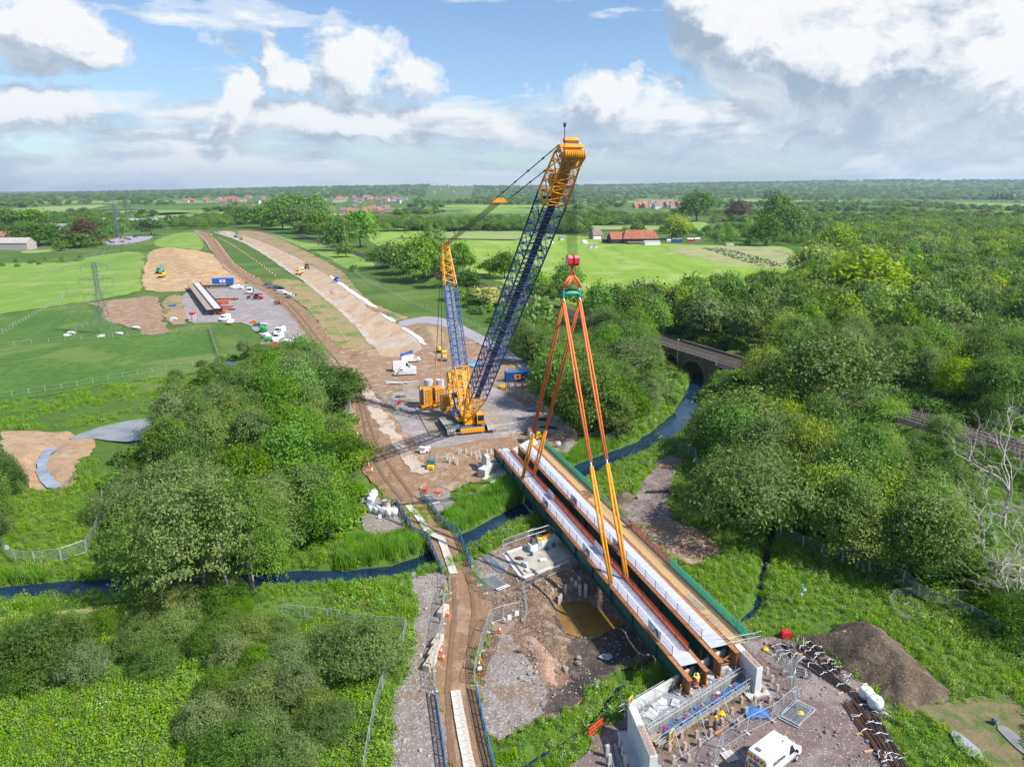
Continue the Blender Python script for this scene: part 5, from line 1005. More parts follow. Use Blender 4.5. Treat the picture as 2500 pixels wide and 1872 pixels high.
# ---------------------------------------------------------------- bridge beams
AX = Vector((-.3024, .9532, 0)); RX = Vector((.9532, .3024, 0)); B0 = Vector((17.49, 59.35, 0))
def BP(u, v, z): p = B0+AX*u+RX*v; p.z = z; return p
def UV(x, y, z): p = G(x, y, z)-B0; return p.dot(AX), p.dot(RX)
ZT = 3.6; BRZ = math.atan2(AX.y, AX.x)                        # local +x runs along the beam, +y to the left of it
def girder(parent, u0, u1, v, pale=False):
 m = MB(); L = u1-u0; zt, zb = ZT, ZT-1.75
 def bx(a, b, y0, y1, z0, z1, mi): m.box(((a+b)/2, (y0+y1)/2, (z0+z1)/2), (b-a, y1-y0, z1-z0), m=mi)
 bx(0, L, -.26, .26, zt-.05, zt, 0); bx(0, 1.3, -.03, .03, zb+.06, zt-.05, 0); bx(L-1.1, L, -.03, .03, zb+.06, zt-.05, 0); bx(1.3, L-1.1, -.03, .03, zb+.06, zt-.05, 1)
 bx(0, 1.3, -.34, .34, zb, zb+.06, 0); bx(1.3, L, -.34, .34, zb, zb+.06, 1)
 for k in np.arange(.9, L, 5.6):
  mi = 0 if k < 1.3 else 1; bx(k-.02, k+.02, .032, .25, zb+.062, zt-.052, mi); bx(k-.02, k+.02, -.25, -.032, zb+.062, zt-.052, mi)
 for k in np.arange(.5, L, .9): bx(k-.03, k+.03, -.16, -.10, zt+.001, zt+.07, 0); bx(k-.03, k+.03, .10, .16, zt+.001, zt+.07, 0)
 o = m.build('girder', [RUST, GREEN], parent); o.location = (u0, -v, 0); return o
def beam_pair(nm, label, v0, v1, s0, s1, e, red, banners, nets):
 o = thing(nm, label, 'bridge beams', B0, BRZ)
 girder(o, s0, e, v0); girder(o, s1, e, v1)
 for b, c in ((s1+.5, 1), (s1+9, 0), (s1+25, 0), (s1+42, 0), (e-.6, 1)):    # cross bracing between the webs
  k = MB(); y0, y1 = -v0-.04, -v1+.04
  k.bar((b, y0, ZT-1.5), (b, y1, ZT-.35), .12, .12); k.bar((b+.03, y1, ZT-1.5), (b+.03, y0, ZT-.35), .12, .12); k.bar((b, y0, ZT-1.55), (b, y1, ZT-1.55), .12, .12)
  k.build('cross_brace', RUST if c else GREEN, o)
 w = v1-v0-.5; d = MB(); d.box((0, 0, 0), (.945, w, .05));
 for r in np.arange(-w/2+.15, w/2, .3): d.box((0, r, .036), (.945, .06, .02))
 me = d.mesh('deck_panel', DECK)
 for u in np.arange(s1+1.9, e-1.2, 1.0):
  p = link('deck_panel', me, o); p.location = (u, -(v0+v1)/2, ZT+.03+rng.uniform(0, .012)); p.rotation_euler = (rng.uniform(-.004, .004), rng.uniform(-.006, .006), 0)
 pm = MB().tube([(0, 0, 0), (0, 0, 1.15)], .035, 5).mesh('guard_post', DKST)
 for v, mt, nt in ((v0+.22, STEEL, nets), (v1-.22, NETR, red)):
  if not nt: continue
  rm = REDN if nt == 'red' else DKST; vv = -v; us = np.arange(s1+3.2, e-2, 2.55)
  for u in us: p = link('guard_post', pm, o); p.location = (u, vv, ZT+.03)
  k = MB()
  for a, b in zip(us[:-1], us[1:]):
   for z in (.55, 1.08):
    sg = .05; k.tube([(a, vv, ZT+z), ((a+b)/2, vv, ZT+z-sg), (b, vv, ZT+z)], .018 if nt != 'red' else .028, 4)
   if nt == 'red': k.box(((a+b)/2, vv, ZT+.2), (b-a-.04, .03, .2))
  k.build('guard_rail', rm, o)
  for a, b in zip(us[:-1], us[1:]):
   n = MB(); n.add([(a, vv+.03, ZT+.1), (b, vv+.03, ZT+.1), (b, vv+.03, ZT+1.05), ((a+b)/2, vv+.03, ZT+1.0), (a, vv+.03, ZT+1.05)], [(0, 1, 2, 3, 4)])
   n.build('guard_net', NETR if nt == 'red' else NETV, o)
 for (u, v, ln, logo) in banners:
  bn = MB(); N = 6
  vs = [];
  for i in range(N+1):
   x = u-ln/2+ln*i/N; y = -v+.06+.035*math.sin(i*2.2); vs += [(x, y, ZT+.08), (x, y, ZT+1.12)]
  bn.add(vs, [(2*i, 2*i+2, 2*i+3, 2*i+1) for i in range(N)]); bb = bn.build('banner', WHB, o)
  if logo:
   lg = MB(); y = -v+.115
   lg.tube([(u+ln*(-.36+.05*i), y, ZT+.3+.62*math.sin(math.pi*min(1, i/10*1.05))) for i in range(11)], [.035, .06, .07, .07, .06, .055, .05, .04, .03, .02, .012], 5)
   lg.tube([(u+ln*(-.28+.045*i), y, ZT+.25+.42*math.sin(math.pi*i/9)) for i in range(10)], .012, 4)
   lg.tube([(u+ln*(.1+.04*i), y, ZT+.35+.03*math.sin(i)) for i in range(7)], .018, 4)
   lg.build('logo', NAVD, bb)
 return o
def ub(x, y): return UV(x, y, 4.2)[0]
pairA = beam_pair('bridge_beam_pair', 'pair of green girders with white deck hanging from the orange slings', 0, 2.35, 0, .75, 68.4, 'red',
 [(ub(1330, 1227), .22, 2.5, 1), (ub(1430, 1344), .22, 2.5, 1), (ub(1594, 1540), .22, 2.6, 1), (ub(1352, 1205), 2.13, 2.4, 0), (ub(1468, 1335), 2.13, 2.6, 0)], 'net')
pairB = beam_pair('bridge_beam_pair', 'pair of girders with white deck already in place beside the timber walkway', 4.5, 7.0, 1.5, 2.4, 68.2, None,
 [(ub(1399, 1220), 4.72, 2.5, 1), (ub(1502, 1330), 4.72, 2.5, 1)], 'net')
# rebar sticking out between the girder ends, with capped tips
def starter_bars():
 o = thing('rebar_cage', 'rusty starter bars with yellow caps around the near girder ends', 'rebar')
 m = MB(); c = MB()
 for z in np.arange(1.95, 3.1, .16):
  for v0, v1, uo in ((-1.1, 3.2, 1.6), (4.0, 8.3, 3.1)):
   j = rng.uniform(-.1, .1); a = BP(uo+v0*.34+j, v0, z); b = BP(uo+v1*.34+j, v1, z); m.tube([a, b], .016, 4); c.ball(a, .05, 5, 4)
   a2 = BP(uo-.8+v0*.34+j, v0+.3, z-.05); b2 = BP(uo-.8+v1*.34, v1-.2, z-.05); m.tube([a2, b2], .016, 4); c.ball(a2, .05, 5, 4)
 for v in np.arange(-1, 8.3, .5): m.tube([BP(1.4+v*.34, v, 1.7), BP(1.4+v*.34, v, 3.0)], .014, 4)
 m.build('rebar', RUSTD, o); c.build('rebar_caps', YELS, o)
starter_bars()
# timber scaffold walkway on the far side with netting
def walkway():
 o = thing('scaffold_walkway', 'timber scaffold walkway with green netting along the outer girder', 'walkway', B0, BRZ); z = ZT-.12; v0, v1 = 7.42, 9.35
 U0, U1 = 3.9, 67.5; w = .48; me = [MB().box((0, 0, 0), (w-.012, v1-v0, .045)).mesh('plank', WOOD)]; i = 0
 for u in np.arange(U0+w/2, U1, w):
  p = link('plank', me[0], o); p.location = (u, -(v0+v1)/2+rng.uniform(-.04, .04), z+rng.uniform(-.012, .012)); p.rotation_euler = (0, rng.uniform(-.012, .012), rng.uniform(-.008, .008))
 t = MB()
 for u in np.arange(U0, U1+.1, 2.1): t.tube([(u, -v0+.2, z-.09), (u, -v1-.15, z-.09)], .03, 5); t.tube([(u, -v0, z-1.3), (u, -v1, z-.1)], .03, 5)
 for v in (v0+.15, v1-.05): t.bar((U0, -v, z-.17), (U1, -v, z-.17), .07, .12)
 t.build('bearer', STEEL, o)
 pm = MB().tube([(0, 0, -.1), (0, 0, 1.15)], .028, 5).mesh('guard_post', STEEL)
 ug = UV(1450, 1205, 4)[0]; ur = UV(1520, 1290, 4)[0]; ug2 = UV(1640, 1370, 4)[0]
 for u in np.arange(U0+.2, U1, 2.1): p = link('guard_post', pm, o); p.location = (u, -v1+.02, z)
 k = MB()
 for zz in (.55, 1.1): k.tube([(U0+.2, -v1+.02, z+zz), (U1, -v1+.02, z+zz)], .024, 5)
 k.build('guard_rail', STEEL, o)
 for a, b, mt, nm in ((U0+.2, ug2, NETG, 'green_net'), (ug2, ur+1, NETR, 'red_net'), (ur+1, ug, MESHF, 'mesh_panel'), (ug, U1, NETG, 'green_net')):
  n = MB(); xs = np.arange(a, b, 1.05); vs = []
  for x in list(xs)+[b]: vs += [(x, -v1-.03-rng.uniform(0, .05), z-.05), (x, -v1-.05-rng.uniform(0, .09), z+.6), (x, -v1-.02, z+1.12+rng.uniform(-.04, .06))]
  c = len(vs)//3; n.add(vs, [(3*i+j, 3*i+3+j, 3*i+4+j, 3*i+1+j) for i in range(c-1) for j in (0, 1)]); n.build(nm, mt, o, smooth=True)
 tb = MB().box((0, 0, 0), (3.8, .035, .2)).mesh('toe_board', WOODG)
 for u in np.arange(U0+2, U1, 3.9): p = link('toe_board', tb, o); p.location = (u, -v1+.1, z+.13)
 e = MB()                                                     # loose scaffold frame at the near end
 for u, v in ((U0-.1, v0+.3), (U0-.1, v1), (U0+2, v1+.3), (U0+.9, v1+.4)): e.tube([(u, -v, z-1.6), (u, -v, z+1.5)], .026, 5)
 for zz in (.5, 1.05): e.tube([(U0-.25, -v0+.9, z+zz), (U0-.25, -v1-1.4, z+zz)], .026, 5); e.tube([(U0-1, -v1-.15, z+zz+.05), (U0+3.2, -v1-.15, z+zz+.05)], .026, 5)
 e.tube([(U0+1.5, -v0+3.0, z+.6), (U0-.6, -v1-.8, z+1.1)], .026, 5); e.build('end_frame', mat('scaffold_tube', (.45, .58, .56), .4, .6), o)
 for i, (u, n_, lab) in enumerate(((8, 8, 'row of loose boards lying on the near end of the walkway'), (44, 7, 'row of short battens lying on the middle of the walkway'), (12.0, 4, 'stack of long planks lying on the walkway beside the girder'))):
  s = thing('board_stack', lab, 'boards', BP(u, 7.8 if i != 1 else 8.0, z+.03), BRZ)
  for k_ in range(n_):
   if i == 2: MB().box((0, 0, 0), (3.2, .2, .045)).build('board', WOODG, s, loc=(rng.uniform(-.2, .2), -k_*.24+.3, .02+.001*k_), rz=rng.uniform(-.03, .03))
   else: MB().box((0, 0, 0), (.12, 1.0, .08)).build('board', RUSTD if i else WOODG, s, loc=(k_*.42-n_*.2, rng.uniform(-.15, .15), .04), rz=rng.uniform(-.35, .1))
walkway()
s = link('road_sign', None); s.location = BP(UV(1540, 1280, 4)[0], 9.3, 3.7); tag(s, 'crumpled red and white sign hung on the walkway railing', 'sign')
MB().box((0, 0, .5), (.9, .05, .9)).build('plate', RED, s, rz=BRZ); m = MB()
for q in (-.2, .1, .25): m.box((q, -.03, .5+q*.5), (.14, .02, .3), rot=(0, .5, 0))
m.build('marks', WHP, s, rz=BRZ+math.pi)
# ---------------------------------------------------------------- crane
CO = Vector((-9.9, 146.1, .16)); CF = Vector((.302, -.953, 0)); CRZ = math.atan2(-.302, -.953)
def CL(p): d = Vector(p)-CO; return Vector((d.dot(Vector((-.953, -.302, 0))), d.dot(CF), d.z))
def zat(x, y, py): k = (py-936)/FPX; return CAMH-y*(k*CP+SP)/(CP-k*SP)
def lattice(p0, p1, w0, h0, w1, h1, n, X, cr, br, xb=True):
 p0, p1, X = Vector(p0), Vector(p1), Vector(X).normalized(); d = (p1-p0).normalized(); Z = X.cross(d).normalized(); m = MB()
 def c(t, i, j): w = w0+(w1-w0)*t; h = h0+(h1-h0)*t; return p0.lerp(p1, t)+X*(i*w/2)+Z*(j*h/2)
 cs = ((-1, -1), (1, -1), (1, 1), (-1, 1))
 for i, j in cs: m.tube([c(0, i, j), c(1, i, j)], cr, 6)
 for k in range(n):
  t0, t1 = k/n, (k+1)/n; tm = (t0+t1)/2
  for f in range(4):
   a, b = cs[f], cs[(f+1) % 4]
   m.tube([c(t0, *a), c(tm, *b)], br, 4, cap=False); m.tube([c(tm, *b), c(t1, *a)], br, 4, cap=False)
   if xb and k % 2 == 0: m.tube([c(t0, *a), c(t0, *b)], br, 4, cap=False)
 for f in range(4): m.tube([c(1, *cs[f]), c(1, *cs[(f+1) % 4])], br*1.2, 4, cap=False)
 return m
hook = BP(35.5, 1.2, 0); HX, HY = hook.x, hook.y; ZH = zat(HX, HY, 636); ZS = zat(HX, HY, 717)
def crane():
 o = thing('lattice_boom_crane', 'yellow and blue lattice boom crawler crane lifting the bridge beams', 'crane', CO, CRZ)
 for sx in (-4.35, 4.35):
  f = MB(); prof = [(-4.9, .62), (-4.3, .1), (4.3, .1), (4.9, .62), (4.2, 1.22), (-4.2, 1.22)]
  f.add([(sx-.6, y, z) for y, z in prof]+[(sx+.6, y, z) for y, z in prof], [tuple(range(6)), tuple(range(6, 12))[::-1]]+[(i, 6+i, 6+(i+1) % 6, (i+1) % 6)[::-1] for i in range(6)]); fr = f.build('track_frame', TRKF, o)
  per = []; big = [(-5.05, .62), (-4.35, 0), (4.35, 0), (5.05, .62), (4.25, 1.36), (-4.25, 1.36)]
  for (a, b), (c, d) in zip(big, big[1:]+big[:1]):
   n = max(1, round(math.hypot(c-a, d-b)/.42)); per += [((a+(c-a)*(k+.5)/n, b+(d-b)*(k+.5)/n), math.atan2(d-b, c-a)) for k in range(n)]
  me = MB().box((0, 0, 0), (1.8, .38, .12)).box((0, .1, .07), (1.8, .08, .06)).mesh('track_shoe', TRK)
  for (y, z), a in per: p = link('track_shoe', me, fr); p.location = (sx, y, z+.02); p.rotation_euler = (a, 0, 0)
 MB().box((0, 0, 1.15), (6.9, 5.0, .55)).box((0, 2.9, 1.0), (6.9, 1.1, .4)).build('car_body', mat('car_body_grey', (.16, .22, .27), .55, var=.2), o, bevel=.04)
 b = MB().box((-.2, 4.5, .8), (5.2, .7, .75))
 for x in np.arange(-2.5, 2.3, .65): b.box((x, 4.86, .8), (.18, .03, .2), m=1)
 b.build('cross_beam', [YEL, DKST], o, bevel=.03)
 MB().cyl((0, 0, 1.62), 1.9, .4, 24).build('slew_ring', DKST, o)
 s = MB().box((0, -3.2, 2.45), (2.5, 11.2, 1.2)).box((1.25+.55, -1.2, 2.2), (1.1, 6, .35)).box((-1.8, -1.2, 2.2), (1.1, 6, .35)).box((0, 2.2, 2.0), (2.2, 1.6, 1.0))
 for x in (-.95, .95): s.box((x, 2.0, 3.0), (.3, 1.4, 1.4))
 for k in range(14): s.box((rng.uniform(-1.1, 1.1), rng.uniform(.6, 3.0), rng.uniform(2.6, 3.1)), (rng.uniform(.15, .5), rng.uniform(.15, .5), rng.uniform(.2, .5)))
 s.build('superstructure', YEL, o, bevel=.03)
 w = MB().box((1.75, -2.2, 3.0), (.9, 3.6, 1.3)).box((-1.75, -3.4, 3.0), (.9, 3, 1.3)); w.build('winch_house', MBLUE, o, bevel=.03)
 r = MB()
 for x in (2.32, -2.32):
  for y in np.arange(-4.2, 2, 1.0): r.tube([(x, y, 2.4), (x, y, 3.5)], .03, 4)
  for z in (2.95, 3.5): r.tube([(x, -4.2, z), (x, 1.8, z)], .03, 4)
 r.build('walkway_rail', WHP, o)
 # cab, out on the side
 p = CL(G(1171, 1031, 1.9)); cx, cy = p.x, p.y
 c = MB(); prof = [(-1.1, 0), (1.0, 0), (1.15, .7), (.9, 2.1), (-1.1, 2.1)]
 c.add([(cx-.8, cy+y, 1.7+z) for y, z in prof]+[(cx+.8, cy+y, 1.7+z) for y, z in prof], [tuple(range(5)), tuple(range(5, 10))[::-1]]+[(i, 5+i, 5+(i+1) % 5, (i+1) % 5)[::-1] for i in range(5)])
 cb = c.build('cab', YEL, o, bevel=.05)
 g = MB().add([(cx-.66, cy+1.17, 2.5), (cx+.66, cy+1.17, 2.5), (cx+.66, cy+.97, 3.65), (cx-.66, cy+.97, 3.65)], [(0, 1, 2, 3)]); g.box((cx+.81, cy+.1, 2.95), (.02, 1.3, .95)).box((cx-.81, cy+.1, 2.95), (.02, 1.3, .95)); g.build('windscreen', GLS, cb)
 MB().box((cx+1.1, cy-1.4, 2.2), (2.2, .8, .4)).build('cab_arm', YEL, o)
 # counterweights: two stacks on a ballast tray, one pair of stacks on the deck
 def stack(x, y, z, w, d, n, h, label=None):
  t = MB()
  for k in range(n): t.box((x, y, z+h*k+h/2), (w, d, h-.03))
  a = t.build('counterweight', YELD, o, bevel=.03)
  q = MB()
  for k in range(n):
   zz = z+h*k+h/2
   q.box((x-w*.12, y+d/2+.006, zz), (w*.34, .016, h*.16), m=1)
   for sx in (-1, 1):
    q.add([(x+sx*(w/2+.012), y+d*.30, zz-h*.42), (x+sx*(w/2+.012), y+d*.5, zz-h*.42), (x+sx*(w/2+.012), y+d*.3, zz+h*.42)], [(0, 1, 2) if sx > 0 else (0, 2, 1)], 1); q.add([(x+sx*(w/2+.012), y+d*.5, zz-h*.42), (x+sx*(w/2+.012), y+d*.5, zz+h*.42), (x+sx*(w/2+.012), y+d*.3, zz+h*.42)], [(0, 1, 2) if sx > 0 else (0, 2, 1)], 0)
   q.add([(x+w*.28, y+d/2+.014, zz-h*.42), (x+w*.46, y+d/2+.014, zz-h*.42), (x+w*.28, y+d/2+.014, zz+h*.42)], [(0, 1, 2)], 1); q.add([(x+w*.46, y+d/2+.014, zz-h*.42), (x+w*.46, y+d/2+.014, zz+h*.42), (x+w*.28, y+d/2+.014, zz+h*.42)], [(0, 1, 2)], 0)
  q.build('chevrons', [WHP, DKST], a)
  return a
 a = CL(G(1045, 990, .8)); b_ = CL(G(1072, 985, .8)); ty = (a.y+b_.y)/2-.5
 MB().box(((a.x+b_.x)/2, ty, .62), (abs(a.x-b_.x)+3.4, 3.6, .55)).build('ballast_tray', YELD, o, bevel=.04)
 for k, x in enumerate((a.x, b_.x)):
  stack(x, ty+.5, .9, 2.1, 1.7, 6, .62); stack(x+.5, ty-1.25, .9, 2.1, 1.5, 6, .62)
 c2 = CL(G(1089, 1006, 1.5)); stack(c2.x, c2.y-.8, 1.5, 1.9, 2.0, 6, .58); stack(-c2.x+.2, c2.y-.8, 1.5, 1.9, 2.0, 6, .58)
 tm = Vector(((a.x+b_.x)/2, ty, 3.2))
 k = MB();
 for x in (-.9, .9): k.bar((tm.x+x, ty, .8), (tm.x+x*.6, ty-.2, 5.0), .22, .3); k.bar((tm.x+x*.6, ty, 1.4), (x, -7, 2.6), .16, .2)
 k.build('tray_frame', YELD, o)
 # boom
 tip = Vector((HX, HY, 0))-CF*1.3; tip.z = zat(tip.x, tip.y, 366); P1 = CL(tip); P0 = Vector((0, 2.1, 3.4)); X = Vector((1, 0, 0))
 def wpos(t): q = P0.lerp(P1, t); return PR(CO+Vector((-.953, -.302, 0))*q.x+CF*q.y+Vector((0, 0, q.z)))
 def ty_(py):
  lo, hi = 0, 1
  for _ in range(30):
   m_ = (lo+hi)/2
   if wpos(m_)[1] > py: lo = m_
   else: hi = m_
  return lo
 t1 = ty_(962); t2 = ty_(482); t3 = ty_(388); BW, BH = 3.35, 2.9; A = lambda t: P0.lerp(P1, t)
 lattice(P0, A(t1), 2.0, .5, BW, BH, 3, X, .15, .075).build('boom_foot_section', YEL, o)
 ns = 5
 for i in range(ns):
  a0, a1 = t1+(t2-t1)*i/ns, t1+(t2-t1)*(i+1)/ns; sec = lattice(A(a0), A(a1), BW, BH, BW, BH, 5, X, .14, .062).build('boom_section', NAVY, o)
  wk = MB(); d = (A(a1)-A(a0)).normalized(); Z = X.cross(d).normalized(); wk.bar(A(a0)-Z*.9+X*.2, A(a1)-Z*.9+X*.2, 1.0, .07, up=Z); wk.bar(A(a1)-X*BW/2, A(a1)+X*BW/2, .28, .28, up=Z); wk.bar(A(a1)-X*BW/2-Z*BH/2, A(a1)-X*BW/2+Z*BH/2, .2, .2, up=X); wk.build('catwalk', NAVD, sec)
 lattice(A(t2), A(t3), BW, BH, 2.6, 2.9, 4, X, .15, .08).build('boom_top_section', YELD, o)
 d = (P1-P0).normalized(); Z = X.cross(d).normalized()
 w = MB(); w.bar(A(t2)-Z*.8, A(t3)-Z*.5, 1.5, .06, up=Z); w.bar(A((t2*2+t3)/3)+Z*.3, A((t2+t3)/2)+Z*.3, 2.4, 1.2, up=Z); w.build('boom_plate', mat('boom_plate_brown', (.36, .15, .02), .6), o)
 h = MB(); e = A(t3); E = A(1)
 for x in (-1.25, -.45, .45, 1.25):
  h.bar(e+X*x-Z*1.3, E+X*x*1.05-Z*1.4, .12, .5, up=X); h.bar(e+X*x+Z*1.2, E+X*x*1.05+Z*.6, .12, .5, up=X); h.bar(E+X*x*1.05+Z*.6, E+X*x*1.05-Z*1.4, .12, .6, up=X)
 h.bar(E-X*1.6+Z*.2, E+X*1.6+Z*.2, 1.0, .5, up=Z); h.bar(E-X*1.5-Z*1.2, E+X*1.5-Z*1.2, .9, .7, up=Z); h.bar(E-X*1.0+Z*.9+d*.7, E+X*1.0+Z*.9+d*.7, .5, .5, up=Z)
 for k in range(10): h.box(E+X*rng.uniform(-1.3, 1.3)-d*rng.uniform(0, 2)-Z*rng.uniform(-1, 1.2), (.3, .3, .4))
 hd = h.build('boom_head', YELD, o)
 sh = MB()
 for x in np.arange(-1.3, 1.31, .26):
  c_ = E-Z*1.25+d*.35+X*x; sh.tube([c_-X*.06, c_+X*.06], .62, 14)
 sh.build('sheaves', YEL, hd)
 for sx in (-1.42, 1.42):
  st = MB()
  for q in range(9):
   a_ = e.lerp(E, q/9)+X*sx-Z*1.35; b2 = e.lerp(E, (q+1)/9)+X*sx-Z*1.35; st.bar(a_, b2, .16, .16, m=q % 2); a_ = E+X*sx+Z*(.9-2.2*q/9)+d*.25; b2 = E+X*sx+Z*(.9-2.2*(q+1)/9)+d*.25; st.bar(a_, b2, .16, .16, m=q % 2)
  st.build('hazard_stripes', [WHP, RED], hd)
 an = MB().tube([E+d*.6+X*1.1, E+d*.6+X*1.1+Vector((0, 0, 2.7))], .05, 5).box(E+d*.6+X*1.1+Vector((0, 0, 2.5)), (.3, .2, .5)); an.build('anemometer_mast', DKST, hd)
 # mast leaning back
 M0 = Vector((0, .2, 3.2)); sM = 17.0; mw = CO-CF*sM; mz = zat(mw.x, mw.y, 607); M1 = Vector((0, -sM, mz));
 def mpos(t): q = M0.lerp(M1, t); return PR(CO+Vector((-.953, -.302, 0))*q.x+CF*q.y+Vector((0, 0, q.z)))
 def tm_(py):
  lo, hi = 0, 1
  for _ in range(30):
   m_ = (lo+hi)/2
   if mpos(m_)[1] > py: lo = m_
   else: hi = m_
  return lo
 u1, u2 = tm_(897), tm_(697); B = lambda t: M0.lerp(M1, t)
 lattice(M0, B(u1), 2.2, .9, 2.9, 2.2, 4, X, .15, .08).build('mast_foot_section', YEL, o)
 for i in range(3):
  sec = lattice(B(u1+(u2-u1)*i/3), B(u1+(u2-u1)*(i+1)/3), 2.8, 2.1, 2.8, 2.1, 4, X, .12, .055).build('mast_section', MBLUE, o)
  dd = (M1-M0).normalized(); ZZ = X.cross(dd).normalized(); k = MB(); k.bar(B(u1+(u2-u1)*i/3)+ZZ*.8, B(u1+(u2-u1)*(i+1)/3)+ZZ*.8, 1.7, .05, up=ZZ); k.build('mast_plate', mat('mast_plate_grey', (.16, .19, .27), .6), sec)
 lattice(B(u2), M1, 2.6, 2.0, 1.5, 1.0, 5, X, .13, .065).build('mast_top_section', YEL, o)
 k = MB().box(M1+Vector((0, -.1, .2)), (1.9, .7, .7));
 for x in np.arange(-.7, .71, .28): k.tube([M1+Vector((x-.07, .1, .5)), M1+Vector((x+.07, .1, .5))], .42, 12)
 k.build('mast_head', YELD, o)
 # A-frame
 f = MB(); ay = -6.2
 for sx in (-1.7, 1.7): f.bar((sx, -5.2, 3.0), (sx, -9.0, 10.2), .9, 1.1, up=(1, 0, 0)); f.bar((sx, -8.9, 3.0), (sx, -9.1, 9.8), .25, .3, up=(1, 0, 0))
 f.bar((-1.25, -8.9, 10.0), (1.25, -8.9, 10.0), .7, .7); f.bar((-1.25, -6.6, 5.6), (1.25, -6.6, 5.6), .4, 1.6); f.bar((-1.2, -7.7, 7.8), (1.2, -7.7, 7.8), .35, 1.7)
 f.build('a_frame', YEL, o, bevel=.02)
 l = MB(); l.bar((.9, -9, 9.9), (1.5, -13, 5.0), .25, .25); l.bar((-.9, -9, 9.9), (-1.0, -13, 5.0), .25, .25); l.bar((1.5, -13, 5), (1.5, -13, 2.4), .2, .2); l.bar((-1.0, -13, 5), (-1.0, -13, 2.4), .2, .2); l.build('rear_strut', YELD, o)
 wf = MB().box((1.55, -3.6, 6.4), (1.3, 1.2, .9)); wf.bar((2.05, -3.2, 6.2), (1.5, -2.2, 3.4), .18, .18); wf.bar((1.05, -3.2, 6.2), (1.35, -2.2, 3.4), .18, .18); wf.bar((2.05, -4.0, 6.2), (1.5, -3.2, 3.4), .18, .18); wf.build('winch_frame', TRKF, o)
 # ropes and pendants
 H1 = A(t3)+Z*1.3; H1b = A(1)+Z*1.0; Mh = M1+Vector((0, .1, .6)); teq = .5;
 def eqp(t): q = Mh.lerp(H1b, t); return PR(CO+Vector((-.953, -.302, 0))*q.x+CF*q.y+Vector((0, 0, q.z)))
 lo, hi = 0, 1
 for _ in range(30):
  m_ = (lo+hi)/2
  if eqp(m_)[0] < 1219: lo = m_
  else: hi = m_
 EQ = Mh.lerp(H1b, lo)
 k = MB().box(EQ, (2.6, .9, .5));
 for x in np.arange(-.8, .81, .32): k.tube([EQ+Vector((x-.07, -.5, .1)), EQ+Vector((x+.07, -.5, .1))], .4, 12)
 k.build('rope_equaliser', YELD, o)
 rp = MB()
 for x in np.arange(-.78, .79, .13): rp.tube([Mh+X*x*.9, EQ+X*x], .028, 4)
 rp.build('luffing_ropes', ROPE, o)
 for sx in (-1.2, 1.2):
  pd = MB(); a_ = EQ+X*sx; b2 = H1b+X*sx*1.05; pd.tube([a_, b2], .075, 5)
  for q in range(1, 5): c_ = a_.lerp(b2, q/5); dv = (b2-a_).normalized(); pd.tube([c_-dv*.3, c_+dv*.3], .14, 6)
  pd.build('boom_pendant', DKST, o)
 for x in (a.x, b_.x):
  pd = MB(); a_ = M1+Vector((.7 if x > 0 else -.7, -.3, 0)); b2 = Vector((x*.55+.4, ty-.2, 5.2)); pd.tube([a_, a_.lerp(b2, .16)], .16, 6, m=1); pd.tube([a_.lerp(b2, .16), a_.lerp(b2, .8)], .07, 5); pd.tube([a_.lerp(b2, .8), b2], .14, 6, m=1); pd.build('ballast_pendant', [DKST, YELD], o)
 rr = MB().tube([Vector((.8, -9, 10.3)), Vector((.5, -4, 6.5))], .05, 4).tube([M1+Vector((.2, 0, 0)), Vector((.3, -6, 5))], .03, 4).tube([A(.33)-Z*1.4, Vector((-2.5, -2.5, 3.2))], .03, 4); rr.build('winch_ropes', ROPE, o)
 hr = MB(); sheave = A(1)-Z*1.35+d*.35; hc = CL(Vector((HX, HY, ZH+.7)))
 for x in np.arange(-1.0, 1.01, .2):
  for dy in (-.35, .35): hr.tube([Vector((x, sheave.y+dy+.3, sheave.z)), Vector((hc.x+x*.55, hc.y+dy*.8, hc.z))], .017, 4, cap=False)
 hr.build('hoist_ropes', ROPE, o)
 return o
crane()
# hook block
hb = thing('hook_block', 'red hook block with white striped cheeks hanging on the hoist ropes', 'hook block', (HX, HY, ZH), CRZ); hb.scale = (.56, .68, .68)
m = MB()
for sx in (-1, 1): m.add([(sx*x, y, z) for x in (.18, 1.35) for y, z in ((-.75, -.55), (-.45, -1.0), (.45, -1.0), (.75, -.55), (.8, .5), (.45, 1.0), (-.45, 1.0), (-.8, .5))], [(tuple(range(8)) if sx > 0 else tuple(range(8))[::-1]), (tuple(range(8, 16))[::-1] if sx > 0 else tuple(range(8, 16)))]+[((i, 8+i, 8+(i+1) % 8, (i+1) % 8) if sx < 0 else (i, (i+1) % 8, 8+(i+1) % 8, 8+i)) for i in range(8)])
m.build('cheek', RED, hb, bevel=.05)
MB().box((0, 0, -.1), (.36, 1.1, 2.1)).build('sheave_housing', mat('dark_red', (.16, .015, .02), .6), hb)
for sx in (-1, 1):
 m = MB()
 for i in range(-4, 5): m.add([(sx*1.37, -.62, i*.2-.16), (sx*1.37, .62, i*.2+.1), (sx*1.37, .62, i*.2+.2), (sx*1.37, -.62, i*.2-.06)], [(0, 1, 2, 3) if sx > 0 else (0, 3, 2, 1)])
 m.build('stripes', WHP, hb)
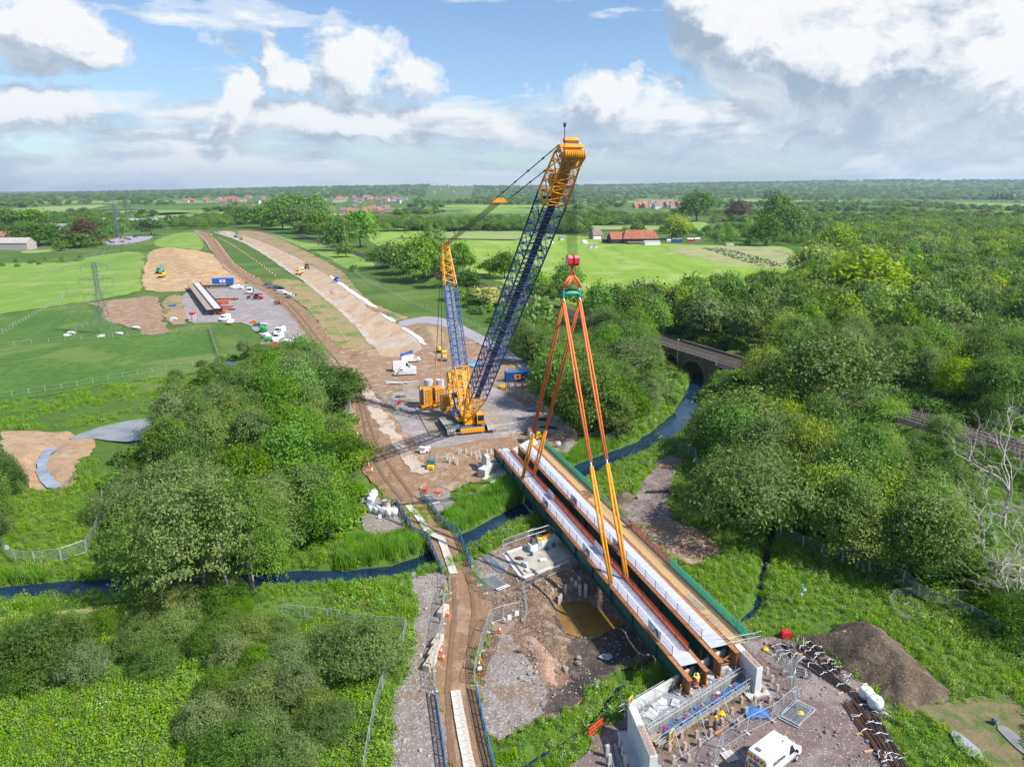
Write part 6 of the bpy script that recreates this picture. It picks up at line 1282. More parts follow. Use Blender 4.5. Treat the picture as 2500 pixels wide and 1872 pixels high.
m = MB().box((0, 0, -1.35), (.5, .5, .7)); m.tube([(0, 0, -1.5), (0, 0, -2.0), (.45, 0, -2.35), (.5, 0, -2.75), (.15, 0, -3.0), (-.3, 0, -2.9)], [.2, .2, .2, .22, .2, .1], 8); m.tube([(0, 0, -2.0), (-.45, 0, -2.35), (-.5, 0, -2.75), (-.15, 0, -3.0)], [.2, .2, .22, .15], 8); m.build('hook', mat('hook_red', (.45, .03, .03), .5), hb)
# spreader and slings
su = Vector((RX.x, RX.y, 0)); sc = Vector((HX, HY, ZS))
sp = thing('spreader_bar', 'short green tubular spreader bar between the orange slings', 'spreader', sc, math.atan2(RX.y, RX.x))
MB().tube([(-1.1, 0, 0), (-.55, 0, .05), (0, 0, .08), (.55, 0, .05), (1.1, 0, 0)], [.2, .26, .3, .26, .2], 10).build('tube', TEAL, sp, smooth=True)
for sx in (-1, 1):
 MB().box((sx*1.15, 0, -.05), (.3, .34, .9)).build('end_plate', TEAL, sp, bevel=.03); m = MB(); m.tube([(sx*1.15, -.25, .75), (sx*1.15, 0, .3), (sx*1.15, .25, .75)], .07, 6); m.tube([(sx*1.15, -.25, -.9), (sx*1.15, 0, -.42), (sx*1.15, .25, -.9)], .07, 6); m.build('shackle', STEEL, sp)
def slingpart(o, a, b, mt, w, nm):
 m = MB(); d = (b-a).normalized(); s = d.cross(Vector((0, 1, .1))).normalized()
 for k in (-1, 1): m.tube([a+s*k*w*.25, a.lerp(b, .5)+s*k*w*.55, b+s*k*w*.25], w*.42, 6)
 m.build(nm, mt, o, smooth=True)
for sx, nm in ((-1, 'left'), (1, 'right')):
 o = thing('lifting_sling', 'upper orange round sling from the hook to the %s end of the green spreader' % nm, 'sling'); slingpart(o, Vector((HX, HY, ZH-2.0))+su*sx*.10, sc+su*sx*1.15+Vector((0, 0, .8)), ORS, .42, 'sling_loop')
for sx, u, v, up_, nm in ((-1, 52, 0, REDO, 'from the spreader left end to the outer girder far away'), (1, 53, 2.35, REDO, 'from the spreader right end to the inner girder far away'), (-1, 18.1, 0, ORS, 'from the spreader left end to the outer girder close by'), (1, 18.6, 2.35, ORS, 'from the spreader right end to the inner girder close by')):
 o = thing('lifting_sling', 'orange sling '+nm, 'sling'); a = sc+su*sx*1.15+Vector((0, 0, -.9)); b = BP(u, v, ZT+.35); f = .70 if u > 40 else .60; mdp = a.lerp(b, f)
 slingpart(o, a, mdp+(a-b).normalized()*.25, up_ if u < 40 else mat('shaded_sling', (.55, .13, .04), .75), .36, 'upper_sling'); slingpart(o, mdp-(a-b).normalized()*.25, b, ORY, .42, 'lower_sling')  # far upper slings: darker copy of the orange, shade put into the colour
 m = MB(); m.tube([mdp+(a-b).normalized()*.35, mdp-(a-b).normalized()*.35], .13, 6); m.build('shackle', STEEL, o); MB().box(BP(u, v, ZT+.2), (.3, .3, .42), rot=BRZ).build('lifting_lug', STEEL, o)
# timber mats under the crane
def mats():
 c = [G(1013, 996), G(1183, 985), G(1241, 1052), G(1054, 1074)]; fwd = ((c[3]-c[0])+(c[2]-c[1])).normalized(); across = ((c[1]-c[0])+(c[2]-c[3])).normalized(); across = (across-fwd*across.dot(fwd)).normalized(); L = 21.5; Wd = 17.0; o0 = c[0]
 n = int(L/1.02); rz = math.atan2(across.y, across.x)
 protos = []
 for k in range(3):
  t = thing('timber_mat', 'x', 'crane mat'); p = MB()
  for j in range(4): MB().box((0, (j-1.5)*.245, 0), (Wd/3-.08, .232, .16)).build('timber', (WOODG, mat('oak_mat', (.29, .24, .18), .9, var=.3, scale=.8, bump=.3), mat('dark_mat', (.19, .165, .145), .9, var=.3, scale=.8, bump=.3))[k], t)
  protos.append(reg(t))
 first = [True]*3
 for i in range(n):
  for j in range(3):
   p = o0+fwd*(i+.5)*1.02+across*(j+.5)*Wd/3; p.z = .20+rng.uniform(0, .02); k = rng.choice((0, 0, 1, 1, 2)); lab = 'grey timber mat in the pad of mats under the crane tracks'
   if first[k]: t = protos[k]; t.location = p; t.rotation_euler = (0, 0, rz+rng.uniform(-.006, .006)); t['label'] = lab; first[k] = False
   else: t = dup(protos[k], p, rz+rng.uniform(-.006, .006), lab)
   t['group'] = 'timber mats under the crane'
mats()
# ---------------------------------------------------------------- abutments, piles, walls
FWD = -AX; SK = Vector((.807, .590, 0)); SKN = Vector((.590, -.807, 0))       # along the skewed abutment, and towards the camera from it
def wingwall(nm, label, a, b, H, th, toward, rebar=(0.45, 1.0), z0=0.0, foot=.9):
 """wall from a (back, by the girders) to b (free end); toward = unit vector of its thickness"""
 o = thing(nm, label, 'wall'); a = Vector((a[0], a[1], z0)); b = Vector((b[0], b[1], z0)); d = (b-a).normalized(); t = Vector(toward)
 L = (b-a).length; m = MB(); e = .012
 for k in range(2):
  p, q = a+d*(L*k/2+e*k), a+d*(L*(k+1)/2)
  m.add([p, q, q+t*th, p+t*th]+[x+Vector((0, 0, H)) for x in (p, q, q+t*th, p+t*th)], [(3, 2, 1, 0), (4, 5, 6, 7), (0, 1, 5, 4), (1, 2, 6, 5), (2, 3, 7, 6), (3, 0, 4, 7)])
 ob = m.build('wall_panel', CONCW, o, bevel=.03)
 f = MB(); c = a+d*L/2+t*th/2; f.box((c.x, c.y, z0+.12), (foot*2+th, L+.8, .3), rot=math.atan2(d.y, d.x)-math.pi/2); f.build('footing', CONC, o)
 r = MB(); n = int(L*(rebar[1]-rebar[0])/.16)
 for i in range(n):
  p = a+d*L*(rebar[0]+(rebar[1]-rebar[0])*(i+.5)/n)
  for w in (.1, .3, .5, .7, .9):
   q = p+t*th*w+Vector((0, 0, H)); r.tube([q, q+Vector((rng.uniform(-.03, .03), rng.uniform(-.03, .03), rng.uniform(.25, .42)))], .014, 4, cap=False)
  r.tube([p+t*th*.1+Vector((0, 0, H+.22)), p+t*th*.9+Vector((0, 0, H+.22))], .012, 4, cap=False)
 r.build('rebar', RUST, o); return o
wingwall('wing_wall', 'left concrete wing wall of the near abutment with rusty rebar on top', (10.9, 56.1), (11.75, 50.0), 3.3, .75, (.9883, .153, 0), (.42, 1))
wingwall('wing_wall', 'right concrete wing wall of the near abutment beside the parked walkway end', (23.55, 65.6), (24.75, 61.55), 3.3, .75, (.958, .284, 0), (.35, 1))
def abutment():
 o = thing('abutment', 'near concrete abutment shelf strewn with pale debris under the girder ends', 'abutment'); c = Vector((17.6, 60.6, 0)); rz = math.atan2(SK.y, SK.x)
 def P(s, n, z): p = c+SK*s+SKN*n; p.z = z; return p
 m = MB(); m.box(P(0, .1, .85), (14.8, 2.6, 1.7), rot=rz); m.build('bearing_shelf', mat('shelf_concrete', (.25, .265, .275), .85, var=.25, scale=1.5, bump=.3), o)
 f = MB(); f.box(P(.3, 1.9, .06), (14.2, 3.8, .12), rot=rz); f.build('base_slab', mat('wet_concrete', (.23, .165, .105), .35, var=.25, scale=.7), o)
 b = MB(); b.box(P(0, -1.05, 2.2), (14.6, .3, 1.0), rot=rz); b.build('back_wall', CONC, o)
 for s, n in ((-3.6, -.1), (-1.2, -.15), (1.4, -.2), (4.0, -.3)): MB().box(P(s, n, 1.78), (.7, .7, .16), rot=rz).build('bearing_plinth', CONCW, o)
 for s, n, w, d, r in ((-5.6, .4, 1.5, 1.0, .3), (-4.2, .1, 1.3, 1.1, -.2), (-2.6, .7, 1.2, .7, .5), (-.6, .6, .9, .5, .1), (3.4, .2, 1.1, .6, .3), (5.6, .1, 1.0, .5, -.2), (2.0, .7, .8, .4, .6), (-6.3, .0, .7, .6, .1)):
  sl = MB().box((0, 0, .07), (w, d, .12)).build('polystyrene_sheet', mat('dirty_sheet', (.48, .48, .47), .9, var=.2, scale=2), None, loc=P(s, n, 1.7), rz=rz+r); sl.rotation_euler[0] = rng.uniform(-.06, .06); tag(sl, None, 'debris', 'pale broken sheets on the abutment shelf'); sl['label'] = 'pale broken polystyrene sheet lying on the near abutment shelf'; sl.name = 'polystyrene_sheet'
 d = MB()
 for k in range(90): d.box(P(rng.uniform(-6.8, 6.8), rng.uniform(-.9, 1.3), 1.73), (rng.uniform(.05, .4), rng.uniform(.04, .2), rng.uniform(.02, .1)), rot=(0, 0, rng.uniform(0, 3)), m=rng.randint(0, 2))
 tag(d.build('debris', [LGREY, WHB, GREY]), None, None, None, 'stuff')
 # scaffold along the front
 s = thing('scaffold', 'tube scaffold with boards and blue sheeting along the near abutment front', 'scaffold')
 t = MB(); n0, n1 = 1.65, 3.0
 for q in np.arange(-7.2, 7.3, 1.8):
  for n, h in ((n0, 2.9), (n1, 2.7)): t.tube([P(q, n, .1), P(q, n, h)], .03, 5)
  t.tube([P(q, n0-.3, .95), P(q, n1+.3, .95)], .028, 5); t.tube([P(q, n1, .15), P(q+1.6, n1, 2.0)], .026, 5)
 for n, zs in ((n0, (1.85, 2.35)), (n1, (.9, 1.5, 2.0))):
  for z in zs: t.tube([P(-7.5, n, z), P(7.5, n, z)], .028, 5)
 for q in (-5.4, -1.8, 1.8, 5.4): t.tube([P(q, n1, 1.9), P(q-.6, n1+1.7, .1)], .028, 5); t.tube([P(q, n1, .9), P(q-.6, n1+1.7, .1)], .026, 5)
 t.tube([P(-7.3, n1+1.6, .25), P(6.9, n1+1.6, .3)], .028, 5)
 for q in (-7.6, -6.6, -5.6): t.tube([P(q, -1.2, .5), P(q, -1.2, 3.2)], .028, 5); t.tube([P(q, 0, 1.5), P(q, 0, 3.1)], .028, 5)
 for z in (2.3, 2.9): t.tube([P(-8.4, -1.2, z), P(-2.2, -1.2, z)], .028, 5); t.tube([P(-7.6, -1.8, z), P(-7.6, 2.9, z-.15)], .028, 5); t.tube([P(-6, -1.6, z), P(-6, 1.9, z)], .028, 5)
 t.tube([P(-4, -1.2, 2.9), P(-2.2, 1.6, 2.2)], .028, 5); t.tube([P(-5.6, -1.2, 2.4), P(-2.6, 1.6, 1.5)], .028, 5); t.build('tube_frame', STEEL, s)
 me = MB().box((0, 0, 0), (3.7, .21, .045)).mesh('scaffold_board', WOODG)
 for q in np.arange(-5.6, 6, 3.75):
  for k in range(5): p = link('scaffold_board', me, s); p.location = P(q+rng.uniform(-.1, .1), n0+.15+k*.23, 1.0); p.rotation_euler = (0, 0, rz)
  for z, n in ((1.78, n0-.02), (1.14, n1+.02)): p = link('toe_board', me, s); p.location = P(q, n, z); p.rotation_euler = (math.pi/2, 0, rz)
 for q in np.arange(-5.2, 6.8, 2.1):
  b = MB(); vs = []
  for i in range(9):
   for j in range(5): vs.append(P(q+i*.22-.8, n0+.2+j*.25, 1.06+rng.uniform(0, .18)))
  b.add(vs, [(5*i+j, 5*i+5+j, 5*i+6+j, 5*i+1+j) for i in range(8) for j in range(4)]); b.build('blue_sheet', NETB, s)
 jk = MB()
 for k in range(36): jk.box(P(rng.uniform(-6.5, 6.5), rng.uniform(n0+.2, n1-.2), 1.2), (rng.uniform(.08, .5), rng.uniform(.06, .25), rng.uniform(.05, .25)), rot=(0, 0, rng.uniform(0, 3)), m=rng.choice((0, 0, 1, 2, 3)))
 jk.build('clutter', [BLT, WHB, RED, GREY], s)
 for q, lab in ((-7.1, 'yellow hatch frame on the scaffold above the left wing wall'), (-5.9, 'yellow ladder gate at the foot of the left scaffold end')):
  y = thing('ladder_gate', lab, 'gate', P(q, -1.0 if q < -7 else n1+.15, 2.2 if q < -7 else .7), rz+.3); m = MB()
  for x in (-.38, .38): m.bar((x, 0, 0), (x, 0, 1.25), .1, .08)
  for z in (.05, 1.2): m.bar((-.4, 0, z), (.4, 0, z), .1, .08)
  m.build('frame', YELS, y); MB().box((0, .02, .62), (.62, .03, 1.0)).build('grille', GREY, y)
 return P
AP = abutment()
# person on the shelf: back turned, left arm raised to the hard hat
def figure(o, pts, edges, rad, mt, name, root=0, sub=2):
 me = bpy.data.meshes.new(name); me.from_pydata(pts, edges, []); me.materials.append(mt); ob = link(name, me, o); sk = ob.modifiers.new('skin', 'SKIN'); sk.use_smooth_shade = True
 lay = me.skin_vertices[0].data
 for i, r in enumerate(rad): lay[i].radius = r if isinstance(r, tuple) else (r, r)
 lay[root].use_root = True; ss = ob.modifiers.new('sub', 'SUBSURF'); ss.levels = ss.render_levels = sub; return ob
def person(label, loc, rz, jacket, trousers, pose, hat=WHP, fine=True):
 o = thing('person', label, 'person', loc, rz)
 # x to the person's right, y forward; joints in metres
 hip = Vector((0, 0, .93)); L = {'hip': hip, 'waist': Vector((0, .01, 1.08)), 'chest': Vector((0, .02, 1.32)), 'neck': Vector((0, .03, 1.49))}
 arms = {'raise': ((-.20, .0, 1.43), (-.42, .10, 1.50), (-.22, .20, 1.70)), 'down': ((.20, .0, 1.43), (.27, -.03, 1.16), (.25, .10, .93))}
 la = arms['raise'] if pose == 'raise' else tuple((-x, y, z) for x, y, z in arms['down']); ra = arms['down']
 legs = [[(s*.10, 0, .90), (s*.12, .03+.04*s*(pose == 'walk'), .50), (s*.13, .0+.16*s*(pose == 'walk'), .10)] for s in (-1, 1)]
 pts = [L['hip'], L['waist'], L['chest'], L['neck']]; ed = [(0, 1), (1, 2), (2, 3)]; rad = [(.17, .12), (.17, .12), (.19, .13), .065]
 for A_ in (la, ra):
  k = len(pts); pts += [Vector(p) for p in A_]; ed += [(2, k), (k, k+1), (k+1, k+2)]; rad += [.085, .06, .048]
 figure(o, pts, ed, rad, jacket, 'jacket')
 pts = [Vector((0, 0, .96))]; ed = []; rad = [(.165, .12)]
 for g_ in legs:
  k = len(pts); pts += [Vector(p) for p in g_]; ed += [(0, k), (k, k+1), (k+1, k+2)]; rad += [.10, .075, .065]
 figure(o, pts, ed, rad, trousers, 'trousers')
 for g_ in legs:
  b = MB().box((g_[2][0], g_[2][1]+.05, .05), (.11, .29, .10), taper=.8); b.build('boot', BLK, o, bevel=.02)
  for z in (.30, .42): MB().tube([(g_[1][0]*.98+.0, g_[1][1]*(z/.5), z-.025), (g_[1][0]*.98, g_[1][1]*(z/.5), z+.025)], .088, 10).build('reflective_band', LGREY, o) if fine else None
 if fine:
  for z in (1.10, 1.22): MB().tube([(0, .015, z-.025), (0, .015, z+.025)], .2, 12).build('reflective_band', LGREY, o)
 h = MB(); h.ball((0, .04, 1.63), (.085, .10, .125), 10, 8); h.ball((0, .145, 1.62), (.018, .025, .025), 5, 4)
 for s in (-1, 1): h.ball((s*.087, .03, 1.62), (.014, .025, .035), 5, 4)
 hd = h.build('head', SKIN, o, smooth=True); e = MB()
 for s in (-1, 1): e.ball((s*.035, .128, 1.65), .012, 5, 4)
 e.box((0, .132, 1.575), (.05, .012, .01)); e.build('face', DKST, hd)
 m = MB(); m.ball((0, .035, 1.70), (.125, .15, .12), 12, 8); m.box((0, .16, 1.69), (.2, .12, .02)); m.build('hard_hat', hat, o, smooth=True)
 for s, A_ in ((-1, la), (1, ra)):                           # hands: palm, four unequal fingers and a thumb
  w = Vector(A_[2]); d = (w-Vector(A_[1])).normalized(); sd_ = d.cross(Vector((0, 0, 1)) if abs(d.z) < .9 else Vector((0, 1, 0))).normalized()
  p = [w-d*.01, w+d*.08]; pts = [w-d*.02, w+d*.085]; ed = [(0, 1)]; rad = [.03, (.038, .018)]
  m = MB(); m.tube([w, w+d*.05, w+d*.09], [.03, .038, .032], 7)
  for i, l in enumerate((.065, .078, .073, .055)):
   b = w+d*.085+sd_*(i-1.5)*.019; n_ = d.cross(sd_)*s; m.tube([b, b+d*l*.55+n_*.004, b+d*l+n_*.022], [.0095, .009, .006], 5)
  b = w+d*.03+sd_*.035; m.tube([b, b+sd_*.03+d*.02, b+sd_*.032+d*.055], [.012, .011, .007], 5); m.build('hand', SKIN if pose != 'raise' else mat('work_glove', (.45, .5, .1), .8), o, smooth=True)
 return o
person('worker in yellow hi-vis jacket and orange trousers standing among the girder ends', AP(.75, .55, 1.7), math.atan2(-AX.x, AX.y)+.15, HIV, ORG, 'raise')
PILE = mat('pile_concrete', (.50, .40, .35), .9, var=.2, scale=2, bump=.2); PILEP = mat('pale_pile', (.60, .54, .49), .9, var=.15, scale=2, bump=.2)
def pile_mesh(s, h, mt, r=4):
 m = MB(); m.box((0, 0, h/2-.25), (s, s, h+.5));
 for a, b in ((-1, -1), (1, 1), (-1, 1), (1, -1)): m.tube([(a*s*.28, b*s*.28, h), (a*s*.28, b*s*.28, h+.06)], .018, 4, m=1)
 return m.mesh('concrete_pile', [mt, RUSTD], bevel=.0)
def piles(px, s, h, mt, label, group, jit=.15, z=None, vary=0):
 for x, y in px:
  k = pile_mesh(s, h*rng.uniform(1-vary, 1+vary*.5), mt); p = GH(x, y)
  if z is not None: p = G(x, y, z)
  o = link('concrete_pile', k); o.location = p; o.rotation_euler = (rng.uniform(-.02, .02), rng.uniform(-.02, .02), CRZ+rng.uniform(-jit, jit)); tag(o, label, 'pile', group)
zm = lambda L: [(1480+a/4.608, 1540+b/4.608) for a, b in L]
piles(zm([(1520, 820), (1670, 812), (1830, 808), (1985, 795), (1762, 705), (1918, 680), (1862, 575), (1806, 485), (1722, 905), (1884, 905), (1565, 940), (1410, 945), (1250, 955), (1296, 1065), (1476, 1080), (1127, 1080), (1015, 1205), (1172, 1185), (845, 1210), (710, 1350), (880, 1340), (1047, 1300), (925, 1470), (757, 1488), (795, 1640), (600, 1610)]), .30, .85, PILE, 'short square concrete pile head standing in the stony ground before the near abutment', 'pile heads before the near abutment')
piles(zm([(155, 1335), (190, 1435), (213, 1530), (10, 1420), (33, 1525)]), .30, 1.35, PILEP, 'taller square pile beside the left wing wall at the bottom edge', 'piles left of the left wing wall')
z5 = lambda L: [(1200+a/5.914, 1260+b/5.914) for a, b in L]
piles(z5([(865, 1055), (882, 1135), (935, 1120), (975, 1225), (1000, 1200)]), .30, .8, PILEP, 'short pale pile on the silty shore of the flooded pit', 'piles on the shore of the pit', z=-1.35, vary=.15)
piles(z5([(1066, 1178), (1158, 1075), (1163, 960), (1213, 1120), (1262, 1060), (1272, 1172), (1357, 1182)]), .33, 2.0, PILEP, 'tall pale square pile standing in the brown flooded pit', 'piles standing in the flooded pit', z=-1.75, vary=.1)
z2_ = lambda L: [(600+a/3.124, 900+b/3.124) for a, b in L]
piles(z2_([(1535, 690), (1560, 705), (1580, 690), (1600, 720), (1612, 735), (1555, 720), (1535, 715), (1625, 650), (1720, 665), (1750, 660), (1780, 655), (1810, 650), (1840, 645), (1870, 640), (1760, 690), (1790, 685), (1640, 635), (1680, 640)]), .30, 1.0, PILEP, 'short pale pile behind the far abutment wall', 'piles at the far abutment', vary=.2)
# far abutment: short wing wall, shelf, footing
wingwall('wing_wall', 'small white wing wall of the far abutment left of the bridge beams', G(1176, 1138)[:2], G(1188, 1155)[:2], 3.0, .7, (.9532, .3024, 0), (0, .5))
wingwall('wing_wall', 'far abutment wing wall with a stump of rebar beyond the walkway', G(1288, 1075)[:2], G(1294, 1086)[:2], 2.6, .7, (.9532, .3024, 0), (0, 1))
def far_abutment():
 o = thing('abutment', 'far concrete abutment with a pale ledge and dark sheeting at the girder ends', 'abutment'); a = G(1183, 1162); b = G(1240, 1128); d = (b-a).normalized(); n = Vector((d.y, -d.x, 0)); rz = math.atan2(d.y, d.x); c = (a+b)/2
 MB().box(c+d*4+Vector((0, 0, .8)), (18, 1.6, 1.6), rot=rz).build('bearing_shelf', CONC, o); MB().box(c+d*3+n*1.9+Vector((0, 0, .2)), (18, 2.4, .35), rot=rz).build('footing', mat('pale_footing', (.58, .54, .47), .85, var=.15), o)
 m = MB().box(c+d*2.5+n*3.4+Vector((0, 0, .35)), (19, .45, .6), rot=rz); m.build('kerb_beam', CONCW, o)
 m = MB()
 for k in range(16): m.ball(c+d*rng.uniform(-3, 6)+n*rng.uniform(-.4, .4)+Vector((0, 0, 1.65)), (rng.uniform(.25, .6), rng.uniform(.2, .4), .2), 7, 5, jit=.2, m=rng.choice((0, 0, 1)))
 m.build('sheeting', [GREY, WHB], o)
 pl = thing('timber_plank', 'long pale planks lying on the stones below the far abutment ledge', 'planks', G(1195, 1180), rz)
 for k in range(4): MB().box((rng.uniform(-1, 1), -k*.55, .1), (9-k, .22, .06), rot=rng.uniform(-.05, .05)).build('plank', WOODG, pl)
far_abutment()
# middle pier base
def pier():
 P = [G(*q) for q in ((1226, 1352), (1273, 1416), (1425, 1358), (1375, 1302))]; o = thing('pier_base', 'concrete pier base slab with low wall and site clutter under the girder', 'pier base'); ctr = sum(P, Vector())/4
 def q(u, v, z=0): a = P[0].lerp(P[3], u); b = P[1].lerp(P[2], u); r = a.lerp(b, v); r.z = z; return r
 def slab(nm, u0, u1, v0, v1, z0, z1, mt):
  c = [q(u0, v0), q(u1, v0), q(u1, v1), q(u0, v1)]; MB().prism([(p.x, p.y) for p in c], z0, z1).build(nm, mt, o, bevel=.02)
 slab('base_slab', 0, 1, 0, 1, -.3, .12, CONC); slab('upper_slab', .055, .99, .05, .93, .12, .34, mat('damp_slab', (.44, .40, .33), .7, var=.2, scale=.4))
 slab('low_wall', .34, 1.0, .20, .36, .34, 1.45, CONCW); slab('side_kerb', .05, .34, .06, .12, .34, .5, CONCW)
 slab('dark_plinth', .36, .48, .2, .36, 1.45, 1.5, GREY)
 items = [('tool_bag', 'bag', 'brown tool bags heaped on the left end of the pier base', .14, .42, .34, RUSTD, 'heap'), ('clear_bag', 'bag', 'clear plastic bag of dark fittings on the pier base', .15, .66, .34, WHB, 'heap'), ('clear_bag', 'bag', 'crumpled white bag at the front corner of the pier base', .14, .85, .34, WHB, 'heap'), ('clear_bag', 'bag', 'clear plastic bag of black fittings in front of the low wall', .42, .72, .34, WHB, 'heap'),
             ('blue_sack', 'sack', 'blue sack leaning at the left end of the low wall', .33, .45, .34, BLUE, 'sack'), ('blue_sack', 'sack', 'blue sack leaning at the middle of the low wall', .58, .43, .34, BLUE, 'sack'), ('blue_sack', 'sack', 'blue sack leaning at the right of the low wall', .70, .41, .34, BLUE, 'sack'), ('orange_bag', 'bag', 'orange bag on the low wall', .60, .27, 1.45, ORG, 'heap'), ('yellow_bag', 'bag', 'yellow bag beside the orange one on the low wall', .55, .27, 1.45, YELS, 'heap'), ('orange_bag', 'bag', 'orange and yellow jackets heaped on the right of the low wall', .68, .25, 1.45, YELS, 'heap'),
             ('yellow_tool_case', 'case', 'yellow tool case standing on the low wall', .49, .27, 1.45, YELS, 'case'), ('tool_case', 'case', 'dark open case on the left end of the low wall', .41, .26, 1.5, GREY, 'case')]
 for nm, cat, lab, u, v, z, mt, kind in items:
  b = MB()
  if kind == 'heap':
   for k in range(7): b.ball((rng.uniform(-.4, .4), rng.uniform(-.25, .25), .15), (.28, .22, .2), 7, 5, jit=.15)
  elif kind == 'sack': b.ball((0, 0, .3), (.26, .2, .4), 8, 6, jit=.1); b.ball((.12, .05, .5), (.14, .1, .2), 6, 5)
  else: b.box((0, 0, .22), (.8, .5, .44)); b.box((0, .2, .48), (.8, .1, .3), rot=(.5, 0, 0)); b.box((0, 0, .46), (.3, .08, .06))
  x = b.build(nm, mt, None, smooth=kind != 'case', loc=q(u, v, z), rz=rng.uniform(0, 3)); tag(x, lab, cat)
 t = MB()
 for u, v in ((.36, .1), (.50, .40), (.72, .12), (.72, .38)): t.tube([q(u, v, .34), q(u, v, 2.8)], .03, 5)
 for a, b in (((.36, .1), (.72, .12)), ((.5, .4), (.36, .1)), ((.72, .38), (.72, .12))):
  for z in (2.0, 2.7): t.tube([q(*a, z), q(*b, z)], .028, 5)
 t.tube([q(.50, .42, .34), q(.44, .3, 2.9)], .035, 5); t.tube([q(.53, .42, .34), q(.47, .3, 2.9)], .035, 5); x = t.build('scaffold', STEEL); tag(x, 'small tube scaffold frame straddling the pier base wall', 'scaffold')
 s = MB()
 for k in range(16): s.box(q(rng.uniform(.45, .9), rng.uniform(.02, .2), .4), (rng.uniform(.3, 1), rng.uniform(.2, .5), .12), rot=(0, 0, rng.uniform(0, 3)), m=k % 3)
 tag(s.build('site_clutter', [GREY, LGREY, WHB]), None, None, None, 'stuff')
pier()
# ---------------------------------------------------------------- fences and barriers
def resample(L, step):
 L = [Vector(p) for p in L]; out = [L[0]]; acc = 0
 for a, b in zip(L[:-1], L[1:]):
  n = max(1, round((b-a).length/step)); out += [a.lerp(b, (k+1)/n) for k in range(n)]
 return out
def panelmesh(h, bars, mesh=True, low=.12, mt=None, r=.022, rb=.009):
 m = MB(); m.tube([(0, 0, 0), (0, 0, h-.06), (.06, 0, h), (.94, 0, h), (1, 0, h-.06), (1, 0, 0)], r, 5); m.tube([(0, 0, low), (1, 0, low)], r*.9, 5)
 for i in range(1, bars): m.bar((i/bars, 0, low), (i/bars, 0, h), rb/3.2, rb, up=(0, 1, 0))
 if mesh:
  for z in (.5, 1.0, 1.5):
   if z < h: m.bar((0, 0, z), (1, 0, z), rb, rb)
  m.add([(0.01, .004, low), (.99, .004, low), (.99, .004, h-.02), (.01, .004, h-.02)], [(0, 1, 2, 3)], 1)
 return m.mesh('fence_panel', [mt or GALV, MESHF])
HERAS = panelmesh(1.95, 14); PEDB = panelmesh(1.1, 15, False, .2, GALV, .024, .022); FOOT = MB().box((0, 0, .07), (.25, .7, .14)).mesh('foot_block', mat('concrete_foot', (.5, .47, .43), .9))
def panels(nm, label, px, mesh, step, feet=True, cat='fence', zs=None, group=None, wood=None, lean=0):
 pts = resample([GH(*p) for p in px], step); o = thing(nm, label, cat, (0, 0, 0), 0, group)
 for a, b in zip(pts[:-1], pts[1:]):
  a = Vector((a.x, a.y, hz(a.x, a.y)+.05)); b = Vector((b.x, b.y, hz(b.x, b.y)+.05)); d = b-a; p = link('fence_panel', mesh, o); p.location = a; p.scale = ((d.length-.06), 1, 1); p.rotation_euler = (rng.uniform(-.04, .04)+lean, -math.asin(max(-1, min(1, d.z/d.length))), math.atan2(d.y, d.x))
  if feet: f = link('foot_block', FOOT, o); f.location = a; f.rotation_euler = (0, 0, math.atan2(d.y, d.x))
  if wood: w = MB().box((0, 0, .8), (.1, .1, 1.9)).build('timber_post', WOODG, o); w.location = a+Vector((0, .12, 0))
 return o
panels('mesh_fence', 'wire mesh panel fence with timber posts running round the nettle bed corner', [(690, 1510), (800, 1520), (866, 1534), (930, 1540), (992, 1546), (985, 1580), (950, 1640), (935, 1690), (915, 1760), (903, 1820), (890, 1900)], HERAS, 3.4, False, wood=True)
panels('mesh_fence', 'wire mesh panel fence along the dark wood on the right', [(1905, 1312), (1960, 1338), (2055, 1378), (2120, 1400), (2205, 1425), (2240, 1460), (2310, 1490), (2370, 1515), (2435, 1555), (2520, 1605), (2600, 1650)], HERAS, 3.4, False, wood=True)
panels('mesh_fence', 'mesh fence panels around the grass hollow on the left', [(8, 1350), (40, 1375), (85, 1378), (150, 1370), (212, 1348), (235, 1310), (250, 1265), (252, 1215)], HERAS, 3.4, False)
panels('mesh_fence', 'mesh fence along the left edge of the pale strip and crane pad', [(925, 955), (935, 975), (950, 985), (965, 1000), (975, 1015)], HERAS, 3.4)
panels('mesh_fence', 'mesh fence behind the crane along the back of the pad', [(985, 952), (1025, 946), (1060, 948)], HERAS, 3.4)
panels('mesh_fence', 'mesh fence in front of the crane mats', [(1205, 1060), (1245, 1055), (1282, 1048), (1290, 1032)], HERAS, 3.4)
panels('mesh_fence', 'mesh fence along the right edge of the crane pad beside the trees', [(1205, 935), (1250, 960), (1300, 985), (1330, 1010), (1355, 1035), (1385, 1060), (1408, 1078)], HERAS, 3.4)
panels('mesh_fence', 'mesh fence beside the reeds at the far end of the bridge', [(1440, 1078), (1480, 1084), (1520, 1080)], HERAS, 3.4, False)
panels('mesh_fence', 'mesh fence at the far end of the gravel footpath', [(1632, 1085), (1660, 1100), (1680, 1110), (1697, 1120), (1700, 1140), (1715, 1165)], HERAS, 3.4, False)
panels('mesh_fence', 'mesh fence by the road edge below the dark oak', [(855, 1015), (858, 985), (850, 1010), (832, 1040), (828, 1070), (832, 1095)], HERAS, 3.4, False)
panels('mesh_fence', 'mesh fence on the right side of the near haul road', [(1159, 1675), (1163, 1640), (1175, 1590), (1190, 1545), (1201, 1522), (1230, 1512), (1268, 1503)], HERAS, 3.4)
panels('mesh_fence', 'mesh fence on the left side of the near haul road', [(1062, 1690), (1057, 1640), (1075, 1575), (1082, 1525), (1085, 1480), (1098, 1450), (1096, 1400)], HERAS, 3.4)
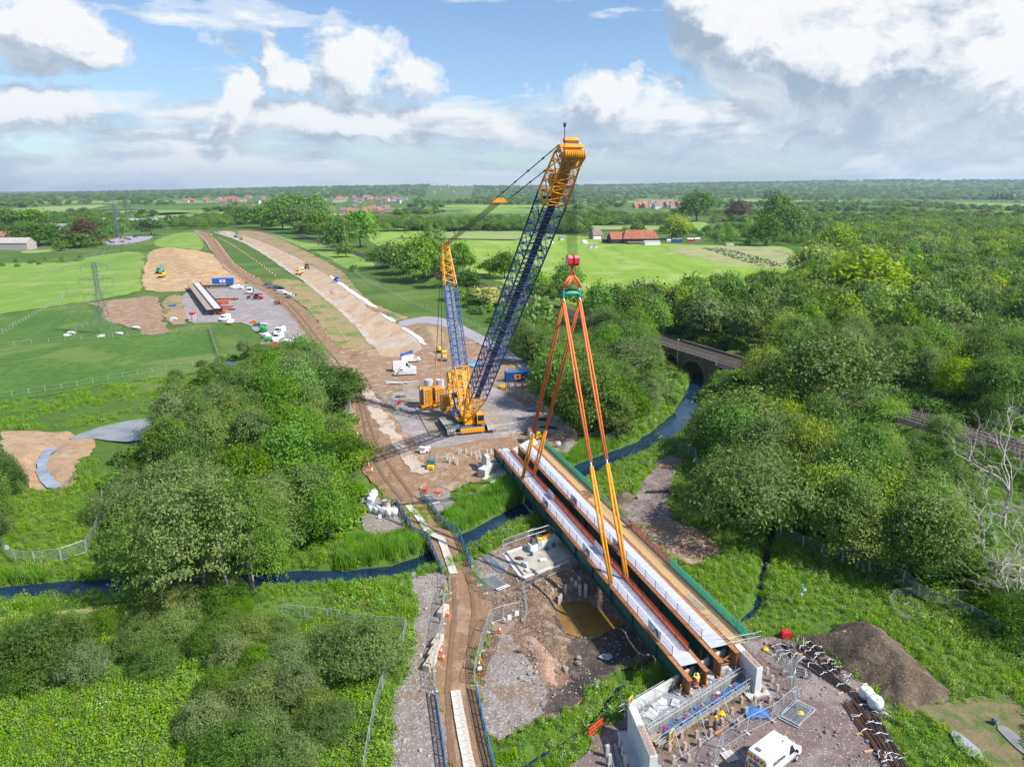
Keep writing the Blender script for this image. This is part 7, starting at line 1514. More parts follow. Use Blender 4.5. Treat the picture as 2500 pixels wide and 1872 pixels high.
panels('mesh_fence', 'mesh fence from the haul bridge to the junction', [(1150, 1385), (1170, 1430), (1186, 1450), (1205, 1470)], HERAS, 3.4)
panels('mesh_fence', 'mesh fence between the pile heads and the white van', zm([(1215, 1530), (1300, 1330), (1580, 1155), (1860, 1015), (1935, 970), (2130, 800)]), HERAS, 3.4)
panels('mesh_fence', 'mesh fence behind the rebar bundles on the bank', [(1890, 1600), (1918, 1640), (1928, 1655), (1935, 1690), (1945, 1735)], HERAS, 3.4)
panels('pedestrian_barrier', 'row of steel crowd barriers between the reeds and the pier base', [(1228, 1336), (1260, 1322), (1290, 1312), (1310, 1304), (1340, 1294), (1370, 1283)], PEDB, 2.2, False, 'barrier')
panels('pedestrian_barrier', 'row of steel crowd barriers between the pier base and the flooded pit', [(1275, 1440), (1305, 1425), (1332, 1412), (1365, 1398), (1395, 1388), (1428, 1377)], PEDB, 2.2, False, 'barrier')
panels('pedestrian_barrier', 'crowd barriers along the edge of the flooded pit by the road', [(1277, 1442), (1280, 1465), (1286, 1500), (1280, 1525)], PEDB, 2.2, False, 'barrier')
panels('pedestrian_barrier', 'pale blue crowd barriers around the brushwood pile', [(2230, 1455), (2188, 1455), (2170, 1475), (2185, 1505), (2220, 1525)], PEDB, 2.2, False, 'barrier')
panels('pedestrian_barrier', 'pale crowd barriers beyond the mesh fence on the right', [(2260, 1445), (2305, 1462), (2350, 1460), (2390, 1458)], PEDB, 2.2, False, 'barrier')
for i, (x, y, lab) in enumerate(((1210, 1425, 'stack of mesh fence panels lying flat by the road junction'), (1050, 1222, 'stack of blue mesh panels lying by the haul bridge end'), (1945, 1745, 'stack of mesh panels lying beside the yellow lid'), (2300, 790, 'x'))[:3]):
 o = thing('panel_stack', lab, 'fence panels', GH(x, y, .1), (2.2, 2.0, .75)[i])
 for k in range(5): q = link('fence_panel', HERAS, o); q.location = (-1.6+rng.uniform(-.2, .2), -1+rng.uniform(-.1, .1), .05+.05*k); q.scale = (3.3, 1, 1); q.rotation_euler = (-math.pi/2, 0, rng.uniform(-.06, .06))
for x0, y0, x1, y1, lab in ((1175, 1360, 1218, 1402, 'bundle of galvanised scaffold tubes on the gravel by the haul bridge'),):
 o = thing('tube_bundle', lab, 'tubes'); a, b = GH(x0, y0), GH(x1, y1); d = (b-a).normalized(); n = Vector((-d.y, d.x, 0))
 for k in range(9): MB().tube([a+n*k*.14+d*rng.uniform(-.5, .5)+Vector((0, 0, .18)), b+n*k*.14+d*rng.uniform(-.5, .5)+Vector((0, 0, .18))], .05, 5).build('tube', STEEL, o)
def stock(label, px, sp, h=1.25, mt=None, wires=3, group=None, post=.05):
 pts = resample([GH(*p) for p in px], sp); o = thing('post_and_wire_fence', label, 'fence', (0, 0, 0), 0, group); pm = MB().box((0, 0, h/2-.1), (post*2, post*2, h+.2)).mesh('post', mt or mat('pale_post', (.55, .54, .48), .8)); w = MB()
 for a in pts: p = link('post', pm, o); p.location = (a.x, a.y, hz(a.x, a.y))
 for a, b in zip(pts[:-1], pts[1:]):
  for k in range(wires): z = h*(.3+.68*k/max(1, wires-1)); w.tube([(a.x, a.y, hz(a.x, a.y)+z), (b.x, b.y, hz(b.x, b.y)+z)], .018, 3, cap=False)
 w.build('wire', mt or GALV, o); return o
PALEM = mat('pale_mesh', (.36, .42, .36), .7)
stock('pale post and mesh fence across the dark field above the pond', [(-20, 975), (30, 968), (150, 950), (300, 923), (440, 898), (530, 885)], 3.6, 1.5, PALEM, 2)
stock('pale post fence along the field below the pylon', [(-20, 850), (35, 845), (160, 832), (350, 818), (510, 805)], 5, 1.5, PALEM, 2)
stock('grey post fence running down the field from the compound to the blue stream', [(511, 803), (520, 835), (530, 865), (540, 895)], 1.6, 1.6, mat('grey_post', (.30, .27, .22), .9), 4, post=.09)
stock('white mesh fence bending down the pale green field on the left', [(-10, 825), (40, 795), (100, 760), (150, 735), (155, 720)], 4, 1.5, PALEM, 2)
stock('pale mesh fence zigzagging across the bright field', [(170, 720), (165, 695), (140, 685), (85, 687), (110, 672), (160, 650), (200, 632), (230, 622), (300, 612), (340, 605)], 5, 1.6, PALEM, 2)
stock('small fence around the pylon feet', [(182, 822), (188, 808), (215, 797), (320, 788), (325, 802)], 4, 1.6, PALEM, 2)
stock('grey mesh fence along the green verge right of the new road', [(655, 572), (720, 592), (790, 622), (860, 662), (900, 690), (950, 715), (1000, 740), (1060, 765), (1120, 780), (1180, 808), (1230, 835), (1290, 870)], 4.5, 1.9, mat('green_grey_mesh', (.33, .42, .36), .7), 4)
stock('pale fence along the edge of the hillside above the sandy heap', [(486, 572), (495, 590), (505, 612)], 6, 1.2, PALEM, 2)
stock('fence below the railway at the top of the slope', [(1320, 748), (1400, 768), (1480, 790)], 6, 1.2, PALEM, 2)
s = MB(); pts = resample([GH(*p) for p in ((2160, 1418), (2230, 1455), (2310, 1500), (2400, 1555), (2520, 1620), (2600, 1660))], 3)
for a, b in zip(pts[:-1], pts[1:]): s.bar(a+Vector((0, -.5, .2)), b+Vector((0, -.5, .2)), .05, .55)
tag(s.build('silt_fence', BLK), 'low black silt fence running along the foot of the mesh fence', 'silt fence')
# ---------------------------------------------------------------- haul road bridges with blue parapets
def haul_bridge(lab, lft, rgt, strip, cap, parap='parapet'):
 o = thing('haul_bridge', lab, 'bridge'); Lp = [GH(*p) for p in lft]; Rp = [GH(*p) for p in rgt]
 for P_ in (Lp, Rp):
  for p in P_: p.z = max(p.z, 0)+.12
 d = MB(); vs = []
 n = 7
 def at(P_, t): s = t*(len(P_)-1); i = min(len(P_)-2, int(s)); return P_[i].lerp(P_[i+1], s-i)
 for i in range(n):
  a, b = at(Lp, i/(n-1)), at(Rp, i/(n-1)); vs += [a, b, b-Vector((0, 0, .7)), a-Vector((0, 0, .7))]
 d.add(vs, [(4*i+j, 4*i+(j+1) % 4, 4*i+4+(j+1) % 4, 4*i+4+j) for i in range(n-1) for j in range(4)]+[(0, 1, 2, 3), tuple(range(4*n-4, 4*n))[::-1]]); d.build('deck', DIRT, o)
 for P_ in (Lp, Rp):
  pts = resample(P_, 2.0)
  for a, b in zip(pts[:-1], pts[1:]):
   q = MB(); q.bar(a, a+Vector((0, 0, 1.15)), .09, .09); q.bar(b, b+Vector((0, 0, 1.15)), .09, .09)
   for z in (.12, .62, 1.12): q.bar(a+Vector((0, 0, z)), b+Vector((0, 0, z)), .06, .09)
   q.add([a+Vector((0, 0, .14)), b+Vector((0, 0, .14)), b+Vector((0, 0, 1.1)), a+Vector((0, 0, 1.1))], [(0, 1, 2, 3)], 1)
   q.build('parapet_panel', [BLUEL, netm('parapet_mesh', (.09, .19, .33), .5, 9, .2)], o)
 pts = resample([GH(*p) for p in strip], .82)
 for a, b in zip(pts[:-1], pts[1:]):
  m = a.lerp(b, .5); dd = b-a; s = MB().box((0, 0, 0), (dd.length-.05, 1.05+rng.uniform(-.05, .05), .1)).build('concrete_slab', cap, o); s.location = (m.x, m.y, max(0, m.z)+.25+rng.uniform(-.012, .012)); s.rotation_euler = (rng.uniform(-.012, .012), 0, math.atan2(dd.y, dd.x)+rng.uniform(-.02, .02))
 return o
SLABM = mat('deck_slab', (.56, .52, .46), .9, var=.25, scale=1.1, bump=.3, col2=(.33, .25, .19))
haul_bridge('haul road bridge over the river with blue parapets and a line of worn slabs', [(967, 1232), (985, 1262), (1010, 1305), (1045, 1352), (1080, 1402)], [(1026, 1216), (1055, 1245), (1085, 1290), (1118, 1336), (1150, 1388)], [(995, 1236), (1020, 1262), (1048, 1305), (1078, 1350), (1108, 1404)], SLABM)
haul_bridge('haul road bridge at the bottom edge with blue parapets and white slabs', [(1062, 1700), (1073, 1770), (1084, 1850), (1095, 1940)], [(1162, 1690), (1175, 1750), (1190, 1820), (1205, 1900), (1212, 1960)], [(1112, 1690), (1122, 1750), (1134, 1815), (1147, 1880), (1160, 1950)], SLABM)
# ---------------------------------------------------------------- cones, blocks, bags
cm = MB(); cm.box((0, 0, .03), (.42, .42, .06)); cm.tube([(0, 0, .05), (0, 0, .28)], [.15, .115], 9); cm.tube([(0, 0, .28), (0, 0, .55)], [.116, .07], 9, m=1); cm.tube([(0, 0, .55), (0, 0, .78)], [.071, .03], 9)
CONE = cm.mesh('traffic_cone', [ORG, WHP]); cm2 = MB().box((0, 0, .05), (.5, .5, .1)).tube([(0, 0, .1), (0, 0, .3)], [.17, .15], 8).tube([(0, 0, .3), (0, 0, .9)], [.151, .12], 8, m=1).tube([(0, 0, .9), (0, 0, 1.0)], [.121, .1], 8); POSTC = cm2.mesh('marker_post', [ORG, WHP])
def cones(px, label, group=None, me=None, sc=1.0):
 for x, y in px: o = link('traffic_cone', me or CONE); o.location = GH(x, y, .17); o.scale = (sc,)*3; o.rotation_euler = (0, 0, rng.uniform(0, 3)); tag(o, label, 'cone', group)
for p, l in (((1094, 1505), 'traffic cone beside the single concrete block on the haul road edge'), ((1077, 1597), 'upper traffic cone of the pair beside the row of concrete blocks'), ((1082, 1612), 'lower traffic cone of the pair beside the row of concrete blocks'), ((1171, 1612), 'upper traffic cone against the right-hand road fence'), ((1169, 1628), 'lower traffic cone against the right-hand road fence'), ((1220, 1545), 'traffic cone by the fence corner at the pit'), ((855, 1070), 'traffic cone on the gravel left of the haul road'), ((1028, 1196), 'orange cone at the right end of the haul bridge'), ((882, 1066), 'green white cone beside the haul road')): cones([p], l, sc=1.15)
cones([(873, 1066), (873, 1074), (873, 1083), (876, 1092), (878, 1099), (882, 1107), (888, 1117), (893, 1128), (900, 1140), (908, 1154)], 'red and white marker in the row along the left edge of the haul road', 'markers along the haul road', POSTC)
def conerow(px, step, label, group, sc=1.0):
 pts = resample([G(*p) for p in px], step)
 for p in pts: o = link('traffic_cone', POSTC if sc > 1 else CONE); o.location = (p.x, p.y, hz(p.x, p.y)+.2); o.scale = (sc,)*3; tag(o, label, 'cone', group)
conerow([(700, 686), (740, 715), (780, 752), (815, 790), (840, 825), (860, 860)], 6.5, 'cone in the right-hand line up the brown verge', 'cone lines up the brown verge')
conerow([(676, 690), (720, 722), (755, 755), (785, 790), (800, 825), (850, 863)], 7.5, 'cone in the left-hand line up the brown verge', 'cone lines up the brown verge')
conerow([(534, 582), (560, 596), (600, 622), (640, 650), (672, 676)], 13, 'cone along the right edge of the green island', 'cones round the green island', 1.3)
conerow([(527, 590), (545, 612), (570, 645), (600, 668), (632, 684)], 13, 'cone along the left edge of the green island', 'cones round the green island', 1.3)
conerow([(478, 566), (500, 586), (514, 610)], 13, 'cone along the top of the dirt road by the hillside', 'cones at the top of the dirt road', 1.3)
conerow([(545, 650), (570, 672), (595, 692)], 10, 'cone on the edge of the sandy ground above the compound', 'cones above the compound', 1.2)
cones([(704, 803), (715, 812), (728, 822), (746, 835), (881, 770), (997, 823), (940, 826), (1030, 866)], 'single cone standing on the open site ground', 'scattered cones on the site')
def block(x, y, w, l, h, lab, rz):
 o = MB().box((0, 0, h/2), (w, l, h)).box((0, 0, h+.05), (.22, .3, .1)).build('concrete_block', mat('block_concrete', (.60, .50, .40), .9, var=.15, scale=1.5, bump=.2), None, bevel=.04, loc=GH(x, y, .12), rz=rz); tag(o, lab, 'block')
for x, y, l in ((1082, 1500, 'single pale concrete block by the road fence with a cone'), (1068, 1575, 'uppermost pale concrete block of the row of three by the road'), (1060, 1600, 'middle pale concrete block of the row of three by the road'), (1050, 1628, 'lowest pale concrete block of the row of three by the road')): block(x, y, .8, 2.0, .8, l, -.32)
def bulk_bag(x, y, lab, group, s=1.0, top=None):
 b = MB(); n = 10; prof = [(0.36, 0), (.50, .12), (.53, .5), (.50, .85), (.42, .95), (.2, .9)]; vs = []
 for r, z in prof:
  for k in range(n): t = 2*math.pi*k/n; q = max(abs(math.cos(t)), abs(math.sin(t)))**-.6; vs.append((r*q*math.cos(t)*(1+rng.uniform(-.05, .05)), r*q*math.sin(t)*(1+rng.uniform(-.05, .05)), z*(1+rng.uniform(-.04, .04))))
 b.add(vs, [(i*n+k, i*n+(k+1) % n, (i+1)*n+(k+1) % n, (i+1)*n+k) for i in range(len(prof)-1) for k in range(n)]+[tuple(range((len(prof)-1)*n, len(prof)*n))])
 for sx in (-.3, .3): b.tube([(sx, -.3, .9), (sx, -.1, 1.15), (sx, .1, 1.15), (sx, .3, .9)], .035, 4)
 o = b.build('bulk_bag', WHB, None, smooth=True, loc=GH(x, y, .15), rz=rng.uniform(0, 3)); o.scale = (s,)*3; tag(o, lab, 'bag', group)
bg = [(909, 1222), (905, 1232), (903, 1243), (908, 1251), (921, 1254), (935, 1258), (949, 1259), (963, 1258), (914, 1214)]
for x, y in bg: bulk_bag(x, y, 'white bulk bag in the curved row left of the haul bridge', 'white bulk bags left of the haul bridge', 1.15)
bulk_bag(2112, 1705, 'white open bulk bag at the upper end of the rebar line', None, 1.2); bulk_bag(2135, 1730, 'white open bulk bag lower on the rebar line beside steel hoops', None, 1.25)
def board_sign(x, y, lab, face, frame, h=1.2, rz=0, mark=None):
 o = thing('road_sign', lab, 'sign', GH(x, y, .15), rz); m = MB()
 for s in (-.35, .35): m.bar((s, 0, 0), (s*.8, .1, h), .05, .05); m.bar((s, .5, 0), (s*.8, .12, h), .05, .05)
 m.bar((-.35, 0, .3), (.35, 0, .3), .05, .05); m.build('stand', frame, o); MB().cyl((0, .06, h-.25), .36, .05, 16, 'Y').build('plate', face, o)
 if mark: MB().cyl((0, .02, h-.25), .27, .04, 16, 'Y').build('symbol', mark, o)
board_sign(952, 1238, 'round black rimmed sign on a red stand by the haul bridge', BLK, RED, mark=WHP, rz=.3); board_sign(1085, 1440, 'round white sign on a red stand by the left road fence', WHP, RED, rz=-.2); board_sign(1172, 1652, 'round black rimmed sign on a red stand beside the right road fence', BLK, RED, mark=WHP, rz=.2)
tag(MB().ball((0, 0, .3), (.35, .3, .35), 8, 6).build('yellow_lamp', YELS, None, loc=GH(1087, 1446, .1)), 'amber lamp at the foot of the round white sign', 'lamp')
block(943, 1238, .9, 1.6, 1.0, 'pale stone block beside the round sign at the haul bridge', .6)
for x, y, lab in ((1010, 1412, 'small white notice plate on the gravel by the river'), (928, 1268, 'pair of white boards lying on the gravel by the bulk bags'), (1244, 1525, 'left white notice fixed to the fence corner panel'), (1262, 1515, 'right white notice fixed to the fence corner panel'), (1155, 1217, 'small white marker in the reed bed'), (20, 1352, 'white notice on the mesh fence at the left edge')):
 o = MB().box((0, 0, .45), (.5, .04, .7)).bar((0, .03, 0), (0, .03, .5), .05).build('notice_board', WHP, None, loc=GH(x, y, .6 if 'fence' in lab else .1), rz=rng.uniform(-.4, .4)); tag(o, lab, 'notice')
def wbarrier(x0, y0, x1, y1, lab, h=1.0):
 a, b = GH(x0, y0, .1), GH(x1, y1, .1); o = thing('plastic_barrier', lab, 'barrier'); d = b-a; n = max(1, round(d.length/1.0))
 for k in range(n):
  p, q = a.lerp(b, k/n), a.lerp(b, (k+1)/n-.02); m = MB()
  for z in (.08, .5, .95): m.bar(p+Vector((0, 0, z)), q+Vector((0, 0, z)), .06, .16)
  for t in (0, .33, .66, 1): m.bar(p.lerp(q, t), p.lerp(q, t)+Vector((0, 0, h)), .05, .08)
  m.build('barrier_panel', mat('barrier_red', (.85, .07, .03), .5), o)
wbarrier(1437, 1802, 1471, 1775, 'bright red plastic barrier among the herbs beside the brook'); wbarrier(1040, 1208, 1044, 1196, 'red plastic barrier standing at the haul bridge end')
m = MB();
for k in range(5): m.bar((rng.uniform(-1.3, 1.3), rng.uniform(-.6, .6), .1), (rng.uniform(-1.3, 1.3), rng.uniform(-.6, .6), .2), .08, .25)
tag(m.build('plastic_barrier', mat('barrier_red', (.85, .07, .03), .5), None, loc=GH(1068, 1205, .1)), 'heap of fallen red plastic barriers near the far abutment', 'barrier')
# ---------------------------------------------------------------- rebar bundles, brushwood, loose things near the van
def bundle(x0, y0, x1, y1, n, lab, w=.9, ties=3, mt=None, zl=.12, group=None):
 a, b = GH(x0, y0, zl), GH(x1, y1, zl); o = thing('rebar_bundle', lab, 'rebar', (0, 0, 0), 0, group); d = b-a; nn = Vector((-d.y, d.x, 0)).normalized()
 for k in range(int(n*1.5)):
  s = (rng.random()-.5)*w*1.5; z = rng.uniform(0, .3); j = rng.uniform(-.12, .12); MB().tube([a+nn*(s+j)+Vector((0, 0, z))+d*rng.uniform(-.06, .04), b+nn*(s-j)+Vector((0, 0, z))+d*rng.uniform(-.04, .06)], .045, 5).build('bar', mt or mat('dark_rebar', (.085, .06, .052), .7, .2), o)
 for k in range(ties):
  c = a.lerp(b, (k+.5)/ties+rng.uniform(-.08, .08)); pts = [c+nn*(w*.7*math.cos(q)+rng.uniform(-.15, .15))+d.normalized()*rng.uniform(-.2, .2)+Vector((0, 0, .15+.2*abs(math.sin(q)))) for q in np.linspace(0, 4.6, 9)]
  MB().tube(pts, .03, 4).build('white_tie', WHB, o)
bundle(2100, 1712, 2192, 1872, 12, 'long dark rebar bundle along the edge of the grass by the stone yard', 1.0, 4); bundle(2072, 1718, 2185, 1892, 12, 'long brown rebar bundle on the van side of the line', .9, 3, RUSTD); bundle(2140, 1760, 2210, 1890, 9, 'short dark rebar bundle closest to the grass', .6, 3)
bundle(1962, 1618, 2070, 1690, 12, 'rebar bundle running diagonally from the coils to the bulk bags', .7, 3); bundle(1950, 1580, 1998, 1612, 10, 'short tied rebar bundle at the top of the yard', .9, 3); bundle(1972, 1570, 2005, 1604, 9, 'dark tied rebar bundle beside the spoil heap', .9, 3); bundle(2008, 1615, 2040, 1650, 9, 'short rebar bundle in the middle of the line', .8, 2); bundle(2020, 1612, 2052, 1640, 8, 'white banded rebar bundle against the spoil heap', .7, 3)
bundle(1925, 1640, 1978, 1652, 14, 'grey rebar bundle lying crosswise in front of the mesh fence', 1.0, 2, GREY); bundle(1896, 1575, 1925, 1610, 12, 'dark rebar bundle behind the mesh fence', 1.2, 3); bundle(2140, 1845, 2180, 1856, 10, 'short crosswise rebar bundle at the bottom of the line', .8, 3); bundle(1990, 1570, 2012, 1590, 8, 'rebar bundle highest up against the heap', .7, 2)
bundle(1495, 1825, 1512, 1895, 12, 'bundle of steel rods among the piles at the bottom edge', 1.0, 0, STEEL)
def bent(x, y, lab, n=14):
 o = thing('rebar_hoops', lab, 'rebar', GH(x, y, .1), rng.uniform(0, 3))
 for k in range(n):
  s = rng.uniform(.3, .6); c = Vector((rng.uniform(-.8, .8), rng.uniform(-.6, .6), 0)); MB().tube([c+Vector((s*math.cos(t), .12*k/n, .1+s*.8*abs(math.sin(t)))) for t in np.linspace(0, 3.14, 6)], .03, 4).build('hoop', GREY if k % 3 else WHB, o)
bent(1945, 1618, 'heap of grey bent rebar hoops beside the mesh fence'); bent(2070, 1665, 'tangle of white tape and hoops on the spoil heap edge', 16); bent(2148, 1752, 'grey steel hoops below the white bulk bag', 10); bent(1955, 1572, 'white taped hoops at the upper end of the line', 12); bent(1918, 1612, 'dark hoops behind the mesh fence', 12)
for x, y, x2, y2, lab in ((2090, 1795, 2113, 1790, 'short timber batten at the edge of the rebar line'), (2110, 1838, 2138, 1832, 'timber batten on the stones lower down the line'), (2104, 1678, 2136, 1660, 'long grey plank on the spoil heap'), (2205, 1843, 2225, 1838, 'timber board on the grass by the rebar'), (2045, 1697, 2058, 1692, 'short board near the diagonal rebar'), (2088, 1686, 2108, 1680, 'pale board beside the bulk bags'), (1940, 1600, 1962, 1598, 'orange board between the rebar coils')):
 a, b = GH(x, y, .15), GH(x2, y2, .15); tag(MB().bar(a, b, .2, .1).build('timber_batten', WOOD), lab, 'batten')
def bush_pile(x, y, lab, w, mt, n=120):
 b = MB()
 for k in range(n):
  a = rng.uniform(0, 6.28); r = w*math.sqrt(rng.random()); c = Vector((r*math.cos(a), r*math.sin(a)*.8, max(.05, (1-r/w)*1.0*rng.random()))); d = Vector((rng.gauss(0, 1), rng.gauss(0, 1), rng.gauss(.1, .3))).normalized()*rng.uniform(.4, 1.3); b.tube([c-d*.5, c+Vector((0, 0, .08)), c+d*.5], rng.uniform(.012, .035), 4, cap=False)
 tag(b.build('brushwood_pile', mt, None, loc=GH(x, y)), lab, 'brushwood')
bush_pile(2228, 1490, 'grey brushwood pile inside the pale barriers', 2.5, DEADW, 190); bush_pile(2300, 1440, 'dark brushwood pile behind the mesh fence', 2.6, mat('dark_twigs', (.12, .09, .075), .9), 160)
def pallet(x, y, lab, rz, mt, n=7, w=1.2):
 o = thing('pallet', lab, 'pallet', GH(x, y, .12), rz)
 for k in range(n): MB().box((0, (k-(n-1)/2)*w/n, .13), (1.2, w/n*.62, .03)).build('slat', mt, o)
 for s in (-.5, 0, .5): MB().box((s, 0, .06), (.1, w, .1)).build('runner', mt, o)
pallet(1780, 1850, 'slatted pallet on the stones left of the white van', .35, mat('pale_slats', (.62, .57, .52), .9))
pallet(1625, 1140, 'timber crate of offcuts lying on the gravel footpath', 1.2, WOOD, 6, 2.4)
tag(MB().tube([GH(1577, 1204, .25), GH(1632, 1202, .25)], .28, 12).build('black_pipe', BLK), 'black plastic pipe lying across the gravel footpath', 'pipe')
for x, y, s, mt, nm, lab, cat in ((1953, 1745, .45, YELS, 'plastic_cover', 'yellow lid on the stack of mesh panels', 'lid'), (1868, 1588, .4, YELS, 'plastic_cover', 'yellow plastic lid on the stone bank behind the wing wall', 'lid'), (1760, 1745, .5, YELS, 'rubble_sack', 'yellow sack among the pile heads', 'sack'), (1918, 1556, .6, RED, 'red_crate', 'red crate on the grass edge above the rebar', 'crate')):
 b = MB()
 if 'crate' in nm: b.box((0, 0, .35), (1.1, .8, .7)).box((0, 0, .72), (.9, .6, .1))
 else: b.box((0, 0, .12), (s*1.7, s*1.3, .22), taper=.8); b.box((0, 0, .27), (s*.7, s*.2, .08))
 tag(b.build(nm, mt, None, loc=GH(x, y, .1), smooth='crate' not in nm), lab, cat)
b = MB(); vs = []
for i in range(9):
 for j in range(7): vs.append(((i-4)*.28, (j-3)*.26, .1+.35*math.exp(-((i-4)**2+(j-3)**2)/8)+rng.uniform(0, .18)))
b.add(vs, [(7*i+j, 7*i+7+j, 7*i+8+j, 7*i+1+j) for i in range(8) for j in range(6)]); tag(b.build('blue_tarpaulin', BLT, None, loc=GH(1846, 1745, .1), smooth=True), 'crumpled blue tarpaulin among the pile heads', 'tarpaulin')
o = thing('plate_compactor', 'tamping machine with yellow head standing in a tray among the pile heads', 'compactor', GH(1748, 1785, .1), .4)
MB().box((0, 0, .06), (.8, 1.3, .1)).build('tray', RUST, o); MB().box((0, .1, .35), (.36, .5, .5)).box((0, .1, .9), (.3, .3, .6)).build('engine', GREY, o, bevel=.03); MB().cyl((0, .15, 1.35), .14, .35, 10).build('tank', YELS, o); MB().tube([(-.25, 0, 1.0), (-.25, -.6, 1.15), (.25, -.6, 1.15), (.25, 0, 1.0)], .03, 5).build('handle', DKST, o)
b = MB();
for k in range(6): b.box((rng.uniform(-.25, .25), rng.uniform(-.2, .2), .6+k*.32), (.35, .04, .3), rot=(rng.uniform(-.4, .4), rng.uniform(-.5, .5), 0))
b.tube([(0, 0, 0), (0, 0, .6)], .04, 5); tag(b.build('tattered_sheet', mat('pale_blue_plastic', (.45, .66, .72), .5), None, loc=GH(1957, 1465)), 'tattered pale blue plastic strip caught in the grass', 'plastic sheet')
b = MB(); b.ball((0, 0, .5), (.6, .4, .6), 8, 6, jit=.2); tag(b.build('boulder', CONC, None, loc=GH(1362, 1092, .2)), 'pale boulder on the gravel heap beside the green netting', 'boulder')
for x, y in ((1295, 1600), (1380, 1640), (1412, 1614), (1410, 1625), (2055, 1578), (1556, 1218), (2428, 1768)): b = MB().ball((0, 0, .2), (.36, .3, .28), 7, 5, jit=.25); tag(b.build('boulder', BLDR if x != 2428 else GREY, None, loc=GH(x, y, .25 if x != 1295 and x != 2055 else 1.6)), {1295: 'pale boulder on the red gravel heap', 1380: 'boulder at the right foot of the red gravel heap', 1412: 'upper boulder on the dark pit floor', 1410: 'lower boulder on the dark pit floor', 2055: 'pale boulder on the long brown spoil heap', 1556: 'boulder beside the footpath heap', 2428: 'grey boulder beside the muddy puddle'}[x], 'boulder')
# ---------------------------------------------------------------- vehicles
def wheel(o, x, y, r, w=.24, nm='wheel'):
 m = MB().cyl((0, 0, 0), r, w, 14, 'Y').cyl((0, 0, 0), r*.58, w+.02, 10, 'Y', m=1); q = m.build(nm, [BLK, LGREY], o); q.location = (x, y, r); return q
def van(label, loc, rz, L=5.6, Wd=2.0, H=2.5, body=None, group=None, fine=False, nose=1.0, rack=False, cat='van'):
 """x forward; the side profile is extruded and then drawn in towards the roof"""
 o = thing('van', label, cat, loc, rz, group); body = body or WHP; h = L/2
 prof = [(-h, .45), (-h+.02, 1.2), (-h+.06, H-.12), (-h+.18, H), (h-nose-1.25, H), (h-nose-.95, H-.08), (h-nose-.1, 1.32), (h-.25, 1.05), (h-.03, .8), (h, .4), (h-.1, .3), (-h+.05, .3)]
 def half(x, z): return Wd/2*(1-.10*max(0, (z-1.1)/(H-1.1))**1.3)*(1-.16*max(0, (x-(h-.8))/.8)**2)
 n = len(prof); m = MB(); vs = [(x, -half(x, z), z) for x, z in prof]+[(x, half(x, z), z) for x, z in prof]
 m.add(vs, [tuple(range(n)), tuple(range(n, 2*n))[::-1]]+[(i, n+i, n+(i+1) % n, (i+1) % n) for i in range(n)]); m.build('body', body, o, bevel=.05 if fine else .03)
 def q(nm, pts, mt): b = MB(); b.add(pts, [tuple(range(len(pts)))]); return b.build(nm, mt, o)
 x0, z0, x1, z1 = h-nose-.98, H-.14, h-nose-.14, 1.36; e = .03; w0, w1 = half(x0, z0)-.12, half(x1, z1)-.1
 q('windscreen', [(x0+e, -w0, z0+e), (x1+e, -w1, z1+e), (x1+e, w1, z1+e), (x0+e, w0, z0+e)], GLS)
 for s in (-1, 1):
  a = [(h-nose-1.35, 1.38), (h-nose-.42, 1.38), (h-nose-.95, H-.35), (h-nose-1.3, H-.35)]; p = [(x, s*(half(x, z)+.012), z) for x, z in a]; q('side_window', p if s < 0 else p[::-1], GLS)
  MB().box((h-nose-.35, s*(Wd/2+.12), 1.42), (.12, .2, .26)).build('mirror', BLK, o); MB().box((h-.12, s*(Wd/2-.32), .92), (.16, .3, .18)).build('headlight', LGREY, o); MB().box((-h-.01, s*(Wd/2-.16), 1.15), (.05, .12, .5)).build('tail_light', RED, o)
  if fine: MB().box((.2, s*(Wd/2+.012), .62), (L*.62, .03, .1)).build('side_strip', GREY, o); MB().box((h-nose-1.45, s*(Wd/2+.004), 1.2), (.18, .03, .05)).build('handle', BLK, o)
  for x in (-h+1.1, h-.95): wheel(o, x, s*(Wd/2-.14), .34)
 MB().box((h-.02, 0, .5), (.16, Wd*.86, .3)).build('bumper', GREY, o); MB().box((-h-.04, 0, .5), (.14, Wd*.94, .22)).build('rear_bumper', GREY, o)
 if rack:
  r = MB()
  for x in np.arange(-h+.5, h-2.1, .6): r.box((x, 0, H+.08), (.08, Wd*.7, .06))
  r.box((-.6, 0, H+.14), (1.4, .8, .1)); r.build('roof_rack', GREY, o)
 return o
def text(body, size, mt, parent, M):
 c = bpy.data.curves.new('lettering', 'FONT'); c.body = body; c.size = size; c.align_x = 'CENTER'; c.align_y = 'CENTER'; c.extrude = .004; c.offset = size*.018; c.materials.append(mt)
 t = bpy.data.objects.new('lettering', c); COL.objects.link(t); bpy.context.view_layer.update(); me = bpy.data.meshes.new_from_object(t.evaluated_get(bpy.context.evaluated_depsgraph_get())); bpy.data.objects.remove(t)
 o = link('lettering', me, parent); o.matrix_local = M; return o
p = GH(1889, 1868, .12); vrz = math.atan2(.60, .80)
V = van('white panel van with EKSPAN lettering and red yellow rear chevrons on the stone yard', p, vrz, 5.9, 2.06, 2.65, fine=True)
TXT = mat('letter_black', (.012, .012, .014), .5, var=0)
text('EKSPAN', .52, TXT, V, Matrix.Translation((-2.985, 0, 1.62)) @ Euler((math.pi/2, 0, -math.pi/2)).to_matrix().to_4x4() @ Matrix.Diagonal((.78, 1, 1, 1)))
text('EKSPAN', .50, TXT, V, Matrix.Translation((-1.0, -1.035, 1.78)) @ Euler((math.pi/2, 0, 0)).to_matrix().to_4x4())
m = MB()
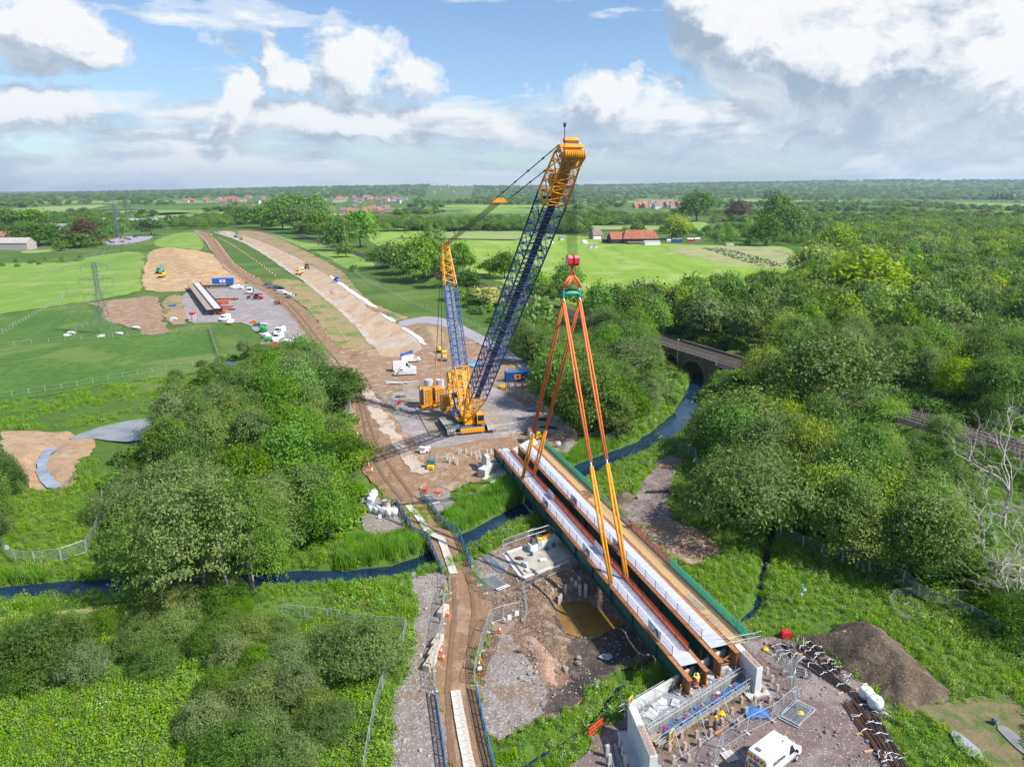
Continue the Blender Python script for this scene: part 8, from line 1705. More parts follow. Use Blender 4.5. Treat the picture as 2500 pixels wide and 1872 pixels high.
for k in range(3): m.box((.85+k*.06, -1.03-.002*k, 1.85-.13*k), (.75, .02, .03))
m.build('side_lines', TXT, V)
for z0, z1 in ((2.05, 2.45), (.68, 1.25)):
 for s in (-1, 1):
  m = MB(); n = 5; W2 = .88
  for k in range(n):
   a, b = W2*k/n, W2*(k+1)/n; sh = .16; m.add([(-2.972, s*a, z0), (-2.972, s*b, z0), (-2.972, s*min(W2, b+sh), z1), (-2.972, s*min(W2, a+sh), z1)], [(0, 1, 2, 3) if s < 0 else (0, 3, 2, 1)], k % 2)
  m.build('chevron', [RED, YELS], V)
MB().box((-2.3, .3, 2.70), (.3, .5, .1)).build('roof_beacon', GREY, V); MB().box((.3, -.4, 2.68), (.16, .1, .05)).build('roof_vent', BLK, V); MB().box((-3.0, 0, 1.55), (.04, .03, 1.7)).build('door_seam', GREY, V)
def vv(x, y, rz, lab, **k): return van(lab, GH(x, y, .15), rz, **k)
vv(549, 783, -1.9, 'white van at the left of the compound row', L=5.2, H=2.3); vv(563, 791, -1.5, 'small white car in front of the left compound van', L=4.1, Wd=1.75, H=1.5, nose=.8, cat='car')
vv(683, 815, -1.75, 'rearmost of the three white vans parked together in the compound', rack=True); vv(679, 830, -1.75, 'middle white van with orange trim of the three in the compound', rack=True); vv(704, 846, -1.85, 'front white and yellow van of the three in the compound', rack=True)
vv(985, 905, .25, 'white high roofed van behind the tipper truck by the crane', L=6, H=2.7)
t = vv(990, 916, 3.3, 'white tank truck facing left beside the crane yard', L=6.2, H=2.2, cat='truck'); MB().box((-1.2, 0, 1.5), (3.0, 1.7, 1.0)).build('tank', LGREY, t, bevel=.2); MB().box((-1.2, 0, 2.2), (.5, 1.5, .5)).build('pump', GREY, t)
t = vv(1003, 884, .3, 'white van with blue folded cherry picker boom', L=5.8, H=2.0, cat='truck'); MB().bar((-2.6, 0, 2.3), (.6, 0, 3.3), .5, .45).bar((-2.6, .3, 2.4), (.8, .3, 2.8), .4, .4).box((-2.6, 0, 2.2), (.9, 1.2, .9)).build('blue_boom', mat('boom_bright_blue', (.02, .13, .65), .4), t)
k = 0
for x, y in ((262, 588), (268, 592), (275, 594), (290, 591), (300, 592), (307, 584), (316, 586), (318, 593), (296, 583), (330, 580), (340, 577), (352, 576)):
 b = mat(('car_red', 'car_black', 'car_blue', 'car_silver')[k % 4], ((.4, .03, .02), (.02, .02, .025), (.03, .06, .2), (.45, .46, .48))[k % 4], .35, coat=.4); vv(x, y, rng.uniform(-.4, .4)+(1.5 if k % 3 else 0), '%s car parked in the far car park on the left' % ('red', 'black', 'blue', 'silver')[k % 4], L=4.3, Wd=1.8, H=1.5, nose=.8, body=b, group='cars in the far car park', cat='car'); k += 1
def digger(label, x, y, rz, col, s=1.0, cat='excavator'):
 o = thing('excavator', label, cat, GH(x, y, .15), rz); o.scale = (s,)*3
 for sy in (-1.1, 1.1): MB().side([(-1.9, .45), (-1.6, 0), (1.6, 0), (1.9, .45), (1.6, .9), (-1.6, .9)], sy-.3, sy+.3).build('track', BLK, o)
 MB().box((-.5, 0, 1.7), (2.8, 2.4, 1.1)).build('house', col, o, bevel=.06); MB().box((.6, .7, 2.5), (1.4, 1.0, 1.5)).build('cab', GLS, o, bevel=.06); MB().box((.6, .7, 3.28), (1.45, 1.05, .1)).build('cab_roof', col, o)
 MB().bar((.8, -.2, 1.9), (2.4, -.2, 4.9), .35, .5).bar((2.4, -.2, 4.9), (4.2, -.2, 3.9), .3, .45).build('boom_arm', col, o); MB().bar((4.2, -.2, 4.1), (4.0, -.2, 1.6), .28, .38).build('dipper_arm', col, o); MB().side([(3.6, 1.6), (4.4, 1.5), (4.3, .6), (3.5, .5), (3.3, 1.1)], -.8, .4).build('bucket', GREY, o); return o
def dumper(label, x, y, rz, col, s=1.0, load=None):
 o = thing('dump_truck', label, 'dumper', GH(x, y, .15), rz); o.scale = (s,)*3
 for sx in (-2.2, 0, 2.0):
  for sy in (-1, 1): wheel(o, sx, sy, .7, .5)
 MB().side([(-3.4, 1.5), (-3.6, 2.6), (.2, 2.4), (.4, 1.3), (-2.6, 1.0)], -1.25, 1.25).build('skip', load or col, o, bevel=.05); MB().box((2.0, 0, 1.5), (2.4, 2.0, 1.0)).build('bonnet', col, o, bevel=.1); MB().box((1.2, 0, 2.4), (1.3, 1.5, 1.3)).build('cab', GLS, o); MB().box((1.2, 0, 3.1), (1.4, 1.6, .1)).build('cab_roof', col, o); return o
digger('teal excavator standing on the dug sandy ground', 389, 668, 1.4, TEAL); dumper('yellow dumper in front of the teal excavator', 395, 678, -1.4, YELS)
digger('teal excavator on the far part of the new road', 577, 580, .8, TEAL, 1.1); digger('yellow excavator on the new road by the white truck', 729, 672, 1.5, YELS, .9); dumper('yellow dumper at the top of the dirt road', 515, 577, -1.3, YELS); dumper('brown articulated dumper parked on the new road', 750, 656, -1.2, mat('dumper_brown', (.22, .13, .07), .6), 1.0)
vv(739, 665, -1.3, 'white truck beside the yellow excavator on the new road', L=6, H=2.8); vv(560, 574, .1, 'white pickup on the far part of the new road', L=5, H=1.9); vv(520, 570, -.9, 'pale blue van at the very top of the dirt road', L=5.5, body=BLT)
digger('orange excavator arm machine beside the teal one on the new road', 588, 586, -.5, ORG, .7)
# lorry, telehandler, trailer, access platforms
o = thing('lorry', 'white cab lorry with blue flat bed in the compound', 'lorry', GH(612, 716, .15), -1.35)
MB().side([(1.4, .6), (1.4, 3.0), (3.2, 3.0), (3.5, 1.8), (3.6, .6)], -1.2, 1.2).build('cab', WHP, o, bevel=.08); MB().box((3.42, 0, 2.2), (.12, 2.0, .9), rot=(0, -.25, 0)).build('windscreen', GLS, o); MB().box((-1.6, 0, 1.2), (5.8, 2.4, .3)).box((-4.4, 0, 1.7), (.15, 2.4, .8)).build('flat_bed', mat('bed_teal', (.03, .22, .36), .5), o); [wheel(o, x, s*1.0, .5, .3) for x in (-3.2, -2, 2.4) for s in (-1, 1)]
o = thing('telehandler', 'red telehandler parked in the middle of the compound', 'telehandler', GH(630, 731, .15), 2.9)
MB().box((0, 0, 1.1), (4.6, 1.9, .8)).build('chassis', RED, o, bevel=.1); MB().box((.2, .6, 2.0), (1.5, 1.0, 1.4)).build('cab', GLS, o); MB().bar((-2.3, -.3, 2.4), (3.2, -.3, 2.0), .5, .55).bar((3.2, -.3, 2.0), (4.6, -.3, 1.2), .4, .4).build('boom', RED, o); MB().box((4.9, -.2, .8), (.5, 2.2, 1.0)).build('carriage', BLK, o); [wheel(o, x, s*.95, .62, .42) for x in (-1.5, 1.5) for s in (-1, 1)]
o = thing('low_loader_trailer', 'long dark low loader trailer at the top of the compound', 'trailer', GH(527, 703, .15), .16); MB().box((-1, 0, 1.1), (15, 2.5, .35)).box((7, 0, 1.5), (3, 2.5, .4)).build('bed', DKST, o); [wheel(o, x, s*1.1, .5, .35) for x in (-6.5, -5.2, -3.9) for s in (-1, 1)]
def container(label, loc, rz, L, W_, H, col, sign, mark, doors=False):
 o = thing('shipping_container', label, 'container', loc, rz); b = MB().box((0, 0, H/2), (L, W_, H)); n = int(L/.32)
 for s in (-1, 1):
  for k in range(n): b.box((-L/2+(k+.5)*L/n, s*(W_/2+.02), H/2), (L/n*.5, .04, H-.3))
 for s in (-1, 1):
  for k in range(6): b.box((s*(L/2+.02), -W_/2+(k+.5)*W_/6, H/2), (.04, W_/12, H-.3))
 b.build('shell', col, o); MB().box((0, 0, H+.015), (L-.1, W_-.1, .03)).build('roof_panel', mat('roof_'+col.name, tuple(min(1, x*1.7+.03) for x in (.015, .085, .27)), .5), o)
 sg = MB().box((0, -W_/2-.06, H*.52), (L*.28, .03, H*.5)).build('sign', sign, o); k = MB(); y = -W_/2-.085; z = H*.52
 k.add([(-.42, y, z-.1), (.42, y, z-.1), (.1, y, z+.45), (-.1, y, z+.45)], [(0, 1, 2, 3)]); k.add([(-.5, y, z-.3), (.5, y, z-.3), (.5, y, z-.2), (-.5, y, z-.2)], [(0, 1, 2, 3)]); k.build('logo', mark, sg); return o
container('blue container with an orange sign beside the crane yard', GH(1262, 930, .15), .16, 6.4, 2.6, 2.6, BLUE, mat('sign_orange', (.85, .36, .01), .5), DKST)
container('bright blue container with a white square sign above the trailer', GH(546, 700, 1.6), .16, 10.5, 2.6, 3.0, mat('container_bright_blue', (.02, .15, .5), .5), WHP, NAVD)
def mewp(x, y, lab, rz):
 o = thing('scissor_lift', lab, 'lift', GH(x, y, .15), rz); MB().box((0, 0, .9), (4.4, 1.8, .8)).build('chassis', ORG, o, bevel=.1); MB().bar((-2, 0, 1.6), (3.5, 0, 1.7), .4, .4).build('arm', ORG, o); [wheel(o, a, s*.9, .45, .35) for a in (-1.4, 1.4) for s in (-1, 1)]
mewp(546, 742, 'orange low platform machine beside the stored beams', .1); mewp(537, 767, 'orange low platform machine at the foot of the stored beams', .1)
for x, y, lab in ((555, 723, 'worker in orange standing left in the compound'), (574, 733, 'worker in orange standing right in the compound'), (523, 742, 'worker in orange beside the stored beams')): person(lab, GH(x, y, .2), rng.uniform(0, 6), ORG, ORG, 'down', fine=False)
# spare beams stored in the compound
a, b = GH(463, 705, 0), GH(512, 772, 0); o = thing('stored_beam_pair', 'spare bridge beams with white deck and timber walkway stored in the compound', 'bridge beams', a, math.atan2((b-a).y, (b-a).x)); L = (b-a).length
for v in (0, 3.0): MB().box((L/2, v+2, 2.0), (L, .12, 1.5)).box((L/2, v+2, 2.78), (L, .6, .06)).build('girder', RUSTD, o)
for k in range(int(L/1.5)): MB().box((.75+1.5*k, 3.5, 2.84), (1.46, 2.6, .06)).build('deck_panel', DECK, o)
for k in range(int(L/1.5)): MB().box((.75+1.5*k, .3, 2.5), (1.44, 2.4, .05)).build('plank', WOODG, o)
for k in np.arange(1, L, 4):
 for y in (-.8, 1.4, 5): MB().tube([(k, y, 0), (k, y, 3.3)], .05, 4).build('support_post', GREY, o)
MB().box((L/2, 5.2, 3.2), (L, .05, .7)).build('red_guard_net', NETR, o)
for k, (x, y, n) in enumerate(((550, 733, 5), (535, 752, 5), (540, 758, 4))):
 o = thing('steel_beam_stack', ('upper', 'middle', 'lower')[k]+' stack of brown steel beams lying beside the stored bridge beams', 'beams', GH(x, y, .15), .05)
 for q in range(n): MB().box((0, q*.6, .2), (11, .3, .4)).build('beam', RUSTD if k != 1 else REDN, o)
o = thing('stair_tower', 'red and white access stair frame left of the stored beams', 'stair', GH(471, 782, .1), 0); MB().box((0, 0, 2.6), (1.8, 1.8, .9)).build('red_cage', RED, o); t = MB(); [t.tube([(x, y, 0), (x, y, 2.4)], .08, 4) for x in (-.9, .9) for y in (-.9, .9)]; t.build('legs', WHP, o)
# loose materials: small separate things by table
def junk(tab):
 for nm, cat, lab, x, y, mt, d in tab:
  b = MB(); w, l, h = d
  for k in range(5): b.box((rng.uniform(-.3, .3)*w, rng.uniform(-.3, .3)*l, h*(.2+.15*k)), (w*rng.uniform(.4, .8), l*rng.uniform(.4, .8), h*.25), rot=(0, 0, rng.uniform(-.3, .3)))
  tag(b.build(nm, mt, None, loc=GH(x, y, .12), rz=rng.uniform(-.4, .4), bevel=.02), lab, cat)
junk([('material_stack', 'stack', 'white wrapped stacks at the top of the compound', 577, 705, WHB, (4, 3, 2)), ('material_stack', 'stack', 'smaller white wrapped stack right of the first at the compound top', 590, 707, WHB, (3, 2, 2)), ('brick_stack', 'stack', 'brick red and grey stack on the right of the compound', 678, 744, RUST, (3.5, 2.5, 2)), ('material_stack', 'stack', 'dark materials at the upper end of the verge row', 654, 698, GREY, (5, 3, 1.5)), ('material_stack', 'stack', 'grey materials second in the verge row', 668, 704, GREY, (5, 3, 2)), ('material_stack', 'stack', 'blue grey tanks in the verge row', 679, 710, TRKF, (5, 3, 2.4)), ('material_stack', 'stack', 'white wrapped roll in the verge row', 692, 718, WHB, (5, 3, 2.2)), ('material_stack', 'stack', 'white drum stack at the lower end of the verge row', 708, 728, LGREY, (3, 3, 2.6)), ('material_stack', 'stack', 'dark flat pack at the lower end of the verge row', 717, 722, GREY, (5, 2, 1)),
      ('skip', 'skip', 'green skip beside the compound van row', 645, 812, mat('skip_green', (.03, .38, .08), .5), (3, 3, 2.5)), ('white_bag', 'bag', 'white bag heap below the green skip', 650, 825, WHB, (2.6, 2.2, 1.8)), ('generator', 'generator', 'green generator by the white bags in the compound', 655, 834, mat('skip_green', (.03, .38, .08), .5), (2.6, 2, 1.6)), ('red_rack', 'rack', 'red tool rack at the bottom of the compound', 667, 852, RED, (2.6, 2, 2.4)), ('panel_stack', 'panels', 'grey panels leaning beside the red tool rack', 684, 848, LGREY, (4, 1.6, .8)), ('material_stack', 'stack', 'grey pallets beside the small white car', 632, 795, GREY, (3.5, 3, 1.2)), ('material_stack', 'stack', 'pale pallets beside the grey ones in the compound', 645, 797, LGREY, (3, 3, 1.4)), ('orange_barrier_pile', 'barriers', 'orange barriers dropped at the compound corner', 646, 858, ORG, (2, 1.6, .8)), ('orange_barrier_pile', 'barriers', 'orange barriers beside the left compound van', 617, 788, ORG, (2, 2, 1)), ('white_bag', 'bag', 'white bag on the compound edge', 672, 836, WHB, (2, 2, 1.6)),
      ('rubble_bag', 'bag', 'pale bags on the brown ground left of the compound', 425, 782, WHB, (2.5, 2.5, 1.2)), ('blue_sheet_pile', 'sheet', 'pale blue sheets on the brown ground left of the stored beams', 422, 748, BLT, (3.5, 2, .8)), ('steel_plate', 'plate', 'grey steel plate lying by the tank truck', 965, 936, LGREY, (6, 2, .3)), ('white_pallet', 'pallet load', 'white pallet load on the pale strip by the crane', 1037, 1106, WHB, (2, 1.6, 1.3)), ('black_mat', 'mat', 'black folded mat on the crane pad', 980, 970, GREY, (2.4, 1.4, .4)), ('red_machine', 'machine', 'small red machine on the crane pad edge', 974, 988, RED, (1, 1, 1.1)), ('yellow_box', 'box', 'yellow grit box on the pad edge', 968, 1003, YELS, (1.0, 1.0, 1.0)), ('red_straps', 'straps', 'red straps lying on the crane pad', 998, 1008, RED, (1.6, 1.2, .15)), ('timber_pack', 'timber', 'dark timber pack left of the crane mats', 1005, 980, WOODG, (6, 3.5, .5)),
      ('yellow_plate', 'plate', 'yellow attachment lying by the blue frame', 1229, 948, YELS, (2.2, 1.4, .8)), ('blue_sheet', 'sheet', 'blue sheet at the right edge of the crane pad', 1297, 1004, BLT, (2.2, 1.4, .7)), ('white_sack', 'sack', 'white sack at the right pad edge', 1312, 1018, WHB, (1.6, 1, .9)), ('pipe_pack', 'pipes', 'dark pipes at the right pad edge', 1325, 1026, BLK, (3, 1, .4)), ('pipe_pack', 'pipes', 'black rolled mat beside the far walkway end', 1340, 1046, BLK, (3.5, .8, .5)), ('yellow_stand', 'stand', 'yellow frame at the far walkway end', 1315, 1072, YELS, (1.1, .8, 1.7)), ('brown_stump', 'formwork', 'brown formwork block on the far wing wall', 1290, 1062, RUSTD, (1.6, 1.2, 1.6)),
      ('toilet', 'toilet', 'blue portable toilet on the new road', 821, 690, mat('toilet_blue', (.02, .09, .5), .5), (2.2, 2.2, 3.2)), ('white_tank', 'tank', 'white plinth block in the field near the pylon', 175, 815, WHB, (2.5, 1.5, .8)), ('white_block', 'block', 'white block right of the pylon base', 290, 817, WHB, (3, 1.2, .9)), ('white_block', 'block', 'white block below the pylon', 247, 823, WHB, (3, 1.2, .8)), ('white_block', 'block', 'white block beside the brown ground by the pylon', 337, 803, WHB, (3, 1.5, 1)), ('white_block', 'block', 'white block left of the pylon fence', 165, 822, WHB, (2, 1.5, 1))])
o = thing('road_roller', 'yellow road roller behind the crane mast', 'roller', GH(1085, 880, .15), -1.4); MB().cyl((1.2, 0, .55), .55, 1.5, 14, 'Y').build('drum', GREY, o); MB().cyl((-1.2, 0, .55), .55, 1.5, 14, 'Y').build('rear_drum', GREY, o); MB().box((0, 0, 1.1), (2.6, 1.4, .8)).build('body', YELS, o, bevel=.08); t = MB(); [t.tube([(x, y, 1.4), (x, y, 2.6)], .05, 4) for x in (-.8, .5) for y in (-.6, .6)]; t.box((-.15, 0, 2.65), (1.7, 1.5, .1)); t.build('canopy', YELS, o)
o = thing('water_bowser', 'small yellow bowser behind the road roller', 'bowser', GH(1073, 861, .15), 1.2); MB().ball((0, 0, 1.1), (.7, .6, .9), 10, 7).build('tank', YELS, o, smooth=True); MB().box((0, 0, .3), (1.6, 1.2, .2)).build('chassis', BLK, o); wheel(o, 0, .6, .3); wheel(o, 0, -.6, .3)
o = thing('rigging_frame', 'dark blue rigging frame on the verge by the blue container', 'frame', GH(1258, 951, .1), .2); t = MB()
for x in (-1.8, 0, 1.8): t.bar((x, -1, 0), (x, -1, 1.9), .2, .2).bar((x, 1, 0), (x, 1, 1.9), .2, .2).bar((x, -1, 1), (x, 1, 1), .2, .2)
t.bar((-2, -1, .3), (2, -1, .3), .25, .25).bar((-2, 1, .3), (2, 1, .3), .25, .25); t.build('frame', NAVY, o)
o = thing('silo_tank', 'pale grey cylindrical tanks behind the crane counterweights', 'tank', GH(1062, 948, .1), 0)
for x in (-1.6, 1.3): MB().cyl((x, 0, 1.15), 1.15, 2.3, 16).build('tank_shell', LGREY, o, bevel=.05)
o = thing('lighting_tower', 'teal and yellow lighting set on the ground by the far abutment', 'generator', GH(1054, 1142, .12), -.2); MB().box((0, 0, 1.0), (1.5, 1.2, 1.3)).build('canopy', mat('teal_grey', (.10, .22, .24), .5), o, bevel=.05); MB().box((.1, -1.0, .45), (1.2, .9, .6)).build('engine', YELS, o, bevel=.05); MB().tube([(-.5, .4, 1.5), (-.5, .4, 2.6)], .05, 5).tube([(.5, .4, 1.5), (.5, .4, 2.4)], .05, 5).build('mast', DKST, o)
# ---------------------------------------------------------------- buildings
BRIK = mat('pink_brick', (.50, .25, .18), .85, var=.15, scale=.3); BRIK2 = mat('pale_render', (.66, .60, .54), .85, var=.1); RTILE = mat('red_tile', (.35, .165, .115), .8, var=.2, scale=.4); GTILE = mat('slate', (.16, .16, .18), .7, var=.2); BARNW = mat('black_boards', (.03, .03, .035), .85); CORR = mat('weathered_sheet', (.42, .39, .35), .8, var=.2, scale=.4); RB = mat('barn_tile', (.36, .12, .065), .85, var=.3, scale=.5, bump=.2)
def gable(o, w, d, h, rh, wall, roof, hip=0, win=0, ov=.4, chim=True, x0=0, y0=0, wn='wall', rn='roof'):
 m = MB(); X, Y = w/2, d/2; m.add([(x0-X, y0-Y, 0), (x0+X, y0-Y, 0), (x0+X, y0+Y, 0), (x0-X, y0+Y, 0), (x0-X, y0-Y, h), (x0+X, y0-Y, h), (x0+X, y0+Y, h), (x0-X, y0+Y, h), (x0-X+hip, y0, h+rh), (x0+X-hip, y0, h+rh)], [(0, 1, 5, 4), (2, 3, 7, 6), (1, 2, 6, 9, 5) if hip == 0 else (1, 2, 6, 5), (3, 0, 4, 8, 7) if hip == 0 else (3, 0, 4, 7)]); m.build(wn, wall, o)
 r = MB(); e = ov; k = rh/Y*e; r.add([(x0-X-e, y0-Y-e, h-k), (x0+X+e, y0-Y-e, h-k), (x0+X+e-hip, y0, h+rh+.06), (x0-X-e+hip, y0, h+rh+.06), (x0-X-e, y0+Y+e, h-k), (x0+X+e, y0+Y+e, h-k)], [(0, 1, 2, 3), (5, 4, 3, 2)]+([(1, 5, 2), (4, 0, 3)] if hip else [])); ro = r.build(rn, roof, o)
 if chim: MB().box((x0+X*.5, y0, h+rh+.3), (.9, .6, 1.8)).build('chimney', BRIK, ro)
 for s in (-1, 1):
  for i in range(win):
   for z in ((1.4, 4.0) if h > 4 else (1.4,)): MB().box((x0-X+(i+.5)*w/win, y0+s*(Y+.02), z), (1.1, .06, 1.1)).build('window', GLS, o)
 return o
HP = []
for k, (wl, rf) in enumerate(((BRIK, RTILE), (BRIK2, RTILE), (BRIK, GTILE), (BRIK2, GTILE))):
 o = thing('house', 'x', 'house'); gable(o, 9, 7.5, 5, 3.6, wl, rf, win=3); HP.append(reg(o))
used = [False]*4
def estate(px, n, label, group, wts, s=(1.0, 1.5), seed=1, rz=None):
 g = random.Random(seed); P = poly(px); x0, y0 = P.min(0); x1, y1 = P.max(0); got = 0; tries = 0; acc = []
 while got < n and tries < 6000:
  tries += 1; x, y = g.uniform(x0, x1), g.uniform(y0, y1)
  if not inside(P, [x], [y])[0] or any(abs(x-a)+abs(y-b)*.6 < 15 for a, b in acc): continue
  acc.append((x, y)); k = g.choices(range(4), wts)[0]; loc = (x, y, hz(x, y)-.2); r = g.choice((0, math.pi/2, .3, -.4)) if rz is None else rz+g.uniform(-.2, .2); lab = label % ('red roofed', 'pale red roofed', 'grey roofed', 'pale grey roofed')[k]
  if not used[k]: t = HP[k]; t.location = loc; t.rotation_euler = (0, 0, r); t['label'] = lab; used[k] = True
  else: t = dup(HP[k], loc, r, lab)
  t.scale = (g.uniform(*s),)*3; t['group'] = group; got += 1
estate([(1535, 509), (1560, 499), (1640, 497), (1745, 500), (1720, 507), (1600, 511)], 42, '%s house in the red brick estate beyond the farm', 'houses of the red estate', (6, 4, .5, 1), (1.3, 1.8), 3, .5)
estate([(805, 525), (810, 511), (880, 510), (955, 512), (950, 519), (860, 528)], 20, '%s house in the estate at the end of the green verge', 'houses beyond the green verge', (5, 3, 2, 1), (1.15, 1.5), 4, .3)
estate([(600, 500), (720, 489), (900, 484), (1010, 488), (960, 500), (800, 496), (700, 502)], 85, '%s house in the old town beyond the hedgerow', 'houses of the town', (3, 4, 2, 3), (1.3, 2.0), 5)
estate([(430, 496), (520, 488), (620, 484), (650, 488), (560, 498)], 34, '%s house in the terrace line at the far left of town', 'houses at the left of town', (5, 4, 1, 1), (1.3, 1.9), 6, 0)
estate([(575, 535), (600, 508), (650, 505), (640, 530), (600, 540)], 16, '%s house among the trees above the new road', 'houses above the new road', (3, 3, 1, 1), (.9, 1.2), 7)
estate([(1030, 486), (1060, 474), (1110, 474), (1150, 480), (1130, 488)], 16, '%s house behind the tree belt right of the mast', 'houses behind the tree belt', (4, 3, 1, 1), (1.3, 1.8), 8)
estate([(1400, 478), (1450, 472), (1560, 476), (1500, 486)], 8, '%s house scattered left of the red estate', 'houses left of the red estate', (4, 3, 0, 1), (1.2, 1.7), 9)
for x, y, w, lab, k in ((1905, 470, 14, 'lone red house among the far trees on the right', 0), (1830, 478, 12, 'lone red roofed house above the estate', 0), (2435, 478, 15, 'white house at the far right', 3), (2475, 482, 16, 'grey roofed long house at the far right', 2), (1775, 520, 13, 'white gabled house beside the copper tree', 3), (2410, 472, 12, 'pink house at the far right', 1), (1370, 587, 4.5, 'small cabin left of the cottage', 3)):
 t = dup(HP[k], GH(x, y), rng.uniform(0, 1), lab); t.scale = (w/9,)*3; t['group'] = 'single houses'
# farm
p = GH(1455, 583); o = thing('cottage', 'half timbered brick cottage with grey thatched roof by the meadow', 'house', p, .5); gable(o, 13, 8, 4.2, 5.5, mat('cottage_brick', (.36, .19, .13), .85, var=.2), mat('thatch', (.22, .19, .165), .95, var=.2, scale=.6, bump=.3), hip=2, win=3); MB().box((-3, -5.5, 1.3), (9, 3, 2.6)).build('white_lean_to', WHP, o)
p = GH(1560, 594); o = thing('barn', 'large black barn with red tiled hipped roof on the farm', 'barn', p, .12); gable(o, 34, 13, 5.5, 7.0, BARNW, RB, hip=4, chim=False, ov=.8); gable(o, 13, 17, 4.5, 6.0, BARNW, RB, hip=0, chim=False, x0=-22, y0=3, rn='side_roof', wn='side_wall'); MB().box((-6, -9, 1.6), (16, 5, .3)).build('lean_to_roof', CORR, o)
for x, y, w, d, h, wl, rf, lab in ((1590, 598, 15, 7, 3, WHP, CORR, 'pale shed in front of the red roofed barn'), (1652, 592, 10, 5, 3, BLUE, GTILE, 'blue shed right of the barn'), (1685, 590, 6, 3, 2.5, RED, WHB, 'red and white horsebox right of the blue shed'), (1702, 589, 5, 3, 2.5, mat('pink_paint', (.7, .2, .3), .6), WHB, 'pink trailer right of the horsebox'), (1528, 594, 8, 5, 2.5, TEAL, CORR, 'teal shed left of the barn'), (1476, 592, 5, 4, 3.2, BARNW, GTILE, 'small dark hut right of the cottage'), (1780, 600, 7, 5, 1.6, LGREY, CORR, 'low pale shelter at the edge of the rough pasture'), (1634, 591, 5, 2.5, 2, WHP, WHP, 'white caravan between the barn and the blue shed'), (1510, 590, 6, 3, 2.4, WHP, LGREY, 'white caravan left of the teal shed')):
 gable(thing('shed', lab, 'shed', GH(x, y), rng.uniform(-.1, .2)), w, d, h, h*.35, wl, rf, chim=False, ov=.15)
for x, y, lab in ((1343, 594, 'left white dome tent on the meadow'), (1426, 594, 'right white dome tent on the meadow by the cottage')):
 b = MB(); b.ball((0, 0, 0), (3.3, 3, 3.2), 10, 8); tag(b.build('dome_tent', WHB, None, loc=GH(x, y), smooth=True), lab, 'tent')
for x, lab in ((1440, 'left small pig ark on the meadow'), (1452, 'right small pig ark on the meadow')): o = thing('pig_ark', lab, 'hut', GH(x, 606), .6); MB().side([(-2.2, 0), (0, 2.6), (2.2, 0)], -2, 2).build('shell', LGREY, o)
rb = MB();
P = poly([(1710, 606), (1890, 606), (1930, 650), (1860, 652), (1730, 625)])
for k in range(420):
 x, y = rng.uniform(*P[:, 0][[0, 2]]), rng.uniform(P[:, 1].min(), P[:, 1].max())
 if inside(P, [x], [y])[0]: s = rng.uniform(.3, .8); rb.ball((x, y, hz(x, y)+.1), (s*1.4, s, s*.7), 5, 4, jit=.2)
o = rb.build('rush_clumps', mat('dark_rush', (.04, .055, .018), .9)); o['kind'] = 'stuff'
# barns and works on the left
for x, y, w, d, h, rh, wl, rf, rz, lab in ((15, 609, 44, 14, 6, 4, mat('grey_boards', (.42, .37, .35), .9), CORR, .05, 'long pale barn with weathered sheet roof at the left edge'), (10, 600, 48, 12, 9, 4, CORR, RTILE, .05, 'long barn with red roof behind the pale one'), (143, 590, 8, 16, 9, 4, mat('old_brick', (.36, .26, .2), .9), BRIK2, .2, 'tall brick barn end behind the dark clipped trees'), (130, 563, 40, 16, 5, 3, GTILE, mat('grey_sheet', (.30, .32, .36), .6), 0, 'grey roofed shed among the left trees'), (275, 548, 38, 14, 6, 3, BRIK2, CORR, .1, 'pink walled works building beyond the car park'), (345, 546, 50, 16, 5, 2, mat('green_clad', (.05, .3, .2), .6), mat('pale_blue_sheet', (.45, .55, .62), .5), .1, 'green clad works with pale blue roof beyond the car park'), (1180, 482, 60, 20, 7, 4, BRIK, GTILE, 0, 'long school roof with grey panels behind the pendants')):
 gable(thing('barn' if y > 560 else 'works_building', lab, 'building', GH(x, y), rz), w, d, h, rh, wl, rf, chim=False, ov=.5, win=0)
sheet('car_park', poly([(255, 590), (300, 578), (370, 572), (375, 582), (330, 594), (265, 600)]), ASPH, .12, 4, .5); sheet('farm_track', poly([(45, 614), (110, 610), (170, 606), (165, 612), (60, 620)]), PALE, .12, 4, .5)
# pylons and line
PYL = mat('pylon_steel', (.20, .25, .25), .55, .4)
def pylon(label, base, H, arms, rz, n=7, r=.07, full=True):
 o = thing('pylon', label, 'pylon', base, rz); m = MB(); w = lambda z: (2.6+(.55-2.6)*min(1, z/(H*.62)) if z < H*.62 else .55) ; zs = [H*k/n for k in range(n)]+[H]; zs = [H*(1-(1-k/n)**1.15) for k in range(n+1)]
 cs = ((-1, -1), (1, -1), (1, 1), (-1, 1)); P_ = lambda z, c: (c[0]*w(z), c[1]*w(z), z)
 for a, b in zip(zs[:-1], zs[1:]):
  for k in range(4):
   c, d = cs[k], cs[(k+1) % 4]; m.bar(P_(a, c), P_(b, c), r*1.6); m.bar(P_(a, c), P_(b, d), r*.8); m.bar(P_(a, d), P_(b, c), r*.8); m.bar(P_(b, c), P_(b, d), r*.8)
 m.build('tower', PYL, o)
 for z, l in arms:
  k = MB()
  for s in (-1, 1):
   for y in (-.5, .5): k.bar((s*.5, y, z), (s*l, 0, z+.15), r*1.3); k.bar((s*.5, y, z+1.4), (s*l, 0, z+.15), r)
   for t in (.35, .65): k.bar((s*l*t, .3, z+.05), (s*l*t, 0, z+1.3*(1-t)), r*.7)
  a = k.build('cross_arm', PYL, o); q = MB(); q.tube([(-l, 0, z+.1), (-l, 0, z-1.6)], .1, 5).tube([(l, 0, z+.1), (l, 0, z-1.6)], .1, 5); q.build('insulator', TEAL, a)
 return o
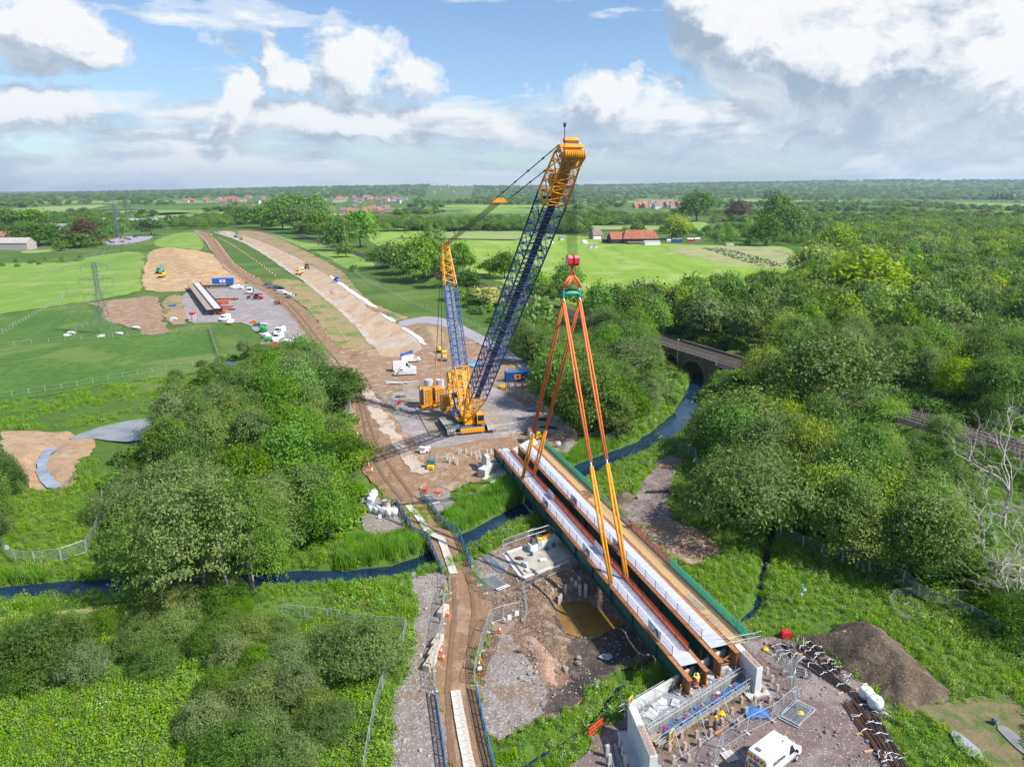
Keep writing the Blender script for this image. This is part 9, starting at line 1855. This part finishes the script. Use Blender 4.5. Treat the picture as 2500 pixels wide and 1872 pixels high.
pb = GH(255, 817); HPY = zat(pb.x, pb.y, 640); ARM = [(HPY-1.4, 4.6), (HPY*.77, 5.6), (HPY*.56, 5.0)]
pylon('lattice electricity pylon standing in the green field on the left', pb, HPY, ARM, .1, 8, .075)
far = []
for x, yb, yt, lab in ((290, 545, 512, 'left pylon of the far group'), (312, 548, 480, 'tallest pylon of the far group'), (322, 545, 500, 'right pylon of the far group'), (278, 503, 473, 'most distant pylon left of the far group'), (288, 580, 500, 'slender mast pylon by the car park')):
 q = GH(x, yb); h = zat(q.x, q.y, yt); pylon(lab, q, h, [(h*.92, 5), (h*.76, 6.5), (h*.6, 5.5)], .1, 6, .2); far.append((q, h))
for k, ((z, l), s) in enumerate([(a, s) for a in ARM for s in (-1, 1)]):
 a = Vector((pb.x+s*l, pb.y+s*l*.1, pb.z+z-1.6)); b = Vector((-62+s*l*.8, -40, z+3)); q, h = far[1]; f = Vector((q.x+s*6, q.y, h*(.9, .75, .6)[k//2]))
 def sag(a, b, d): return [a.lerp(b, t)-Vector((0, 0, d*4*t*(1-t))) for t in np.linspace(0, 1, 15)]
 tag(MB().tube(sag(a, b, 5), .022, 4, cap=False).build('power_line', PYL), '%s %s cable of the power line sweeping over the left meadow' % (('top', 'middle', 'bottom')[k//2], ('left', 'right')[s > 0]), 'cable'); tag(MB().tube(sag(a, f, 9), .05, 4, cap=False).build('power_line', PYL), '%s %s cable running from the near pylon to the far group' % (('top', 'middle', 'bottom')[k//2], ('left', 'right')[s > 0]), 'cable')
q = GH(795, 470); a = Vector((q.x, q.y, zat(q.x, q.y, 473))); b = Vector((q.x-22, q.y, zat(q.x, q.y, 444))); tag(MB().tube([a, b], [2.2, 1.2], 6).build('leaning_mast', WHP), 'tall white leaning mast on the horizon above the town', 'mast')
for x, y, h, lab in ((600, 858, 3.5, 'weather post in the grass below the compound'), (1652, 905, 9, 'pale pole beside the viaduct arch'), (1369, 745, 3, 'small blue signal post beside the railway')):
 o = MB().tube([(0, 0, 0), (0, 0, h)], .07, 6).box((0, 0, h), (.6, .3, .4)).build('pole', STEEL, None, loc=GH(x, y)); tag(o, lab, 'pole')
o = thing('gauge_platform', 'small white gauge box on a boom over the sunlit river', 'gauge', GH(1694, 1052, .6), 0); MB().box((0, 0, .4), (.8, .6, .6)).build('box', WHP, o); MB().tube([(0, 0, .4), (3, .8, .8)], .06, 5).build('boom', STEEL, o)
for o in [o for o in SC.objects if o.parent is None and o.type == 'EMPTY' and not o.children]: bpy.data.objects.remove(o)
# ---------------------------------------------------------------- tell repeats apart by their order in the picture
def order_labels():
 bpy.context.view_layer.update(); d = {}
 for o in SC.objects:
  if o.parent is None and 'label' in o: d.setdefault(o['label'], []).append(o)
 W_ = ('leftmost', 'second from left', 'third from left', 'fourth from left', 'fifth from left', 'sixth from left', 'seventh from left', 'eighth from left')
 for lab, L in d.items():
  if 1 < len(L) <= 9 and len(lab.split()) <= 13:
   L.sort(key=lambda o: PR(o.matrix_world.translation if o.type == 'EMPTY' or o.location.length > 1 else Vector(o.bound_box[0]))[0])
   for i, o in enumerate(L): o['label'] = lab+', '+('rightmost' if i == len(L)-1 else W_[i])
   if 'group' not in L[0]:
    for o in L: o['group'] = lab
order_labels()
